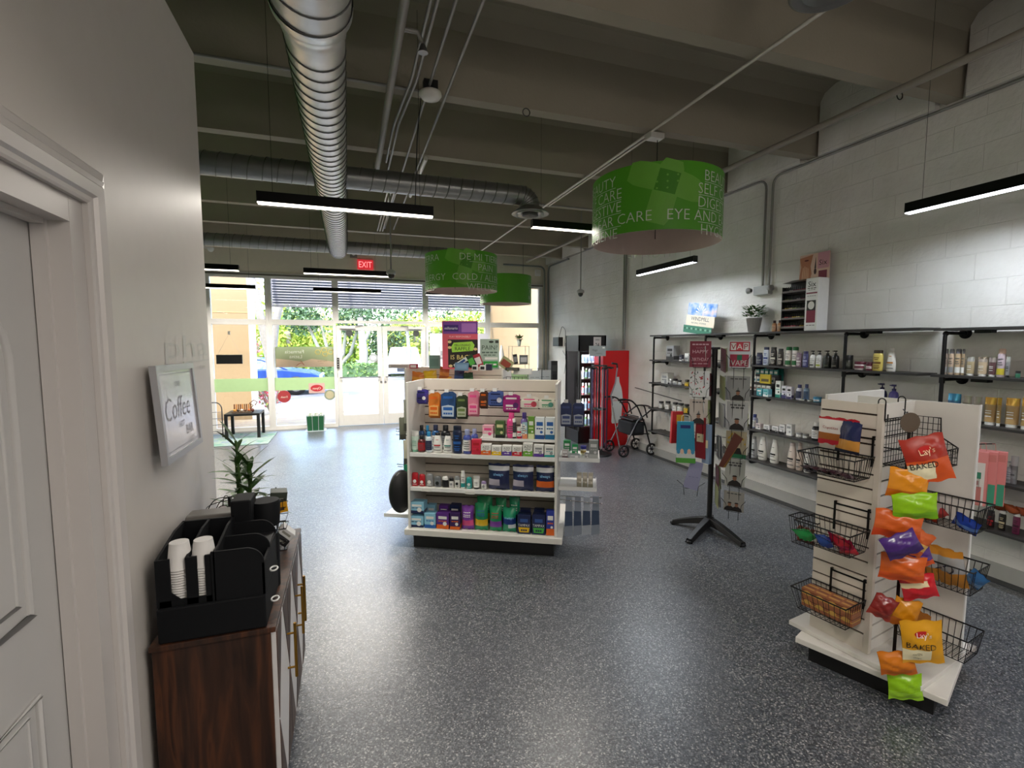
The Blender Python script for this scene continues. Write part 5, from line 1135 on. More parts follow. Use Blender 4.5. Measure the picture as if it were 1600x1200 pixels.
# ================================================================== wall shelving of pipe and boards
m_wood = mat('#2c2a29', .5, noise=.2, nscale=30)
def pipe_shelf(y0, y1, levels, ups, label, zbot):
    r = empty('pipe_wall_shelf', (4.29, (y0+y1)/2, 0), 0, label, 'shelf', 'black pipe shelves'); cy = (y0+y1)/2
    for z in levels:
        q = MB(); q.box(.0, .24, y0-cy, y1-cy, z, z+.02, m_wood); q.build('shelf_board', r, bevel=.002)
    for u in ups:
        q = MB(); yy = u-cy; zt = levels[0]-.018
        q.tube(bend([(.24, yy, zt), (.02, yy, zt), (.02, yy, zbot), (.24, yy, zbot)], .03, 4), .0135, PIPE, 10)
        for z in levels[1:]:
            if z-.018 > zbot+.05: q.tube([(.02, yy, z-.018), (.24, yy, z-.018)], .0125, PIPE, 10); q.tube([(.02, yy, z-.045), (.02, yy, z+.01)], .0185, PIPE, 10)
        q.sphere((.028, yy, zt-.004), .02, PIPE, 12, 7); q.build('pipe_upright', r)
        for z in levels:
            q = MB(); q.lathe([(.042, 0), (.042, .006), (.022, .008), (.022, .022)], PIPE, 20, mx=Matrix.Translation((.258, yy, z-.018)) @ Matrix.Rotation(-PI/2, 4, 'Y')); q.build('wall_flange', r)
    for u in ups:
        for z in levels[:2]:
            q = MB(); q.box(.02, .08, u-cy-.28, u-cy-.18, z-.022, z-.001, BLKMET); q.build('joining_plate', r)
    return r
pipe_shelf(2.62, 6.26, [1.86, 1.495, 1.155, .77, .425], [6.18, 5.08, 4.29, 3.24], 'long black pipe and board shelf unit on the right wall', .40)
pipe_shelf(.55, 2.53, [1.85, 1.495, 1.145, .755, .41], [2.46, 1.0], 'second black pipe shelf unit cut by the right picture edge', .38)
# things on the top board
zt = 1.881
r = empty('card_sign', (4.36, 5.30, zt), (0, .12, -PI/2), 'windmill card sign with blue sky leaning on the top shelf', 'sign')
m_sky, nt, b = newmat('printed_sky'); tcn = N(nt, 'TexCoord'); no = N(nt, 'TexNoise', Scale=9.0); nt.links.new(tcn.outputs['Object'], no.inputs['Vector'])
rr = ramp(nt, [(.35, '#3c7cc8'), (.55, '#a8b8d8'), (.7, '#e0c8c0')]); nt.links.new(no.outputs['Fac'], rr.inputs[0]); nt.links.new(rr.outputs[0], b.inputs['Base Color'])
q = MB(); q.box(-.29, .25, 0, .006, 0, .10, mat('#3f7a64', .5)); q.box(-.25, .29, 0, .006, .10, .24, mat('#e4d8c4', .5)); q.box(-.23, .31, 0, .006, .24, .40, m_sky); q.build('board', r)
q = MB(); q.text('WINDMILL', .02, .195, .05, mat('#2c3a4a', .5), y=F, maxw=.46); q.text('NATURAL VITAMINS', .0, .14, .022, mat('#4a5a5a', .5), y=F, maxw=.38)
for k in range(7):
    a = PI*(k+.5)/7; q.quad([(.03+.03*math.cos(a), F, .27+.03*math.sin(a)), (.03+.10*math.cos(a-.1), F, .27+.10*math.sin(a-.1)), (.03+.11*math.cos(a), F, .27+.11*math.sin(a)), (.03+.10*math.cos(a+.1), F, .27+.10*math.sin(a+.1))], PAPER)
for k in range(12): q.prism([(-.26+.045*k+.02*math.cos(t), .06+.015*math.sin(t)) for t in [2*PI*j/7 for j in range(7)]], F, 0, mat('#7ca890' if k % 2 else '#2c5c4a', .5))
q.build('print', r)
def leafy(q, n, R, H, m, z0, lw=.012, seed=1, ll=.07, up=.4):
    rd = random.Random(seed)
    for i in range(n):
        a = rd.uniform(0, 2*PI); rr_ = R*rd.random()**.6; z = z0+H*rd.random(); c = Vector((rr_*math.cos(a), rr_*math.sin(a), z))
        d = Vector((math.cos(a+rd.uniform(-.8, .8)), math.sin(a+rd.uniform(-.8, .8)), rd.uniform(-.3, 1)*up+.1)).normalized(); s = d.cross(Vector((0, 0, 1))).normalized()*lw; L = ll*rd.uniform(.6, 1.2)
        q.add([c, c+d*L*.5+s, c+d*L, c+d*L*.5-s], [(0, 1, 2, 3)], m)
m_leaf = mat('#3f6a2c', .5, noise=.3); m_leaf2 = mat('#2c4c20', .5, noise=.3)
r = empty('potted_fern', (4.40, 4.40, zt), 0, 'small leafy plant in a ribbed grey pot on the top shelf', 'plant')
q = MB(); q.lathe([(.055, 0), (.058, .01), (.078, .15), (.084, .155), (.084, .165), (.074, .165), (.07, .14)], mat('#8c8a88', .4), 20); q.lathe([(.0, .145), (.073, .145)], mat('#2a2018', .8), 16, caps=False)
for k in range(20): a = 2*PI*k/20; q.tube([(.058*math.cos(a), .058*math.sin(a), .01), (.08*math.cos(a), .08*math.sin(a), .15)], .003, mat('#7c7a78', .4), 4)
q.build('pot', r); q = MB(); leafy(q, 420, .11, .12, m_leaf, .17, .011, 3, .06); q.build('foliage', r)
for i, y in enumerate((4.10, 4.03)): 
    o = make('bottle', .05, .12, '#a87850', '#2c1418', '#c8a080', '')[2]; o.location = (4.36, y, zt); o.rotation_euler = (0, 0, -PI/2); tag(o, ('left', 'right')[i]+' small amber bottle beside the nail polish display', 'bottle', 'amber bottles on top')
r = empty('nail_polish_display', (4.36, 3.79, zt), -PI/2, 'tiered nail polish display with white side column on the top shelf', 'display')
q = MB(); w = .42; BKB = mat('#141214', .4)
q.box(-w/2, .07, .12, .14, 0, .50, BKB); q.box(-w/2, -w/2+.008, 0, .14, 0, .46, BKB)
q.prism([(0, .50), (.14, .54), (.14, .50)], -w/2, .07, BKB, axis='x')
for k in range(5): q.box(-w/2, .07, 0, .12, .02+.092*k, .03+.092*k, mat('#8a8480', .4)); q.box(-w/2, .07, .0, .004, .02+.092*k, .05+.092*k, mat('#6a6462', .3))
q.build('tiered_rack', r)
q = MB(); q.box(.07, w/2, .0, .14, 0, .52, WPLAST); q.build('side_column', r, bevel=.004)
q = MB(); x = .14; WN = mat('#7a1838', .4)
q.text('Six', x, .46, .055, mat('#2a2226', .5), y=F, maxw=.10); scrib(q, .09, .19, .415, .008, F, mat('#5a5458', .5), 3); scrib(q, .10, .18, .40, .006, F, mat('#8a8488', .5), 3); q.front(.08, .20, .365, .378, F, WN); scrib(q, .09, .19, .34, .006, F, mat('#9a9498', .5), 4)
q.front(.09, .19, .08, .20, F, WN); q.front(.09, .19, .20, .30, F, BKB); q.prism([(x+.035*math.cos(t), .25+.04*math.sin(t)) for t in [2*PI*j/16 for j in range(16)]], F-.001, F, PAPER); scrib(q, .09, .19, .05, .008, F, mat('#8a8488', .5), 3)
q.build('column_print', r)
q = MB(); q.box(-.12, w/2, .125, .135, .50, .78, mat('#d8b8a8', .5)); q.build('header_card', r)
q = MB(); y = .1235; SK = mat('#b87858', .5)
q.prism([(-.12, .50), (.0, .50), (.02, .58), (.005, .66), (.03, .77), (-.12, .75), (-.10, .66), (-.115, .58)], y, .125, SK)
for k in range(4): q.prism([(-.09+.022*k, .52), (-.078+.022*k, .52), (-.07+.018*k, .66-.01*abs(k-1)), (-.08+.018*k, .665-.01*abs(k-1))], y-.001, y, mat('#d8a888', .5))
q.prism([(-.04+.025*math.cos(t), .72+.008*math.sin(t)) for t in [2*PI*j/12 for j in range(12)]], y-.001, y, mat('#5a1c20', .5)); q.prism([(.06+.014*math.cos(t), .60+.03*math.sin(t)) for t in [2*PI*j/12 for j in range(12)]], y, .125, mat('#3c1c24', .4)); q.prism([(.05, .63), (.07, .63), (.062, .74)], y, .125, mat('#4a3c40', .4))
q.front(.085, w/2, .62, .78, y, mat('#c8909c', .5)); q.front(.10, .19, .52, .60, y, WN); q.text('Six', .145, .68, .055, mat('#3a2226', .5), y=y-.001, maxw=.10); q.build('header_print', r)
pcol = ['#7a1c30', '#a03040', '#c05058', '#581428', '#c8a838', '#d8c890', '#8a9a50', '#4a5a30', '#303038', '#9a9498', '#6a3048']
protos = {}
for k in range(5):
    for j in range(11):
        c = pcol[(j//2+k*2) % 11]
        if c not in protos:
            q = MB(); q.lathe([(.0095, 0), (.0105, .004), (.0105, .024), (.005, .03)], mat(c, .15), 10); q.lathe([(.006, .03), (.005, .062)], BKB, 8); o = q.build('nail_polish_bottle'); protos[c] = o
        else: o = protos[c].copy(); COL.objects.link(o)
        X = -w/2+.022+.0235*j; o.location = (4.36+.035, 3.79-X, zt+.031+.092*k); tag(o, 'tiny dark capped nail polish bottle in the tiered display', 'nail polish', 'nail polish bottles')
# travel-size rack on the second shelf
r = empty('travel_size_rack', (4.335, 4.20, 1.176), -PI/2, 'tiered teal rack of small toiletry packs on the second wall shelf', 'rack')
q = MB(); TEA = mat('#1f6a64', .4)
for k in range(3): q.box(-.20, .12, .02+.05*k, .07+.05*k, 0, .05+.09*k, mat('#2a2a2e', .5))
q.box(-.22, .14, .16, .165, 0, .30, TEA); q.tube([(-.22, .1, .305), (.14, .1, .305)], .004, BLKMET, 6); q.build('rack_body', r)
for k in range(3):
    for j in range(5):
        q = MB(); c = [('#2a8a84', '#d8dcd8'), ('#d8d8d4', '#2a6a7c'), ('#c8c4bc', '#6a4a3c')][k]; x = -.19+.062*j
        q.box(x, x+.05, .015+.05*(2-k), .03+.05*(2-k), .052+.09*(2-k), .13+.09*(2-k) if k == 0 else .115+.09*(2-k), mat(c[0], .4)); q.front(x+.006, x+.044, .065+.09*(2-k), .09+.09*(2-k), .0145+.05*(2-k), mat(c[1], .4)); q.build('toiletry_pack', r)
q = MB(); q.box(-.02, .12, -.0, .02, .14, .24, mat('#b8a418', .4)); q.front(.0, .10, .16, .19, -.001, mat('#4a3c10', .4)); q.build('yellow_card', r)
# wire tray low left
r = empty('wire_tray', (4.32, 5.35, .446), -PI/2, 'small dark wire tray on the lowest wall shelf at left', 'tray')
q = MB()
for k in range(9): x = -.12+.03*k; q.tube([(x, 0, .09), (x*.85, .02, 0), (x*.85, .16, 0), (x, .18, .09)], .0015, m_wire, 4)
q.tube([(-.12, 0, .09), (.12, 0, .09), (.12, .18, .09), (-.12, .18, .09)], .003, m_wire, 6, closed=True); q.tube([(-.1, .02, 0), (.1, .02, 0), (.1, .16, 0), (-.1, .16, 0)], .002, m_wire, 6, closed=True); q.build('wires', r)
o = make('box', .08, .10, '#2c2c60', '#a83040', '#8c9cc8', '')[2]; o.location = (4.31, 5.16, .446); o.rotation_euler = (0, 0, -PI/2); tag(o, 'small navy and red box beside the wire tray', 'carton')
# gift bags and dark bottles behind the tower
for i in range(3):
    q = MB(); w, h, d = .20, .38, .05; m_pk = mat('#d88480', .5); CW = mat('#d8cfc8', .5)
    q.box(-w/2, w/2, 0, d, 0, h, m_pk); e = F
    if i == 0:
        q.front(-w*.49, w*.44, .0, h*.80, e, CW); q.prism([(-.02+.06*math.cos(t), h*.66+.05*math.sin(t)*(1 if math.sin(t) < 0 else .6)) for t in [2*PI*k/18 for k in range(18)]], e-.001, e, mat('#a83050', .5))
        for k in range(7): q.tube([(-.005+.01*j, e-.001, h*(.34+.028*k)+.006*(-1)**j) for j in range(8)], .0012, mat('#1f5a4a', .5), 4)
        q.prism([(-.06+.06*math.cos(t), h*.20+.035*max(0, math.sin(t))) for t in [2*PI*k/18 for k in range(18)]], e-.001, e, mat('#2f6a50', .5)); q.prism([(-.09+.02*math.cos(t), h*.46+.03*math.sin(t)) for t in [2*PI*k/12 for k in range(12)]], e-.001, e, mat('#b07878', .5))
        q.front(.05, .075, 0, h*.35, e-.001, mat('#b87068', .5)); q.front(.04, .07, h*.5, h*.62, e-.001, mat('#2f7a5c', .5)); q.front(.035, .06, h*.38, h*.46, e-.001, mat('#b88080', .5))
    else: q.front(-w*.46, w*.46, h*.82, h*.95, e, mat('#c87870', .5)); q.front(w*.30, w*.48, 0, h*.4, e, mat('#3f9a78', .5))
    q.tube([(-.04, .01, h), (-.035, .01, h+.05), (.035, .01, h+.05), (.04, .01, h)], .002, m_pk, 5)
    o = q.build('gift_bag'); o.location = (4.13+.06*i, 2.16-.022*i, .62+.0*i); o.rotation_euler = (0, 0, -1.15); tag(o, ('nearest', 'middle', 'rearmost')[i]+' pink patterned gift bag hanging behind the snack tower', 'gift bag', 'pink gift bags')
q = MB(); q.tube([(4.29, 2.1, 1.05), (4.12, 2.14, 1.05)], .004, m_wire, 6); tag(q.build('bag_peg'), 'thin black peg holding the pink gift bags', 'peg')
for i, (y, c) in enumerate(((2.10, '#8a4020'), (2.02, '#b85c30'), (1.95, '#a04c28'))):
    q, bf = pillow(.10, .09, .05, two(c, '#5a2814', .2, .5), 8, 8, 170+i); o = q.build('foil_pack'); o.location = (4.40, y, .57); o.rotation_euler = (.9, .3, -PI/2); tag(o, ('left', 'middle', 'right')[i]+' copper foil pack lying above the dark bottles at far right', 'pack', 'copper packs')

# ================================================================== greeting card spinner
SPX, SPY = 3.18, 3.62
sp_ = empty('card_spinner', (SPX, SPY, 0), 0, 'black revolving greeting card rack on a four footed base', 'card rack')
q = MB(); q.tube([(0, 0, .05), (0, 0, .62)], .024, BLACK, 14); q.tube([(0, 0, .60), (0, 0, 1.70)], .025, BLACK, 14); q.lathe([(.03, .10), (.05, .06), (.05, .05)], BLACK, 16); q.build('pole', sp_)
va = math.atan2(-SPY, -SPX)
for k in range(4):
    a = (math.radians(-158), math.radians(-108), math.radians(5), math.radians(68))[k]; L = (.30, .40, .28, .36)[k]
    a = [math.atan2(3.81-SPY, 3.0-SPX), math.atan2(3.23-SPY, 3.19-SPX), math.atan2(3.43-SPY, 2.81-SPX), math.atan2(3.90-SPY, 3.45-SPX)][k]; L = [.33, .41, .43, .33][k]
    q = MB(); n = 8; P = []
    for i in range(n+1):
        t = i/n; x = L*t; z = .095-.075*t**1.6; hw_ = .050-.020*t; th = .060-.025*t
        P.append((x, hw_, z, th))
    vs = []; 
    for x, hw_, z, th in P: vs += [(x, -hw_, z-th/2), (x, hw_, z-th/2), (x, hw_*.6, z+th/2), (x, -hw_*.6, z+th/2)]
    vs = [(x, y, max(.001, z)) for x, y, z in vs]
    fs = [(i*4+j, i*4+(j+1) % 4, (i+1)*4+(j+1) % 4, (i+1)*4+j) for i in range(n) for j in range(4)]+[(0, 1, 2, 3), (n*4+3, n*4+2, n*4+1, n*4)]
    q.add(vs, fs, BLACK, False, Matrix.Rotation(a, 4, 'Z')); q.sphere((L*math.cos(a), L*math.sin(a), .014), .026, BLACK, 10, 6, 1, 1, .5); q.build('leg', sp_, bevel=.004)
q = MB(); q.box(-.05, .05, -.012, .012, 1.70, 1.72, BLACK); q.build('top_bar', sp_)
vx, vy = math.cos(va), math.sin(va); rx, ry = vy*-1, vx      # view-right at the rack = (sin..)
RX, RY = -vy, vx                                             # to the photographer's right
def col_at(off, tow): return (SPX+RX*off*1+vx*tow, SPY+RY*off+vy*tow)
cards = [
 (0, 1.545, .18, .235, '#7a1c34', 'maroon vape style card at the rack top left', [('HAPPY', '#d8a8b0'), ('BIRTHDAY', '#d8a8b0')]),
 (0, 1.275, .17, .235, '#d4d4d2', 'white card with red and black leaf dots', 'dots'),
 (0, 1.03, .155, .22, '#b8aca0', 'beige card with a dark hatted figure', 'fig'),
 (1, 1.545, .18, .235, '#c8ccd0', 'pale card with red block letters at the rack top right', 'vap'),
 (1, 1.255, .19, .215, '#8c8c8a', 'grey card with a figure in a party hat', 'fig'),
 (1, .99, .175, .25, '#a8a8a6', 'light grey card with two text lines over a face', 'figt'),
 (1, .735, .17, .24, '#a89c80', 'card with gold pattern and green foot', 'gold'),
 (1, .475, .165, .24, '#a8a8a0', 'grey card with a graduate photo', 'figt'),
 (1, .245, .17, .18, '#98948c', 'lowest grey card with two capped people', 'fig2'),
]
def card(w, h, c, kind, q):
    q.box(-w/2, w/2, 0, .003, 0, h, mat(c, .5)); e = F; dk = mat('#1c1614', .5); sk = mat('#8a6048', .5); tx = mat('#4a4a4a', .5)
    if isinstance(kind, list):
        for i, (t, cc) in enumerate(kind): q.text(t, 0, h*(.60-.30*i), h*.13, mat(cc, .5), y=e, maxw=w*.8)
        scrib(q, -w*.4, w*.4, h*.85, h*.05, e, mat('#c8a0a8', .5), 5); q.tube([(x*w*.4, e, h*.74+.006*(-1)**i) for i, x in enumerate([-.5+.1*k for k in range(11)])], .001, mat('#c8a0a8', .5), 4); scrib(q, -w*.4, w*.4, h*.12, h*.03, e, mat('#c8a0a8', .5), 3)
    elif kind == 'dots':
        rd = random.Random(5)
        for i in range(34):
            x, z = rd.uniform(-w*.42, w*.42), rd.uniform(h*.05, h*.95); m = mat(rd.choice(['#a82030', '#28282c', '#b83040', '#506a58']), .5); r0 = rd.uniform(.004, .009); a0 = rd.uniform(0, 3)
            q.prism([(x+r0*math.cos(t)*1.6*math.cos(a0)-r0*.6*math.sin(t)*math.sin(a0), z+r0*1.6*math.cos(t)*math.sin(a0)+r0*.6*math.sin(t)*math.cos(a0)) for t in [2*PI*k/8 for k in range(8)]], e-.0005, 0, m)
    elif kind == 'vap':
        q.front(-w*.45, w*.45, h*.62, h*.97, e, mat('#b02c3c', .5))
        for t, x, cc in (('V', -.28, '#8a1420'), ('A', 0, '#d8d8d4'), ('P', .28, '#d8d8d4')): q.front(w*(x-.12), w*(x+.12), h*.66, h*.93, e-.0006, mat('#d8d8d4' if t != 'A' else '#c84050', .5)); q.text(t, w*x, h*.79, h*.2, mat('#9a1424' if t != 'A' else '#e4e4e0', .5), y=e-.0012)
        q.front(-w*.42, w*.42, h*.04, h*.5, e, mat('#a03048', .5)); q.text('VAPE', 0, h*.18, h*.2, mat('#c8c8c4', .5), y=e-.0006, maxw=w*.75); q.front(-w*.1, w*.12, h*.28, h*.48, e-.001, mat('#1f6a4c', .5))
    else:
        if kind in ('figt', 'fig', 'fig2'):
            n = 1 if kind != 'fig2' else 2
            scrib(q, -w*.36, w*.36, h*.86, h*.05, e, tx, 4)
            if kind == 'figt': scrib(q, -w*.32, w*.32, h*.76, h*.06, e, tx, 3)
            for i in range(n):
                cx = (0 if n == 1 else (-.2, .14)[i])*w; s = h*(.24 if n == 1 else .26)
                q.prism([(cx-s*1.0, 0), (cx+s*1.0, 0), (cx+s*.85, s*.55), (cx+s*.3, s*.95), (cx-s*.3, s*.95), (cx-s*.85, s*.55)], e-.0004, 0, dk)
                q.prism([(cx+s*.30*math.cos(t), s*1.25+s*.38*math.sin(t)) for t in [2*PI*k/12 for k in range(12)]], e-.001, e-.0004, sk)
                q.prism([(cx-s*.42, s*1.5), (cx+s*.42, s*1.5), (cx+s*.2, s*1.72), (cx-s*.2, s*1.72)], e-.0016, e-.001, dk)
                if kind == 'fig' and h > .2: q.prism([(cx-s*.2, s*1.7), (cx+s*.2, s*1.7), (cx+s*.05, s*2.3)], e-.0016, e-.001, mat('#6a6a68', .5))
        elif kind == 'gold':
            rd = random.Random(8)
            for i in range(18): x, z = rd.uniform(-w*.42, w*.42), rd.uniform(h*.45, h*.9); q.prism([(x-.008, z), (x, z+.012), (x+.008, z), (x, z-.012)], e-.0005, 0, mat('#b89828', .4))
            q.prism([(-w*.3, h*.15), (w*.3, h*.15), (w*.2, h*.38), (-w*.2, h*.38)], e-.0005, 0, dk); q.front(-w*.5, w*.5, 0, h*.15, e, mat('#1f6a44', .5))
for ci, (off, tow, da) in enumerate(((-.12, .12, .10), (.20, .10, -.18))):
    px_, py_ = col_at(off, tow); fa = va+PI/2+da
    q = MB()
    M = Matrix.Translation((px_-SPX, py_-SPY, 0)) @ Matrix.Rotation(fa, 4, 'Z')
    for x in (-.04, .04): q.tube([(x, .006, .16 if ci else .86), (x, .006, 1.62)], .0025, m_wire, 5, mx=M)
    for c in cards:
        if c[0] == ci:
            z = c[1]
            q.tube([(-.10, -.035, z+.11), (-.065, -.012, z+.06), (-.055, -.006, z-.01), (.055, -.006, z-.01), (.065, -.012, z+.06), (.10, -.035, z+.11)], .0025, m_wire, 5, mx=M); q.tube([(-.04, -.006, z-.01), (-.04, .006, z-.01)], .0025, m_wire, 5, mx=M)
    for z in (1.6, .9): q.tube([(0, .006, z), tuple(M.inverted() @ Vector((0, 0, z)))], .003, m_wire, 5, mx=M)
    q.build('card_pocket_frame', sp_)
    for c in cards:
        if c[0] != ci: continue
        q = MB(); card(c[2], c[3], c[4], c[6], q); o = q.build('greeting_card'); o.location = (px_, py_, c[1]-.005); o.rotation_euler = (-.04, 0, fa); tag(o, c[5], 'greeting card', 'greeting cards')
# edge-on pockets between the two faces
k = 0
for off, tow, da, zs in ((-.045, .03, 1.3, (1.53, 1.27, 1.02)), (.075, .03, 1.85, (1.50, 1.25, 1.0)), (-.05, .02, 1.4, (.95, .72)), (.06, .03, 1.75, (.42, .25, .70))):
    px_, py_ = col_at(off, tow)
    for z in zs:
        for j in range(3):
            q = MB(); c = ['#b8b8b4', '#8c8c90', '#c8c8c4', '#6a4048', '#98a070'][(k+j) % 5]; q.box(-.075, .075, 0, .003, 0, .21, mat(c, .5)); scrib(q, -.05, .05, .1, .03, F, mat('#5a5a5a', .5), 3)
            o = q.build('greeting_card'); o.location = (px_+.012*j*RX, py_+.012*j*RY, z); o.rotation_euler = (-.05, (-.12, .0, .12)[j], va+PI/2+da); tag(o, 'greeting card seen edge on beside the spinner pole', 'greeting card', 'edge on cards')
        k += 1
# folded gold and brown wrap sheaf
q = MB()
for j in range(6): q.prism([(-.02+.004*j, 0), (.02+.004*j, 0), (.10, .30), (.02, .33)], .006*j, .006*j+.003, mat(['#5a2c20', '#b89828', '#3a1c18'][j % 3], .4))
px_, py_ = col_at(.08, .20); o = q.build('gift_wrap_sheaf'); o.location = (px_, py_, .66); o.rotation_euler = (0, .25, va+PI/2); tag(o, 'brown and gold wrap sheaf slanting across the card spinner', 'gift wrap')
def gbag(name, off, tow, z, w, h, c, lb, da=0, extra=None, tilt=0):
    px_, py_ = col_at(off, tow); r = empty(name, (px_, py_, z), (0, tilt, va+PI/2+da), lb, 'gift bag', 'gift bags on the spinner'); q = MB()
    q.prism([(-w/2, 0), (w/2, 0), (w*.42, h), (-w*.42, h)], 0, .035, mat(c, .45)); q.build('bag', r)
    q = MB()
    if extra: extra(q, w, h)
    else: q.front(-w*.3, w*.3, h*.4, h*.6, F, mat('#d8c8a0', .5))
    q.build('print', r); q = MB(); q.tube(bend([(-w*.2, .003, h), (-w*.18, .003, h+.06), (w*.18, .003, h+.06), (w*.2, .003, h)], .02), .002, PAPER, 5); q.build('handle', r)
def bluep(q, w, h):
    q.front(-w*.25, w*.25, h*.84, h*.92, F, mat('#1c2c6c', .5)); q.front(-w*.5, w*.5, .0, h*.12, F, mat('#4f9a38', .5)); q.front(-w*.48, w*.48, h*.12, h*.30, F, mat('#c8ccc8', .5))
    for k in range(5): q.prism([(w*(-.36+.18*k)+.016*math.cos(t), h*.28+.025*math.sin(t)) for t in [2*PI*j/9 for j in range(9)]], F-.001, F, mat('#d8b8a0' if k % 2 else '#3a8ab0', .5))
gbag('gift_bag', -.215, .19, .665, .17, .38, '#2488a8', 'sky blue gift bag with green foot on the card spinner', .05, bluep, -.03)
gbag('gift_bag', -.30, .08, .82, .12, .30, '#b81c1c', 'scarlet gift bag behind the sky blue one', .5, lambda q, w, h: (q.front(-w*.1, w*.5, h*.6, h*.9, F, mat('#e0a828', .5))))
gbag('gift_bag', -.10, .10, .70, .11, .38, '#8a1820', 'dark red gift bag right of the sky blue one', -.5)
gbag('gift_bag', -.05, .12, .66, .08, .36, '#7c90a8', 'slim pale blue gift bag close to the spinner pole', -.7)
px_, py_ = col_at(-.165, .16); q = MB(); q.prism([(-.07, 0), (.06, -.02), (.09, .24), (-.02, .25)], 0, .004, mat('#8c8ca8', .5)); scrib(q, -.03, .06, .10, .004, F, mat('#6c6c88', .5), 3); o = q.build('envelope'); o.location = (px_, py_, .43); o.rotation_euler = (-.1, .05, va+PI/2); tag(o, 'lavender envelope in the lowest left pocket of the spinner', 'envelope')
q = MB(); M = Matrix.Translation((px_-SPX, py_-SPY, 0)) @ Matrix.Rotation(va+PI/2, 4, 'Z')
q.tube([(-.12, -.035, .50), (-.065, -.012, .45), (-.055, -.006, .36)], .0025, m_wire, 5, mx=M); q.tube([(.12, -.035, .50), (.065, -.012, .45), (.055, -.006, .36)], .0025, m_wire, 5, mx=M); q.tube([(-.055, .01, .42), (.055, .01, .42)], .0025, m_wire, 5, mx=M); q.build('card_pocket_frame', sp_)

# ================================================================== corner: fridge, red cooler, canes, rollator
fx, fy = 4.08, 7.75
r = empty('glass_door_fridge', (4.045, 7.86, 0), 0, 'black upright drinks fridge with glass front in the far corner', 'fridge')
r.scale = (.736, .78, 1)
q = MB(); B_ = mat('#111214', .3)
q.box(-.36, .36, .30, .36, .0, 1.90, B_); q.box(-.36, .36, -.34, .36, 1.62, 1.90, B_); q.box(-.36, .36, -.34, .36, 0, .22, B_); q.box(.32, .36, -.34, .36, 0, 1.9, B_); q.box(-.36, -.33, -.34, -.30, .2, 1.9, B_); q.box(-.36, -.33, .3, .36, .2, 1.9, B_); q.build('cabinet', r, bevel=.004)
q = MB(); q.box(-.355, -.350, -.30, .30, .22, 1.86, GL); q.build('side_glass', r)
q = MB(); q.box(-.34, .32, -.365, -.355, .24, 1.60, GL); q.build('door_glass', r)
q = MB(); q.box(-.36, -.31, -.375, -.345, .22, 1.62, B_); q.box(.31, .36, -.375, -.345, .22, 1.62, B_); q.box(-.31, .31, -.375, -.345, 1.56, 1.62, B_); q.box(-.31, .31, -.375, -.345, .22, .28, B_); dfr = q.build('door_frame', r); 
q = MB(); q.tube([(-.335, -.40, .7), (-.335, -.40, 1.3)], .012, ALU, 8); q.build('door_handle', dfr)
for z in (.30, .58, .86, 1.14, 1.42):
    q = MB(); q.box(-.33, .31, -.32, .29, z-.01, z, mat('#9a9a9c', .4, .6)); q.build('fridge_shelf', r)
L = bpy.data.lights.new('fridge_led', 'AREA'); L.energy = 7; L.size = .5; L.size_y = .05; L.shape = 'RECTANGLE'; lo = bpy.data.objects.new('fridge_light', L); COL.objects.link(lo); lo.parent = r; lo.location = (0, -.25, 1.6)
L = bpy.data.lights.new('fridge_led', 'AREA'); L.energy = 5; L.size = .04; L.size_y = 1.2; L.shape = 'RECTANGLE'; lo = bpy.data.objects.new('fridge_light', L); COL.objects.link(lo); lo.parent = r; lo.location = (-.30, -.31, .95); lo.rotation_euler = (PI/2, 0, -.4)
q = MB(); q.front(.02, .22, 1.67, 1.87, -.342, WPLAST); q.text('OPEN', .12, 1.82, .03, BLACK, y=-.343, maxw=.13); q.text('24', .12, 1.73, .075, BLACK, y=-.343, maxw=.11); q.build('white_sticker', r)
bt = None; kk = 0
for z in (.30, .58, .86, 1.14, 1.42):
    for ix in range(7):
        for iy in range(2):
            c = ['#d8dce0', '#b8d0e0', '#a83030', '#d8dce0', '#5a8a50', '#c8d4dc', '#8ab0d0'][(ix+int(z*7)) % 7]
            if iy: continue
            o = make('bottle', .052, .20 if z < 1.4 else .13, c, '#e4e4e4', '#7c98b8', '')[2] if kk < 7 else copy_tree(fr[(ix+int(z*7)) % 7])
            if kk == 0: fr = []
            if kk < 7: fr.append(o)
            kk += 1; x = -.27+.085*ix; o.location = (4.045+x*.72, 7.86-.20+.2*iy, z+.001)
            tag(o, 'drink bottle on a shelf inside the black glass fridge', 'bottle', 'bottles in the fridge')
for k in range(14):
    if k == 0: q = MB(); q.lathe([(.033, 0), (.04, .008), (.04, .07), (.034, .078)], mat('#d8dadc', .35), 16); c0 = q.build('white_can'); o = c0
    else: o = c0.copy(); COL.objects.link(o)
    o.location = (3.845, 7.86+.06, .31+.081*k+(.02 if k > 6 else 0)); tag(o, 'white can in the stacked column behind the fridge side glass', 'can', 'white cans in the fridge')
r = empty('red_drinks_cooler', (4.30, 7.50, 0), 0, 'red drinks cooler with a white bottle outline on its side', 'cooler')
m_red = mat('#c00812', .3, noise=.03)
q = MB(); q.box(-.255, .245, -.28, .04, .0, 1.635, m_red); q.build('cabinet', r, bevel=.006)
half = [(.0, .395), (.085, .395), (.100, .42), (.095, .55), (.105, .70), (.112, .82), (.100, .93), (.085, 1.0), (.045, 1.10), (.036, 1.17), (.036, 1.19), (0, 1.19)]
P = [(x+.02, z) for x, z in half]+[(-x+.02, z) for x, z in half[::-1][1:-1]]
q = MB(); q.prism(P, -.283, -.279, mat('#c8ccca', .4)); q.build('bottle_outline', r)
q = MB(); q.text('Coca-Cola', .02, .80, .05, mat('#a01018', .4), y=-.2835, maxw=.17); q.build('bottle_script', r)
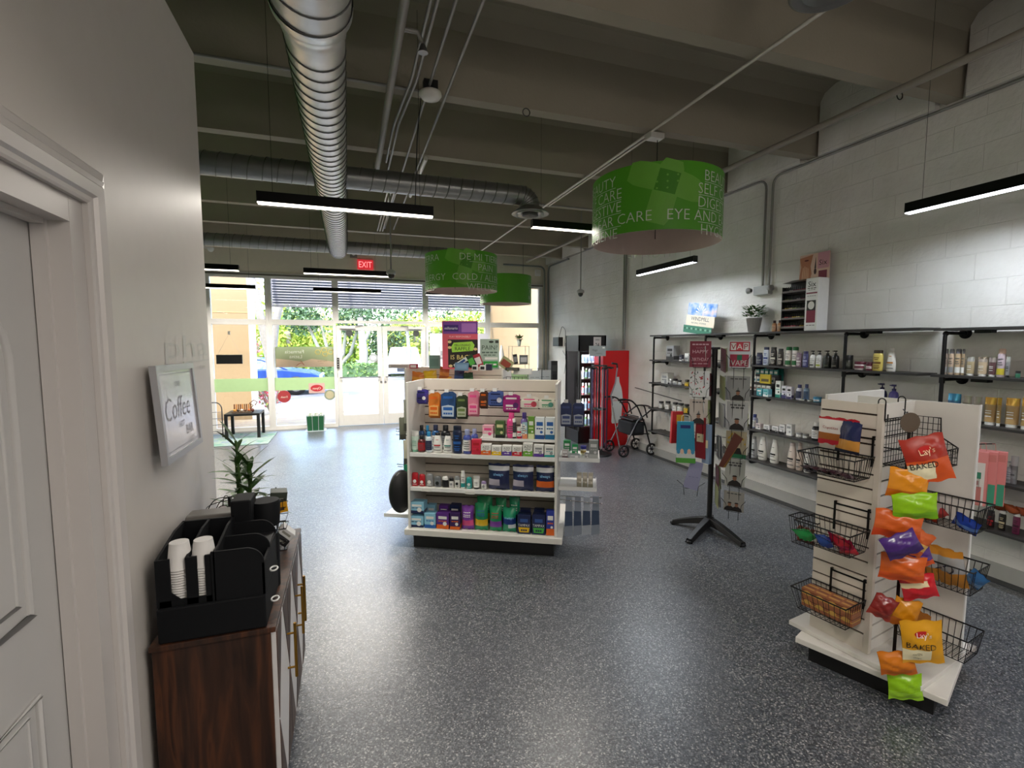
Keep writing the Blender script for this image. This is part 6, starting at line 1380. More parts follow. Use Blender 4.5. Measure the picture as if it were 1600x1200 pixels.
# cane stand
r = empty('cane_display', (3.72, 6.75, 0), 0, 'black cane display stand with canes and a grey header sign', 'display stand')
q = MB(); q.lathe([(.21, 0), (.21, .02), (.16, .03), (.03, .07), (.03, .09)], BLACK, 28); q.build('round_base', r)
q = MB(); q.tube([(0, 0, .05), (0, 0, 1.56)], .016, BLACK, 10); q.build('pole', r)
q = MB()
for z in (1.40, .72): q.lathe([(.12, 0), (.12, .02), (.02, .02)], BLACK, 20, loc=(0, 0, z), caps=False)
q.build('holder_ring', r)
q = MB(); q.box(-.18, .10, -.012, .012, 1.56, 1.72, mat('#8e9290', .5)); q.build('header_board', r)
q = MB(); q.text('Hugo', -.09, 1.65, .035, mat('#3a3c3a', .5), y=-.013, maxw=.09); q.text('mobility', -.02, 1.60, .022, mat('#5a5c5a', .5), y=-.013, maxw=.14); q.front(.04, .08, 1.68, 1.70, -.013, PAPER); q.build('header_print', r)
cc = ['#2c2c58', '#17181c', '#7a2040', '#15161a', '#4c4c70', '#1c1c20', '#8a8c90', '#602840', '#17181c']
for k in range(9):
    a = 2*PI*k/9+.4; R_ = .13; c = Vector((3.72+R_*math.cos(a), 6.75+R_*math.sin(a), 0)); w = Vector((math.cos(a), math.sin(a), 0))
    ro = empty('walking_cane', c, 0, '%s walking cane in the cane stand, %s' % (('navy patterned', 'black', 'maroon', 'glossy black', 'violet', 'thin black', 'silver', 'wine coloured', 'plain black')[k], ('at its right', 'behind its right side', 'behind the pole', 'at its rear left', 'at its left', 'at its front left', 'at its front', 'at its front right', 'facing the red cooler')[k]), 'cane', 'canes in the stand')
    q = MB(); q.tube([(0, 0, .10), (0, 0, 1.0)], .010, mat(cc[k], .3), 8); q.tube([(0, 0, .98), (0, 0, 1.36)], .012, mat(cc[k], .3), 8); q.build('shaft', ro)
    q = MB(); q.tube([tuple(w*-.03+Vector((0, 0, 1.36))), tuple(w*.02+Vector((0, 0, 1.385))), tuple(w*.09+Vector((0, 0, 1.375)))], .013, BLACK, 8); q.build('handle', ro)
    q = MB(); q.lathe([(.016, 0), (.013, .03)], BLACK, 10, loc=(0, 0, .085)); q.build('rubber_tip', ro)
ro = empty('forearm_crutch', (3.90, 6.60, 0), 0, 'silver crooked cane leaning between cane stand and red cooler', 'cane')
q = MB(); q.tube([(.09, -.08, .02), (.02, 0, .55), (0, .05, .8)], .011, CHROME, 8); q.tube([(0, .05, .8), (-.04, .03, .95), (.03, .02, 1.15), (.06, .02, 1.38)], .011, mat('#8c8890', .3, .6), 8); q.build('shaft', ro)
q = MB(); q.tube([(.06, .02, 1.38), (.05, .02, 1.44), (-.04, .02, 1.45)], .015, BLACK, 8); q.build('handle', ro)
# rollator
r = empty('rollator_walker', (4.24, 6.68, 0), 0, 'black folding rollator with basket and four wheels before the red cooler', 'walker')
q = MB(); m_rl = mat('#141418', .3, .3)
for s, (ya) in (('n', -.24), ('f', .20)):
    q.tube(bend([(.23, ya, .14), (.12, ya, .5), (-.02, ya, .78), (-.13, ya, .885), (-.28, ya, .90)], .06), .0125, m_rl, 8)
    q.tube([(-.24, ya, .13), (-.02, ya, .55), (.06, ya, .62)], .012, mat('#5a5a60', .3, .5), 8)
    q.tube(bend([(-.06, ya, .80), (.10, ya, .80), (.16, ya, .60)], .05), .011, m_rl, 8)
    q.tube([(-.10, ya, .37), (.20, ya, .34)], .009, m_rl, 8)
for (x, z) in ((.12, .5), (.0, .62), (-.1, .37)): q.tube([(x, -.24, z), (x, .20, z)], .009, m_rl, 8)
q.tube(bend([(.08, -.24, .62), (.26, -.24, .74), (.30, -.02, .76), (.26, .20, .74), (.08, .20, .62)], .08), .012, m_rl, 8); q.build('frame', r)
for ya in (-.24, .20):
    q = MB(); q.tube([(-.36, ya, .895), (-.24, ya, .90)], .018, BLACK, 10); q.build('grip', r)
    q = MB(); q.tube([(-.34, ya, .855), (-.22, ya, .86), (-.18, ya, .88)], .006, BLACK, 6); q.build('brake_lever', r)
q = MB(); q.box(-.11, .13, -.22, .18, .32, .53, mat('#15161c', .8)); q.build('basket_bag', r, bevel=.02); q = MB(); q.box(-.08, .13, -.22, .18, .55, .575, BLACK); q.build('seat', r, bevel=.008)
for x in (-.25, .25):
    for ya in (-.24, .20):
        q = MB(); M = Matrix.Translation((x, ya, .095)) @ Matrix.Rotation(PI/2, 4, 'X')
        q.lathe([(.070, -.014), (.095, -.010), (.095, .010), (.070, .014), (.070, -.014)], BLACK, 26, mx=M, caps=False); q.lathe([(.018, -.018), (.018, .018)], m_rl, 12, mx=M)
        for k in range(6): t = PI*k/3; q.tube([(0, 0, 0), (.075*math.cos(t), .075*math.sin(t), 0)], .006, m_rl, 6, mx=M)
        q.build('wheel', r)
# bits by the corner on the block wall
o = empty('wall_transformer', (4.50, 10.1, 1.80), 0, 'small black transformer with cable high on the corner wall', 'adapter')
q = MB(); q.box(-.06, .05, -.16, .16, -.10, .10, mat('#1c1614', .5)); q.build('box', o, bevel=.006); q = MB(); q.tube(bend([(-.02, -.1, .10), (-.02, -.25, .35), (-.02, -.45, .25), (-.02, -.40, -.1)], .08), .006, BLACK, 6); q.tube(bend([(-.02, -.3, -.2), (-.02, -.5, -.35), (-.02, -.4, -.7)], .08), .005, BLACK, 6); q.build('cable', o)
o = empty('wall_phone', (4.50, 9.55, 1.60), 0, 'long black handset hanging under the transformer', 'handset'); q = MB(); q.box(-.05, .05, -.07, .07, -.20, .18, BLACK); q.build('body', o, bevel=.02)
o = empty('speaker_column', (3.78, 8.72, 0), 0, 'slim dark grey column standing left of the glass fridge', 'column'); q = MB(); q.box(-.07, .07, -.07, .07, 0, 1.42, mat('#4a4c50', .5)); q.build('body', o, bevel=.004)
q = MB()
for k in range(5): q.front(-.05, .05, .5+.18*k, .62+.18*k, -.0715, mat('#3a3c40' if k % 2 else '#6a6c70', .5))
q.build('front_panel', o)
for i, (x, y) in enumerate(((3.18, 8.15), (3.42, 8.25))):
    o = empty('wire_frame_rack', (x, y, .80), -.2, ('left', 'right')[i]+' upright wire frame holding notices behind the centre display', 'frame'); q = MB()
    q.tube([(-.13, 0, -.80), (-.13, 0, .5), (.13, 0, .5), (.13, 0, -.80)], .008, mat('#55585a', .4, .5), 6); q.tube([(-.13, 0, .16), (.13, 0, .16)], .006, mat('#55585a', .4, .5), 6); q.build('wire_frame', o)
    q = MB(); q.box(-.11, .11, .002, .006, .18, .47, mat('#c0c4c4', .5)); scrib(q, -.09, .09, .34, .01, .001, mat('#7a7c7c', .5), 2); q.front(-.02, .0, .2, .25, .0005, BLACK); q.front(.04, .06, .2, .27, .0005, BLACK); q.build('notice', o)
# ================================================================== coffee corner (left)
m_wal, nt, b = newmat('dark_walnut')
tcn = N(nt, 'TexCoord'); mp = N(nt, 'Mapping'); mp.inputs['Scale'].default_value = (9, 9, 1.1); nt.links.new(tcn.outputs['Object'], mp.inputs[0])
wv = N(nt, 'TexNoise', Scale=2.4, Detail=6.0, Distortion=1.2); nt.links.new(mp.outputs[0], wv.inputs['Vector'])
rr = ramp(nt, [(.3, '#1e120c'), (.5, '#3a2216'), (.62, '#54301c'), (.72, '#2a180f')]); nt.links.new(wv.outputs['Fac'], rr.inputs[0]); nt.links.new(rr.outputs[0], b.inputs['Base Color']); b.inputs['Roughness'].default_value = .42
cb_ = empty('walnut_sideboard', (-.44, 2.195, 0), 0, 'dark walnut sideboard with white panelled doors under the coffee things', 'cabinet')
q = MB(); q.box(-.175, .165, -.455, .455, .14, .782, m_wal); q.build('carcass', cb_, bevel=.002)
q = MB(); q.box(-.18, .182, -.465, .465, .782, .80, m_wal); q.build('top_board', cb_, bevel=.002)
for x in (-.15, .14):
    for y in (-.42, .42): q = MB(); q.tube([(x, y, .14), (x*1.05, y*1.02, .0)], [.02, .012], m_wal, 10); q.build('leg', cb_)
m_wh = mat('#d2d0d0', .35, noise=.02)
for i in range(3):
    y0 = -.45+.302*i; y1 = y0+.297; d = MB(); d.box(.165, .181, y0, y1, .15, .777, m_wh)
    zc = .46; ym = (y0+y1)/2
    for yy, s in ((y0, 1), (y1, -1)):
        d.prism([(yy, .15), (yy+s*.13, .15), (yy, zc)], .180, .183, m_wal, axis='x'); d.prism([(yy, .777), (yy+s*.13, .777), (yy, zc)], .180, .183, m_wal, axis='x')
    do = d.build('door', cb_, bevel=.0015)
    hy = (y1-.05) if i != 2 else (y0+.05)
    hq = MB(); hq.tube([(.212, hy, .44), (.212, hy, .66)], .006, GOLD, 8)
    for z in (.48, .62): hq.tube([(.181, hy, z), (.212, hy, z)], .004, GOLD, 6)
    h = hq.build('handle', do)
m_org = mat('#07090d', .7, spec=.25)
og = empty('cup_organizer', (-.44, 1.88, .801), 0, 'black countertop organizer holding paper cup stacks', 'organizer')
q = MB(); q.box(-.155, .155, -.145, .16, 0, .115, m_org); q.build('drawer_base', og, bevel=.006)
q = MB()
for x in (-.155, -.072, .006): q.prism([(-.135, .115), (.15, .115), (.15, .30), (.05, .30), (-.135, .27)], x, x+.008, m_org, axis='x')
q.box(-.155, .012, .14, .15, .115, .30, m_org); q.box(-.147, -.115, -.135, -.128, .115, .27, m_org); q.box(-.064, -.040, -.135, -.128, .115, .27, m_org); q.box(-.018, .006, -.135, -.128, .115, .27, m_org); q.box(-.147, .006, -.135, -.128, .115, .135, m_org)
q.prism([(-.147, .115), (-.07, .115), (-.147, .19)], -.134, -.128, m_org); q.build('cup_bays', og)
q = MB(); rp = [(-.0, .115)]+[(.155-.0, .115)]+[(.155-.055+.055*math.cos(t), .225+.055*math.sin(t)) for t in [PI/2*i/8 for i in range(9)]]+[(.0, .28)]
q.prism(rp, -.140, -.132, m_org); q.prism(rp, -.01, -.004, m_org); q.prism(rp, .13, .138, m_org); q.box(.147, .155, -.14, .138, .115, .225, m_org); q.box(.006, .012, -.14, .138, .115, .28, m_org); q.box(.012, .15, .0, .13, .115, .23, mat('#1a1a1c', .5)); q.build('side_bin', og, bevel=.001)
for z in (.05, .16):
    q = MB(); q.tube([(.158+.012-.012*math.cos(t), -.05+.018*math.sin(t), z) for t in [2*PI*i/16 for i in range(16)]], .003, WPLAST, 6, closed=True); q.build('ring_pull', og)
m_cup = mat('#dad8d6', .6)
c0 = None
for si, x in enumerate((-.093, -.029)):
    for k in range(13):
        if c0 is None:
            q = MB(); q.lathe([(.027, .085), (.0372, .004), (.0385, .004), (.0385, 0), (.036, 0)], m_cup, 22, caps=False); q.lathe([(.0, .085), (.027, .085)], m_cup, 22, caps=False); q.tube([(.0378*math.cos(t), .0378*math.sin(t), .002) for t in [2*PI*i/22 for i in range(22)]], .0016, m_cup, 5, closed=True)
            c0 = q.build('paper_cup'); o = c0
        else: o = c0.copy(); COL.objects.link(o)
        o.location = (-.44+x-.004+.004*si, 1.795-.0008*k, .925+.0085*k); tag(o, 'white paper cup nested in the %s stack of the black organizer' % ('left', 'right')[si], 'paper cup', 'paper cups, %s stack' % ('left', 'right')[si])
o = empty('grey_lidded_bin', (-.52, 2.10, .801), 0, 'low grey lidded box behind the cup organizer against the wall', 'box')
q = MB(); q.prism([(-.06, 0), (.10, 0), (.10, .30), (.03, .32), (-.06, .26)], -.09, .10, mat('#55524e', .5)); q.build('body', o, bevel=.008) if 0 else None
q = MB(); q.box(-.09, .085, -.045, .10, 0, .235, mat('#2a2928', .5)); q.build('body', o, bevel=.006)
q = MB(); q.prism([(-.05, .235), (.105, .235), (.105, .285), (.02, .285)], -.093, .088, mat('#605c58', .45), axis='x'); q.build('lid', o, bevel=.006)
o = empty('capsule_machine_holder', (-.405, 2.08, .801), 0, 'tall black column shaped holder behind the cup organizer', 'holder')
q = MB(); q.box(-.035, .035, -.05, .06, 0, .355, m_org); q.build('column', o, bevel=.006); q = MB(); q.lathe([(.05, 0), (.055, .09), (.05, .10)], m_org, 20, loc=(.07, .05, .22)); q.build('side_cup', o)
q = MB(); q.lathe([(.05, 0), (.052, .20), (.048, .21)], m_org, 22, loc=(.075, -.03, 0)); q.tube([(.075+.045*math.cos(t), -.03+.045*math.sin(t), .213) for t in [2*PI*i/20 for i in range(20)]], .003, mat('#3c4450', .3), 5, closed=True); q.build('front_canister', o)
# pod carousel
o = empty('coffee_pod_carousel', (-.50, 2.30, .801), 0, 'wire coffee pod carousel against the wall behind the organizer', 'carousel')
q = MB(); q.tube([(0, 0, 0), (0, 0, .30)], .006, m_wire, 8); q.lathe([(.07, 0), (.07, .008)], m_wire, 20)
for k in range(6):
    a = 2*PI*k/6; c_, s_ = math.cos(a), math.sin(a)
    q.tube(bend([(0, 0, .295), (.05*c_, .05*s_, .30), (.085*c_, .085*s_, .25), (.085*c_, .085*s_, .01), (0, 0, .01)], .03), .0022, m_wire, 5)
    for z in (.08, .15, .22): q.tube([(.085*c_-.022*s_*math.cos(t), .085*s_+.022*c_*math.cos(t), z+.022*math.sin(t)) for t in [2*PI*i/14 for i in range(14)]], .002, m_wire, 5, closed=True)
for z in (.05, .26): q.tube([(.085*math.cos(t), .085*math.sin(t), z) for t in [2*PI*i/24 for i in range(24)]], .002, m_wire, 5, closed=True)
q.build('wire_frame', o)
m_pod = mat('#d8d4d0', .4); m_podr = mat('#a82838', .4); kk = 0
for k in range(6):
    for z in (.22, .15, .08):
        a = 2*PI*k/6+.0; q = MB(); q.lathe([(.016, -.035), (.0215, 0), (.0235, .0), (.0235, .003)], m_pod, 16); q.lathe([(.0, .0035), (.017, .0035)], m_podr, 16, caps=False); q.quad([(-.012, -.003, .004), (.012, -.003, .004), (.012, .003, .004), (-.012, .003, .004)], m_pod)
        q.v = [tuple(Matrix.Rotation(a, 4, 'Z') @ Matrix.Translation((.09, 0, z)) @ Matrix.Rotation(PI/2-.15, 4, 'Y') @ Vector(v)) for v in q.v]
        p_ = q.build('coffee_pod'); p_.location = o.location; tag(p_, 'red and white coffee pod in the wire carousel', 'coffee pod', 'coffee pods')
# tea rack
o = empty('tea_sachet_rack', (-.345, 2.44, .801), 0, 'black wire rack of tea sachets at the far end of the sideboard', 'rack')
q = MB()
for z in (.0, .10, .20):
    q.tube([(-.05, -.05, z), (.05, -.05, z), (.05, .05, z), (-.05, .05, z)], .0022, m_wire, 5, closed=True)
    for k in range(5): x = -.04+.02*k; q.tube([(x, -.05, z), (x, .05, z)], .0014, m_wire, 4); q.tube([(x, -.05, z), (x, -.055, z+.04)], .0014, m_wire, 4)
    q.tube([(-.05, -.055, z+.04), (.05, -.055, z+.04), (.05, .05, z+.04), (-.05, .05, z+.04)], .002, m_wire, 5, closed=True)
q.tube([(0, .05, 0), (0, .05, .27)], .004, m_wire, 6); q.build('wire_frame', o)
for i, (x, z, c, lb) in enumerate(((.02, .175, '#d89c18', 'mustard yellow tea sachet box in the tea rack'), (.015, .225, '#3a4238', 'dark green tea sachet box on top of the tea rack'), (-.05, .165, '#c86048', 'salmon sachet sticking out of the tea rack'), (.01, .03, '#16161a', 'black sachets leaning in the lower tea rack'), (.035, .06, '#d8d8d8', 'white sachet leaning in the lower tea rack'))):
    q = MB(); q.box(-.035, .035, -.04, .02, 0, .05 if i < 2 else .035, mat(c, .4)); q.front(-.025, .02, .012, .022, -.0406, mat('#3a2c18' if i == 0 else '#8a8a80', .5)); s_ = q.build('tea_box', bevel=.003)
    s_.location = (-.345+x, 2.44, .801+z); s_.rotation_euler = (.1, (-.12, .1, .5, .7, .8)[i], .15); tag(s_, lb, 'tea sachets')
# bamboo
o = empty('lucky_bamboo', (-.485, 2.52, .801), 0, 'leafy lucky bamboo rising at the far end of the sideboard', 'plant')
q = MB(); q.lathe([(.04, 0), (.055, .02), (.05, .12), (.045, .14), (.04, .14), (.04, .05)], mat('#1c1c20', .3), 20, caps=False); q.lathe([(0, .001), (.04, .001)], m_org, 20, caps=False); q.lathe([(0, .12), (.043, .12)], mat('#3a2c20', .9), 16, caps=False); q.build('pot', o)
m_st = mat('#3c5a24', .5); m_bl = mat('#2a4a1c', .45, noise=.25); m_bl2 = mat('#40682a', .45, noise=.25)
rd = random.Random(21); stems = [((0, 0), (-.025, .0), .50), ((.02, .01), (.025, .0), .40), ((-.02, .01), (-.03, .01), .42), ((.01, -.02), (.035, -.01), .33)]
q = MB()
for (a, b_, H) in stems: q.tube([(a[0], a[1], .08), ((a[0]+b_[0])/2, (a[1]+b_[1])/2, H*.5), (b_[0], b_[1], H)], .006, m_st, 8)
q.build('stems', o); q = MB()
def blade(q, c, d, L, w, m, droop=.3):
    s = d.cross(Vector((0, 0, 1))); s = s.normalized() if s.length > .01 else Vector((1, 0, 0)); P = []; n = 6
    for i in range(n+1):
        t = i/n; p = c+d*L*t+Vector((0, 0, -droop*L*t*t)); ww = w*math.sin(PI*min(1, .12+.88*t))**.8*(1 if t < .99 else 0)
        P += [p-s*ww, p+Vector((0, 0, -.15*ww)), p+s*ww]
    q.add(P, [(i*3+j, i*3+j+1, i*3+j+4, i*3+j+3) for i in range(n) for j in range(2)], m, True)
for (a, b_, H) in stems:
    for k in range(23):
        t = .30+.70*k/22; c = Vector((a[0]+(b_[0]-a[0])*t, a[1]+(b_[1]-a[1])*t, H*t)); an = k*2.4+rd.uniform(-.5, .5); el = .25+.9*(t-.3)+rd.uniform(-.2, .2)
        blade(q, c, Vector((math.cos(an)*math.cos(el), math.sin(an)*math.cos(el), math.sin(el))), rd.uniform(.10, .16)*(1.3 if k % 5 == 0 else 1), rd.uniform(.010, .015), m_bl if k % 3 else m_bl2, rd.uniform(.1, .5))
q.build('leaves', o)
# framed coffee bar sign
o = empty('framed_coffee_sign', (-.598, 2.105, 1.508), (0, 0, 0), 'white framed coffee bar sign leaning off the left wall', 'picture')
M = Matrix.Rotation(.03, 4, 'Z') @ Matrix.Rotation(-.065, 4, 'Y') @ Matrix.Rotation(-.014, 4, 'X') @ Matrix.Rotation(PI/2, 4, 'Z')
def fmb(q, nm): q.v = [tuple(M @ Vector(v)) for v in q.v]; return q.build(nm, o)
w, h = .46, .335; fr_ = mat('#a8a8ac', .35, .3); q = MB(); t = .022
q.box(-w/2, w/2, 0, .02, -h/2, -h/2+t, fr_); q.box(-w/2, w/2, 0, .02, h/2-t, h/2, fr_); q.box(-w/2, -w/2+t, 0, .02, -h/2+t, h/2-t, fr_); q.box(w/2-t, w/2, 0, .02, -h/2+t, h/2-t, fr_); fmb(q, 'frame')
q = MB(); q.box(-w/2+t, w/2-t, .006, .016, -h/2+t, h/2-t, mat('#c4c2c8', .15)); q.front(-w/2+t+.012, w/2-t-.012, -h/2+t+.010, -h/2+t+.013, .0052, mat('#8a8a90', .4)); q.front(-w/2+t+.012, w/2-t-.012, h/2-t-.013, h/2-t-.010, .0052, mat('#8a8a90', .4)); fmb(q, 'poster')
q = MB(); mt = mat('#7c7a80', .4)
def script(q, word, cx, cz, hgt, wid): q.text(word, cx, cz, hgt, mt, y=.0048, w=wid, f=lambda p: (p[0]+.25*(p[2]-cz), p[1], p[2]))
script(q, 'Coffee', -.02, .01, .085, .30); q.text('CAFE', .0, .095, .018, mt, y=.0048, maxw=.08); q.text('BAR', .09, -.085, .035, mt, y=.0048, maxw=.12); q.text('HOT', -.0, -.055, .022, mt, y=.0048, maxw=.1); fmb(q, 'lettering')
# shadow of window lettering, painted as darker letters on the partition
q = MB(); m_let_shade = mat('#b7b3ae', .35, noise=.02)
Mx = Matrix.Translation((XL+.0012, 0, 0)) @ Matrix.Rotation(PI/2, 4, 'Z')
q.text('pha', 2.375, 1.725, .095, m_let_shade, y=0, w=.56, mx=Mx); q.box(2.3, 2.68, 0, .0008, 1.672, 1.678, m_let_shade, mx=Mx)
q.text('store', 2.56, 1.645, .03, m_let_shade, y=0, maxw=.18, mx=Mx)
o = q.build('shadow_lettering'); tag(o, 'faint painted shadow of lettering on the left wall above the coffee sign', 'lettering')

# ================================================================== by the storefront
o = empty('black_side_table', (-1.89, 10.22, 0), 0, 'small black square legged table by the left window', 'table')
q = MB(); q.box(-.29, .29, -.28, .28, .43, .47, BLACK); q.build('tabletop', o, bevel=.003)
for x in (-.265, .265):
    for y in (-.255, .255): q = MB(); q.box(x-.025, x+.025, y-.025, y+.025, 0, .43, BLACK); q.build('leg', o)
o = empty('display_tray', (-1.92, 10.15, .471), 0, 'low tray of small wooden crafts on the black table', 'tray')
q = MB(); q.box(-.16, .16, -.1, .1, 0, .02, mat('#5a4a3a', .6)); q.build('tray_base', o)
for k in range(9):
    q = MB(); q.box(-.15+.034*k, -.128+.034*k, .05, .062, .02, .15, mat(['#7a4a28', '#b87838', '#8a5a30'][k % 3], .6)); q.build('wooden_slat', o)
for k in range(5): q = MB(); q.sphere((-.12+.06*k, -.04, .045), .024, mat(['#c89040', '#3a3028', '#d8d0c0', '#6a4a30', '#a85a28'][k], .5), 10, 6); q.build('craft_ball', o)
o = empty('wire_sculpture', (-1.76, 10.2, .471), 0, 'curling reddish wire figure on the black table', 'ornament')
q = MB(); m_sc = mat('#5a2c20', .5); q.tube([(0, 0, 0), (-.03, 0, .06), (.02, 0, .12), (-.04, 0, .16), (.03, 0, .22), (.09, 0, .18), (.05, 0, .12)], .010, m_sc, 7); q.sphere((0, 0, .03), .035, m_sc, 12, 8); q.build('figure', o)
o = empty('folding_cart', (-2.36, 10.25, 0), .2, 'small grey folding wire cart behind the left wall edge', 'cart')
q = MB(); q.tube(bend([(.08, 0, .06), (.08, 0, .58), (.02, .02, .66), (-.14, .02, .66), (-.14, 0, .06)], .05), .010, mat('#4a4c50', .4, .4), 8)
for z in (.12, .24, .36, .48): q.tube([(.08, 0, z), (-.14, 0, z)], .006, mat('#6a6c70', .4, .4), 6)
q.build('frame', o)
for x in (.08, -.14): q = MB(); q.lathe([(.05, -.012), (.05, .012)], BLACK, 18, mx=Matrix.Translation((x, -.03, .052)) @ Matrix.Rotation(PI/2, 4, 'Y')); q.build('wheel', o)
m_rug, nt, b = newmat('washed_rug'); tcn = N(nt, 'TexCoord'); no = N(nt, 'TexNoise', Scale=5.0, Detail=4.0, Distortion=1.0); nt.links.new(tcn.outputs['Object'], no.inputs['Vector'])
rr = ramp(nt, [(.35, '#6a9486'), (.5, '#94a49c'), (.65, '#7489a0'), (.8, '#a09a94')]); nt.links.new(no.outputs['Fac'], rr.inputs[0]); nt.links.new(rr.outputs[0], b.inputs['Base Color']); b.inputs['Roughness'].default_value = .9
q = MB(); q.box(-2.7, -1.38, 9.30, 10.55, 0.0005, .012, m_rug); tag(q.build('area_rug', bevel=.004), 'faded aqua and white rug under the small black table', 'rug')
o = empty('green_bin', (-.67, 10.52, 0), 0, 'dark green square bin with pale papers by the window', 'bin')
q = MB(); gm = mat('#1d5a38', .4); q.add([(-.15, -.12, 0.01), (.15, -.12, 0.01), (.15, .12, 0.01), (-.15, .12, 0.01), (-.17, -.14, .30), (.17, -.14, .30), (.17, .14, .30), (-.17, .14, .30)], [(3, 2, 1, 0), (0, 1, 5, 4), (1, 2, 6, 5), (2, 3, 7, 6), (3, 0, 4, 7), (4, 5, 6, 7)], gm)
q.build('bin_body', o); q = MB()
for x in (-.165, -.06, .06, .165): q.tube([(x, -.145, .33), (x*.92, -.13, .0)], .005, mat('#c8ccd0', .4, .5), 5)
q.tube([(-.17, -.145, .33), (.17, -.145, .33), (.17, .14, .33), (-.17, .14, .33)], .006, mat('#c8ccd0', .4, .5), 5, closed=True); q.build('wire_stand', o)
q = MB()
for k in range(9): q.box(-.15+.034*k, -.125+.034*k, -.08, .02, .29, .345+.012*(k % 3), mat(['#d8dcd8', '#b8c4a8', '#e4e0d8'][k % 3], .6))
q.build('papers', o)
q = MB(); q.box(-.2, .2, -.17, .15, 0, .008, mat('#b8c4cc', .3)); q.build('floor_plate', o)
# window graphics
m_band = mat('#a8c894', .5); m_ban = mat('#aab68c', .6, noise=.08, nscale=4)
for i, (x0, x1) in enumerate(((-2.52, -1.55), (-1.45, -.29), (3.10, 4.32))):
    q = MB(); q.box(x0, x1, YS-.008, YS-.005, .80, 1.06, m_band); tag(q.build('green_window_band'), 'sage green band across the %s window pane' % ('leftmost', 'banner', 'rightmost')[i], 'window film', 'green window bands')
o = empty('window_banner', (-.83, YS+.05, 1.25), 0, 'olive and peach pharmacy banner hung outside, seen from behind', 'banner')
nb = m_ban.node_tree.nodes['Principled BSDF']; nb.inputs['Transmission Weight'].default_value = 0.0
q = MB(); q.box(-.59, .585, 0, .006, .02, .44, m_ban); q.build('cloth', o)
q = MB(); e = F; q.prism([(-.58, .02), (.58, .02), (.58, .12), (.30, .16), (.1, .19), (-.1, .13), (-.3, .17), (-.58, .20)], e, 0, mat('#e8cdb0', .6))
q.text('Farmacia', -.23, .34, .075, mat('#f8f8ec', .6), y=e, maxw=.50, mirror=True); q.text('Latina', -.21, .24, .075, mat('#f8f8ec', .6), y=e, maxw=.34, mirror=True)
m_y = mat('#e8d478', .6)
for (x, z) in ((.22, .33), (.34, .37), (.36, .29), (.47, .33)): q.tube([(x+.055*math.cos(t), e-.001, z+.05*math.sin(t)) for t in [2*PI*k/6 for k in range(6)]], .008, m_y, 5, closed=True)
q.text('Pharmacy', .30, .14, .035, mat('#a8845c', .6), y=e-.001, maxw=.34, mirror=True); q.text('services', .28, .10, .02, mat('#b8946c', .6), y=e-.001, maxw=.2, mirror=True); q.tube([(-.2, e-.001, .05), (-.12, e-.001, .11), (-.05, e-.001, .06), (-.12, e-.001, .16)], .007, mat('#c87858', .6), 5); q.build('print', o)
def disc_sign(nm, x, z, r_, c, lb, sq=False, inner=None, txt=None):
    o = empty(nm, (x, YS-.012, z), 0, lb, 'sticker'); q = MB()
    if sq: q.box(-.155, .155, 0, .003, -.105, .105, mat(c, .5))
    else: q.prism([(r_*math.cos(t), r_*math.sin(t)) for t in [2*PI*k/28 for k in range(28)]], 0, .003, mat(c, .5))
    if inner: q.prism([(inner[1]*math.cos(t), inner[2]*math.sin(t)) for t in [2*PI*k/24 for k in range(24)]], -.001, 0, mat(inner[0], .5))
    if txt: q.text(txt, 0, -.01, r_*.35, mat('#e8d8c8', .5), y=-.002, maxw=r_*1.5, mirror=True)
    q.build('sticker_face', o); return o
disc_sign('round_window_sticker', -1.275, .675, .125, '#a03438', 'round dark red sticker low on the banner pane', txt='Fresh')
disc_sign('square_window_sticker', -.65, .83, .15, '#c8a8a0', 'pinkish square sticker with red oval over the green band', True, ('#b02834', .12, .07), 'Open')
disc_sign('round_window_sticker', -.40, .68, .11, '#8a9480', 'round olive sticker low beside the door frame', inner=('#b8b090', .08, .08))
disc_sign('round_door_sticker', .02, 1.98, .07, '#3a3c3c', 'round dark sticker at the top of the left door')
disc_sign('round_door_sticker', 1.42, 1.98, .07, '#3a3c3c', 'round dark sticker at the top of the right door')
disc_sign('round_door_sticker', .50, 1.45, .09, '#a8b0b4', 'round grey sticker at eye height on the left door', inner=('#c8ccd0', .06, .05))
q = MB(); q.box(-.24, -.19, YS-.07, YS-.05, 1.24, 1.46, BLACK); 
for k in range(4): q.front(-.228, -.202, 1.26+.05*k, 1.285+.05*k, YS-.0708, mat('#8a8a8a', .4))
tag(q.build('door_keypad'), 'narrow black keypad with grey marks left of the double door', 'keypad')
o = empty('hanging_led_sign', (-2.215, YS-.09, 1.45), 0, 'black rectangular sign hanging by strings in the left window', 'sign')
q = MB(); q.box(-.225, .225, -.02, .02, -.09, .09, mat('#0e0e10', .3)); q.build('panel', o, bevel=.003); q = MB(); q.tube([(-.2, 0, .09), (0, .05, .50), (.2, 0, .09)], .0025, mat('#8a8478', .5), 4); q.build('string', o)
q = MB(); q.box(-.02, .02, .04, .07, .48, .55, mat('#6a6a60', .5)); q.build('hook', o)
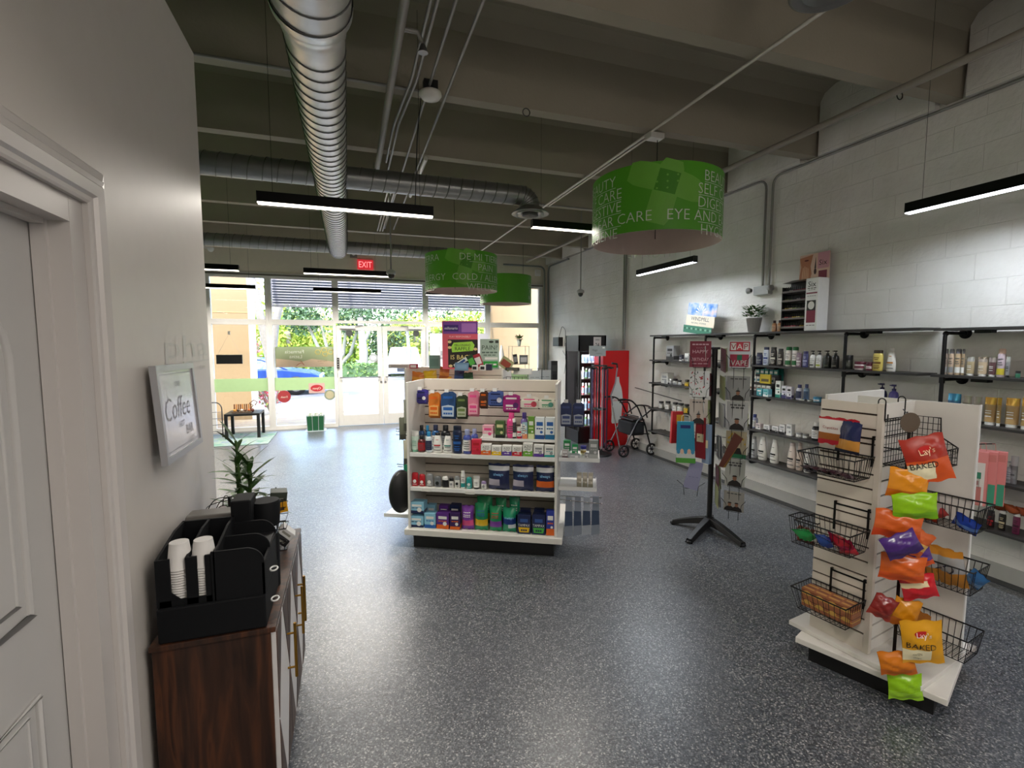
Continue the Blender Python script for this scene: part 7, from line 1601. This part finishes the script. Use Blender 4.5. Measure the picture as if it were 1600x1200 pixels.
# white board and etagere by the right window
o = empty('glass_etagere', (3.62, 10.3, 0), 0, 'slim glass shelf stand with decor before the right window', 'shelf'); q = MB()
for x in (-.19, .21):
    for y in (-.12, .12): q.tube([(x, y, 0), (x, y, 1.70)], .006, mat('#a8a8a8', .3, .7), 6)
q.build('frame', o)
for z in (.9, 1.30, 1.70): q = MB(); q.box(-.20, .22, -.13, .13, z-.008, z, mat('#7a7c78', .2, .2)); q.build('glass_shelf', o)
o = empty('small_potted_plant', (3.63, 10.28, 1.701), 0, 'little green plant in a tapered pot on the glass stand', 'plant')
q = MB(); q.lathe([(.03, 0), (.055, .15), (.05, .15)], mat('#a8b0a8', .4), 16); q.build('pot', o); q = MB(); leafy(q, 120, .06, .10, m_leaf, .13, .012, 9, .08, .9); q.build('foliage', o)
small('leaning_plaque', 3.55, 10.25, 1.301, .10, .02, .22, '#2a2c2c', 'dark leaning frame on the glass stand', 'frame', 0, '#8a8c8c', (0, -.15))
small('framed_photo', 3.73, 10.25, 1.301, .20, .02, .20, '#6a6c6c', 'grey framed picture on the glass stand', 'frame', 0, '#c0c0c0')
o = empty('white_bottle_tower', (3.22, 10.3, .8), 0, 'pale translucent tiered ornament beside the glass stand', 'ornament')
q = MB(); q.lathe([(.14, 0), (.14, .1), (.09, .15), (.12, .3), (.12, .4), (.05, .55), (.06, .7), (.02, .9), (.001, .93)], mat('#d8dad8', .2), 20); q.build('body', o); q = MB(); q.box(-.15, .15, -.15, .15, -.8, 0, WPLAST); q.build('pedestal', o)
o = empty('white_partition_board', (2.33, 10.55, 0), 0, 'white floor board behind the raffle poster by the window', 'board'); q = MB(); q.box(-.66, .66, 0, .03, .0, 1.98, mat('#c4c4d0', .5)); q.build('board', o)
q = MB(); q.box(-.45, -.2, -.02, 0, 1.45, 1.7, mat('#b8b8c0', .4)); q.box(-.43, -.22, -.022, -.02, 1.50, 1.60, mat('#8a8c94', .4)); q.build('notice_holder', o)
# ================================================================== outdoors
m_pav, nt, b = newmat('brick_pavers'); tcn = N(nt, 'TexCoord'); br = N(nt, 'TexBrick', Scale=1.0); br.inputs['Brick Width'].default_value = .22; br.inputs['Row Height'].default_value = .11; br.inputs['Mortar Size'].default_value = .006
br.inputs['Color1'].default_value = hexc('#a8956f')+(1,); br.inputs['Color2'].default_value = hexc('#988068')+(1,); br.inputs['Mortar'].default_value = hexc('#9a8c78')+(1,)
nt.links.new(tcn.outputs['Object'], br.inputs['Vector']); nt.links.new(br.outputs['Color'], b.inputs['Base Color']); b.inputs['Roughness'].default_value = .8
q = MB(); q.box(-14, 16, YS+.08, 14.8, -.10, -.03, m_pav); q.build('sidewalk', kind='structure')
q = MB(); q.box(-60, 70, 14.8, 25.2, -.12, -.05, mat('#6a6866', .85, noise=.1, nscale=2)); q.build('parking_lot', kind='structure')
q = MB(); q.box(-60, 70, 25.2, 120, -.12, -.02, mat('#6f8a4a', .9, noise=.3, nscale=2)); q.build('lawn', kind='structure')
q = MB(); q.box(-40, 50, 25.1, 25.35, -.08, .08, mat('#c8c4bc', .8)); q.build('curb', kind='structure')
m_ln = mat('#e8e6e0', .6)
for i, (x0, y0, x1, y1, w) in enumerate(((.05, 14.9, -.15, 18.6, .16), (2.9, 14.9, 2.9, 20.0, .12), (-3.0, 15.0, -3.0, 20.0, .12), (-6.0, 15.0, -6.0, 20.0, .12), (6.0, 15.0, 6.0, 20.0, .12))):
    q = MB(); q.add([(x0-w/2, y0, -.047), (x0+w/2, y0, -.047), (x1+w/2, y1, -.047), (x1-w/2, y1, -.047)], [(0, 1, 2, 3)], m_ln); q.build('parking_line', kind='structure')
for k in range(6): q = MB(); y = 15.2+.55*k; q.add([(.45, y, -.046), (2.3, y-.05, -.046), (2.3, y+.05, -.046), (.45, y+.10, -.046)], [(0, 1, 2, 3)], mat('#8a8a96', .7)); q.build('parking_line', kind='structure')
m_st_ = mat('#a8906c', .8, noise=.05)
o = empty('tan_building_wing', (-4.6, 12.75, -.03), 0, 'tan stucco wall outside the leftmost window with a white edge', 'building')
q = MB(); q.box(-3.4, 2.40, 0, .25, 0, 5.2, m_st_); q.build('stucco_wall', o); q = MB(); q.box(2.40, 2.50, -.02, .27, 0, 5.2, mat('#e8e6e0', .7)); q.build('white_corner_trim', o)
q = MB(); q.box(-3.4, 2.40, -.004, 0, 2.50, 2.52, mat('#c8a878', .8)); q.build('score_line', o)
o = empty('tan_building_wing', (6.0, 12.45, -.03), 0, 'tan stucco wall outside the rightmost window', 'building')
q = MB(); q.box(-2.52, 3.4, 0, .25, 0, 5.2, m_st_); q.build('stucco_wall', o)
o = empty('louvre_canopy', (.9, 12.2, 2.62), 0, 'grey horizontal louvre screen hanging outside over the doors', 'louvre')
m_lv = mat('#707076', .6)
for k in range(11):
    q = MB(); z = .06*k+.02; q.add([(-2.5, -.03, z), (2.6, -.03, z), (2.6, .02, z+.066), (-2.5, .02, z+.066), (-2.5, -.02, z-.006), (2.6, -.02, z-.006), (2.6, .03, z+.06), (-2.5, .03, z+.06)], [(0, 1, 2, 3), (7, 6, 5, 4), (0, 4, 5, 1), (2, 6, 7, 3), (1, 5, 6, 2), (0, 3, 7, 4)], m_lv); q.build('louvre_slat', o)
q = MB(); q.box(-2.52, 2.62, -.03, .05, -.03, 0.01, m_lv)
for x in (-2.5, -.9, .9, 2.6): q.box(x-.03, x+.03, .04, .08, -.03, 1.2, m_lv); q.box(x-.03, x+.03, -1.16, .08, 1.1, 1.18, m_lv)
q.build('louvre_frame', o)
def car(loc, rz, col, label, suv=False):
    r = empty('parked_car', loc, rz, label, 'car'); H = 1.62 if suv else 1.30; W = .92; mc = mat(col, .25, .1); gl = mat('#7c8c9c' if suv else '#6c8ab0', .1); q = MB()
    low = [(-2.3, .32), (-2.32, .70), (-2.15, .88), (-1.2, .92)]+([(-1.9, .95)] if 0 else [])+[(1.1, .92), (2.0, .80), (2.28, .62), (2.3, .30)]
    def sec(x, hw, z0, z1): return [(x, -hw, z0), (x, hw, z0), (x, hw*.97, z1), (x, -hw*.97, z1)]
    st = [(-2.30, .78, .34, .70), (-2.15, .88, .28, .86), (-1.3, W, .24, .92), (0, W, .24, .93), (1.0, W, .24, .92), (1.9, .88, .26, .80), (2.3, .72, .32, .62)]
    vs = []; 
    for s in st: vs += sec(*s)
    n = len(st); fs = [(i*4+j, i*4+(j+1) % 4, (i+1)*4+(j+1) % 4, (i+1)*4+j) for i in range(n-1) for j in range(4)]+[(3, 2, 1, 0), (n*4-4, n*4-3, n*4-2, n*4-1)]
    q.add(vs, fs, mc); q.build('body', r, bevel=.05)
    x0, x1, x2, x3 = ((-2.0, -1.8, .55, 1.15) if suv else (-1.75, -1.1, .30, 1.15))
    q = MB(); vs = [(x0, -.84, .9), (x3, -.84, .9), (x3, .84, .9), (x0, .84, .9), (x1, -.66, H-.04), (x2, -.66, H-.04), (x2, .66, H-.04), (x1, .66, H-.04)]
    q.add(vs, [(0, 1, 5, 4), (1, 2, 6, 5), (2, 3, 7, 6), (3, 0, 4, 7)], gl); q.build('windows', r)
    q = MB(); q.add([(x1, -.66, H-.05), (x2, -.66, H-.05), (x2, .66, H-.05), (x1, .66, H-.05), (x1+.1, -.6, H), (x2-.1, -.6, H), (x2-.1, .6, H), (x1+.1, .6, H)], [(4, 5, 6, 7), (0, 1, 5, 4), (1, 2, 6, 5), (2, 3, 7, 6), (3, 0, 4, 7)], mc)
    for s in (-1, 1): q.tube([(x0, .845*s, .9), (x1, .67*s, H-.04), (x2, .67*s, H-.04), (x3, .845*s, .9)], .03, mc, 6); q.tube([((x1+x2)/2, .67*s, H-.04), ((x1+x2)/2, .85*s, .9)], .03, mc, 6)
    q.build('roof', r)
    for x in (-1.4, 1.42):
        for s in (-1, 1):
            q = MB(); M = Matrix.Translation((x, .82*s, .33)) @ Matrix.Rotation(PI/2, 4, 'X'); q.lathe([(.2, -.11), (.33, -.10), (.33, .10), (.2, .11)], BLACK, 24, mx=M, caps=False); q.lathe([(.2, -.105), (.2, .105)], ALU, 20, mx=M); q.lathe([(.38, -.108), (.38, -.06)], mat('#1a1c24', .6), 24, mx=Matrix.Translation((x, .82*s, .36)) @ Matrix.Rotation(PI/2, 4, 'X')) if 0 else None
            for k in range(5): t = 2*PI*k/5; q.tube([(0, 0, .108*s*-1), (.18*math.cos(t), .18*math.sin(t), .108*s*-1)], .02, CHROME, 5, mx=M)
            q.build('wheel', r)
    for s in (-1, 1): q = MB(); q.box(2.18, 2.28, s*.62-.16, s*.62+.16, .58, .70, mat('#e8ecf0', .1)); q.build('headlight', r, bevel=.02)
    q = MB(); q.box(2.24, 2.32, -.4, .4, .42, .60, mat('#2a2c30', .4)); q.build('grille', r, bevel=.01)
    return r
car((-3.2, 19.4, -.05), 0, '#2c4c94', 'blue car parked side on beyond the left windows')
car((2.85, 27.0, -.05), -PI/2-.08, '#aeb2b6', 'white car facing the shop beyond the right door', True)
rd = random.Random(4)
m_bark = mat('#8a8478', .9, noise=.25, bump=.5, bscale=9)
def leaves(q, c, R, n, size, ms, sq=(1, 1, 1), seed=1):
    rd = random.Random(seed)
    for i in range(n):
        while True:
            v = Vector((rd.uniform(-1, 1), rd.uniform(-1, 1), rd.uniform(-1, 1)))
            if .25 < v.length < 1: break
        p = Vector(c)+Vector((v.x*R*sq[0], v.y*R*sq[1], v.z*R*sq[2])); a = Vector((rd.gauss(0, 1), rd.gauss(0, 1), rd.gauss(0, 1))).normalized(); b_ = a.cross(Vector((rd.gauss(0, 1), rd.gauss(0, 1), rd.gauss(0, 1)))).normalized(); s = size*rd.uniform(.6, 1.3)
        q.add([p-a*s, p+b_*s*.45, p+a*s, p-b_*s*.45], [(0, 1, 2, 3)], ms[int(rd.random()*len(ms))])
GL1 = [mat('#94a436', .6), mat('#7c922e', .6), mat('#a8b04a', .6)]; GD = [mat('#465f36', .6), mat('#526c42', .6), mat('#354b2e', .6)]; GM = [mat('#5f7c38', .6), mat('#748c46', .6), mat('#476432', .6)]
def tree(loc, trunks, blobs, ms, label, name='shade_tree', n=900, size=.16, seed=1):
    r = empty(name, loc, 0, label, 'tree', 'trees outside'); q = MB()
    for t in trunks: q.tube(t[0], t[1], m_bark, 10)
    q.build('trunk', r); q = MB()
    for i, (c, R, sq) in enumerate(blobs): leaves(q, c, R, n, size, ms, sq, seed*10+i)
    q.build('foliage', r); return r
tree((-2.2, 16.3, -.03), [([(0, 0, 0), (-.05, 0, 1.2), (-.28, 0, 2.6), (-.55, .1, 4.2)], [.17, .14, .12, .08]), ([(-.03, 0, 1.0), (.12, 0, 2.4), (.35, 0, 3.3), (.95, .1, 4.6)], [.10, .11, .10, .06])], [((0, 1.5, 4.9), 1.6, (1.6, 1, .8)), ((1.2, .5, 4.6), 1.0, (1.3, 1, .7))], GL1, 'pale grey forked tree trunk just outside the left windows', n=500, size=.12, seed=2)
tree((-1.0, 30, -.03), [([(0, 0, 0), (-.5+.4*k, .1*k, 1.2), (-1.3+.75*k, 0, 3.2)], [.14, .11, .06]) for k in range(5)], [((0, 0, 3.9), 1.9, (1.5, 1, .8)), ((-1.5, .3, 3.2), 1.0, (1, 1, 1)), ((1.4, .3, 3.4), 1.1, (1, 1, 1))], GD, 'grey green many stemmed shrub tree beyond the banner', 'multi_stem_tree', 800, .13, 3)
tree((.75, 27.5, -.03), [([(0, 0, 0), (.02, 0, 1.4), (-.12, 0, 3.2)], [.26, .22, .15]), ([(.05, 0, 1.9), (.5, 0, 2.8), (1.3, 0, 3.1)], [.12, .09, .05])], [((.8, .6, 3.9), 1.5, (1.5, 1, .7)), ((1.3, 1.0, 1.9), .95, (1.1, .6, 1.1))], GD, 'stout grey trunk with an arching branch behind the left door', n=800, size=.13, seed=4)
k = 0
for (x, y, R, ms, lb) in ((-6.5, 36, 3.2, GL1, 'lime'), (-2.2, 37, 3.0, GL1, 'yellow green'), (2.0, 38, 3.0, GM, 'mid green'), (5.8, 36, 3.2, GD, 'dark green'), (9.6, 37, 3.4, GM, 'fresh green'), (14, 38, 3.6, GD, 'deep green'), (-11, 37, 3.6, GM, 'olive green'), (4.0, 31, 1.8, GL1, 'small lime'), (7.6, 31, 2.0, GL1, 'broad lime'), (-3.6, 33.5, 2.0, GL1, 'low yellow green')):
    k += 1
    tree((x, y, -.03), [([(0, 0, 0), (.1, 0, 1.5), (0, 0, 2.6)], [.22, .18, .12])], [((0, 0, R*.95+.5), R, (1.15, .8, .9)), ((R*.6, -.5, R*.5+.4), R*.6, (1, 1, 1)), ((-R*.6, -.4, R*.5+.3), R*.6, (1, 1, 1))], ms, lb+' background tree beyond the car park', n=700, size=.2, seed=20+k)
def palm(loc, H, label, seed):
    r = empty('palm_tree', loc, 0, label, 'tree'); q = MB(); q.tube([(0, 0, 0), (.1, 0, H*.5), (0, 0, H)], [.13, .10, .08], m_bark, 10); q.build('trunk', r); q = MB(); rd = random.Random(seed)
    for k in range(15):
        a = 2*PI*k/15; el = rd.uniform(-.1, .8); d = Vector((math.cos(a)*math.cos(el), math.sin(a)*math.cos(el), math.sin(el))); s = d.cross(Vector((0, 0, 1))).normalized()
        for j in range(12):
            t = (j+1)/12; p = Vector((0, 0, H))+d*1.5*t+Vector((0, 0, -.9*t*t)); 
            for sg in (-1, 1): w = s*sg*.42*(1-.6*t)+Vector((0, 0, -.16)); q.add([p, p+d*.05, p+w+d*.15], [(0, 1, 2)], GL1[j % 3])
    q.build('fronds', r)
palm((2.9, 25.8, -.03), 2.7, 'young palm rising behind the white car', 5); palm((5.2, 26.5, -.03), 3.0, 'palm right of the white car, behind the poster', 6)
for i, (x0, x1) in enumerate(((-.4, 1.5), (-1.9, -.55))):
    o = empty('clipped_hedge', ((x0+x1)/2, 25.9, -.02), 0, ('fresh green hedge seen through the left door', 'green hedge right of the blue car')[i], 'hedge', 'hedges'); w = (x1-x0)/2
    q = MB()
    for k in range(900):
        p = Vector((rd.uniform(-w, w), rd.uniform(-.35, .35), rd.uniform(.02, .78))); a = Vector((rd.gauss(0, 1), rd.gauss(0, 1), rd.gauss(0, 1))).normalized()*.09; b_ = a.cross(Vector((rd.gauss(0, 1), rd.gauss(0, 1), 1))).normalized()*.05
        q.add([p-a, p+b_, p+a, p-b_], [(0, 1, 2, 3)], GM[k % 3])
    q.box(-w+.05, w-.05, -.28, .28, .0, .66, GD[0]); q.build('foliage', o)
o = empty('far_building', (-3.6, 41, -.03), 0, 'distant tan building with a green window beyond the trees', 'building')
q = MB(); q.box(-4.5, 1.9, 0, 6, 0, 4.2, mat('#b4a280', .8)); q.build('wall', o)
for x in (-3.4, -.75): q = MB(); q.box(x-.45, x+.45, -.05, .02, 2.0, 2.75, mat('#3c7c78', .4)); q.build('window', o)
# flowering bushes by the left window
m_flr = [mat('#c85a68', .6), mat('#b84a58', .6), mat('#8a9a50', .6), mat('#d88890', .6)]
for i, (x, y, z0, R, lb) in enumerate(((-1.90, 13.5, .45, .38, 'pink flowering bush low by the left window'), (-3.2, 17.9, 1.5, .62, 'tall pink flowering bush before the blue car'))):
    o = empty('flowering_bush', (x, y, -.03), 0, lb, 'bush'); q = MB()
    for k in range(9): a = k*.7; q.tube([(0, 0, 0), (R*.5*math.cos(a), R*.5*math.sin(a), z0), (R*.9*math.cos(a), R*.9*math.sin(a), z0+R*.8)], [.02, .015, .008], m_bark, 5)
    q.build('stems', o); q = MB(); leaves(q, (0, 0, z0+R*.3), R, 330, .05, m_flr, (1, 1, 1), 60+i); q.build('foliage', o)
bpy.data.objects.update() if 0 else None
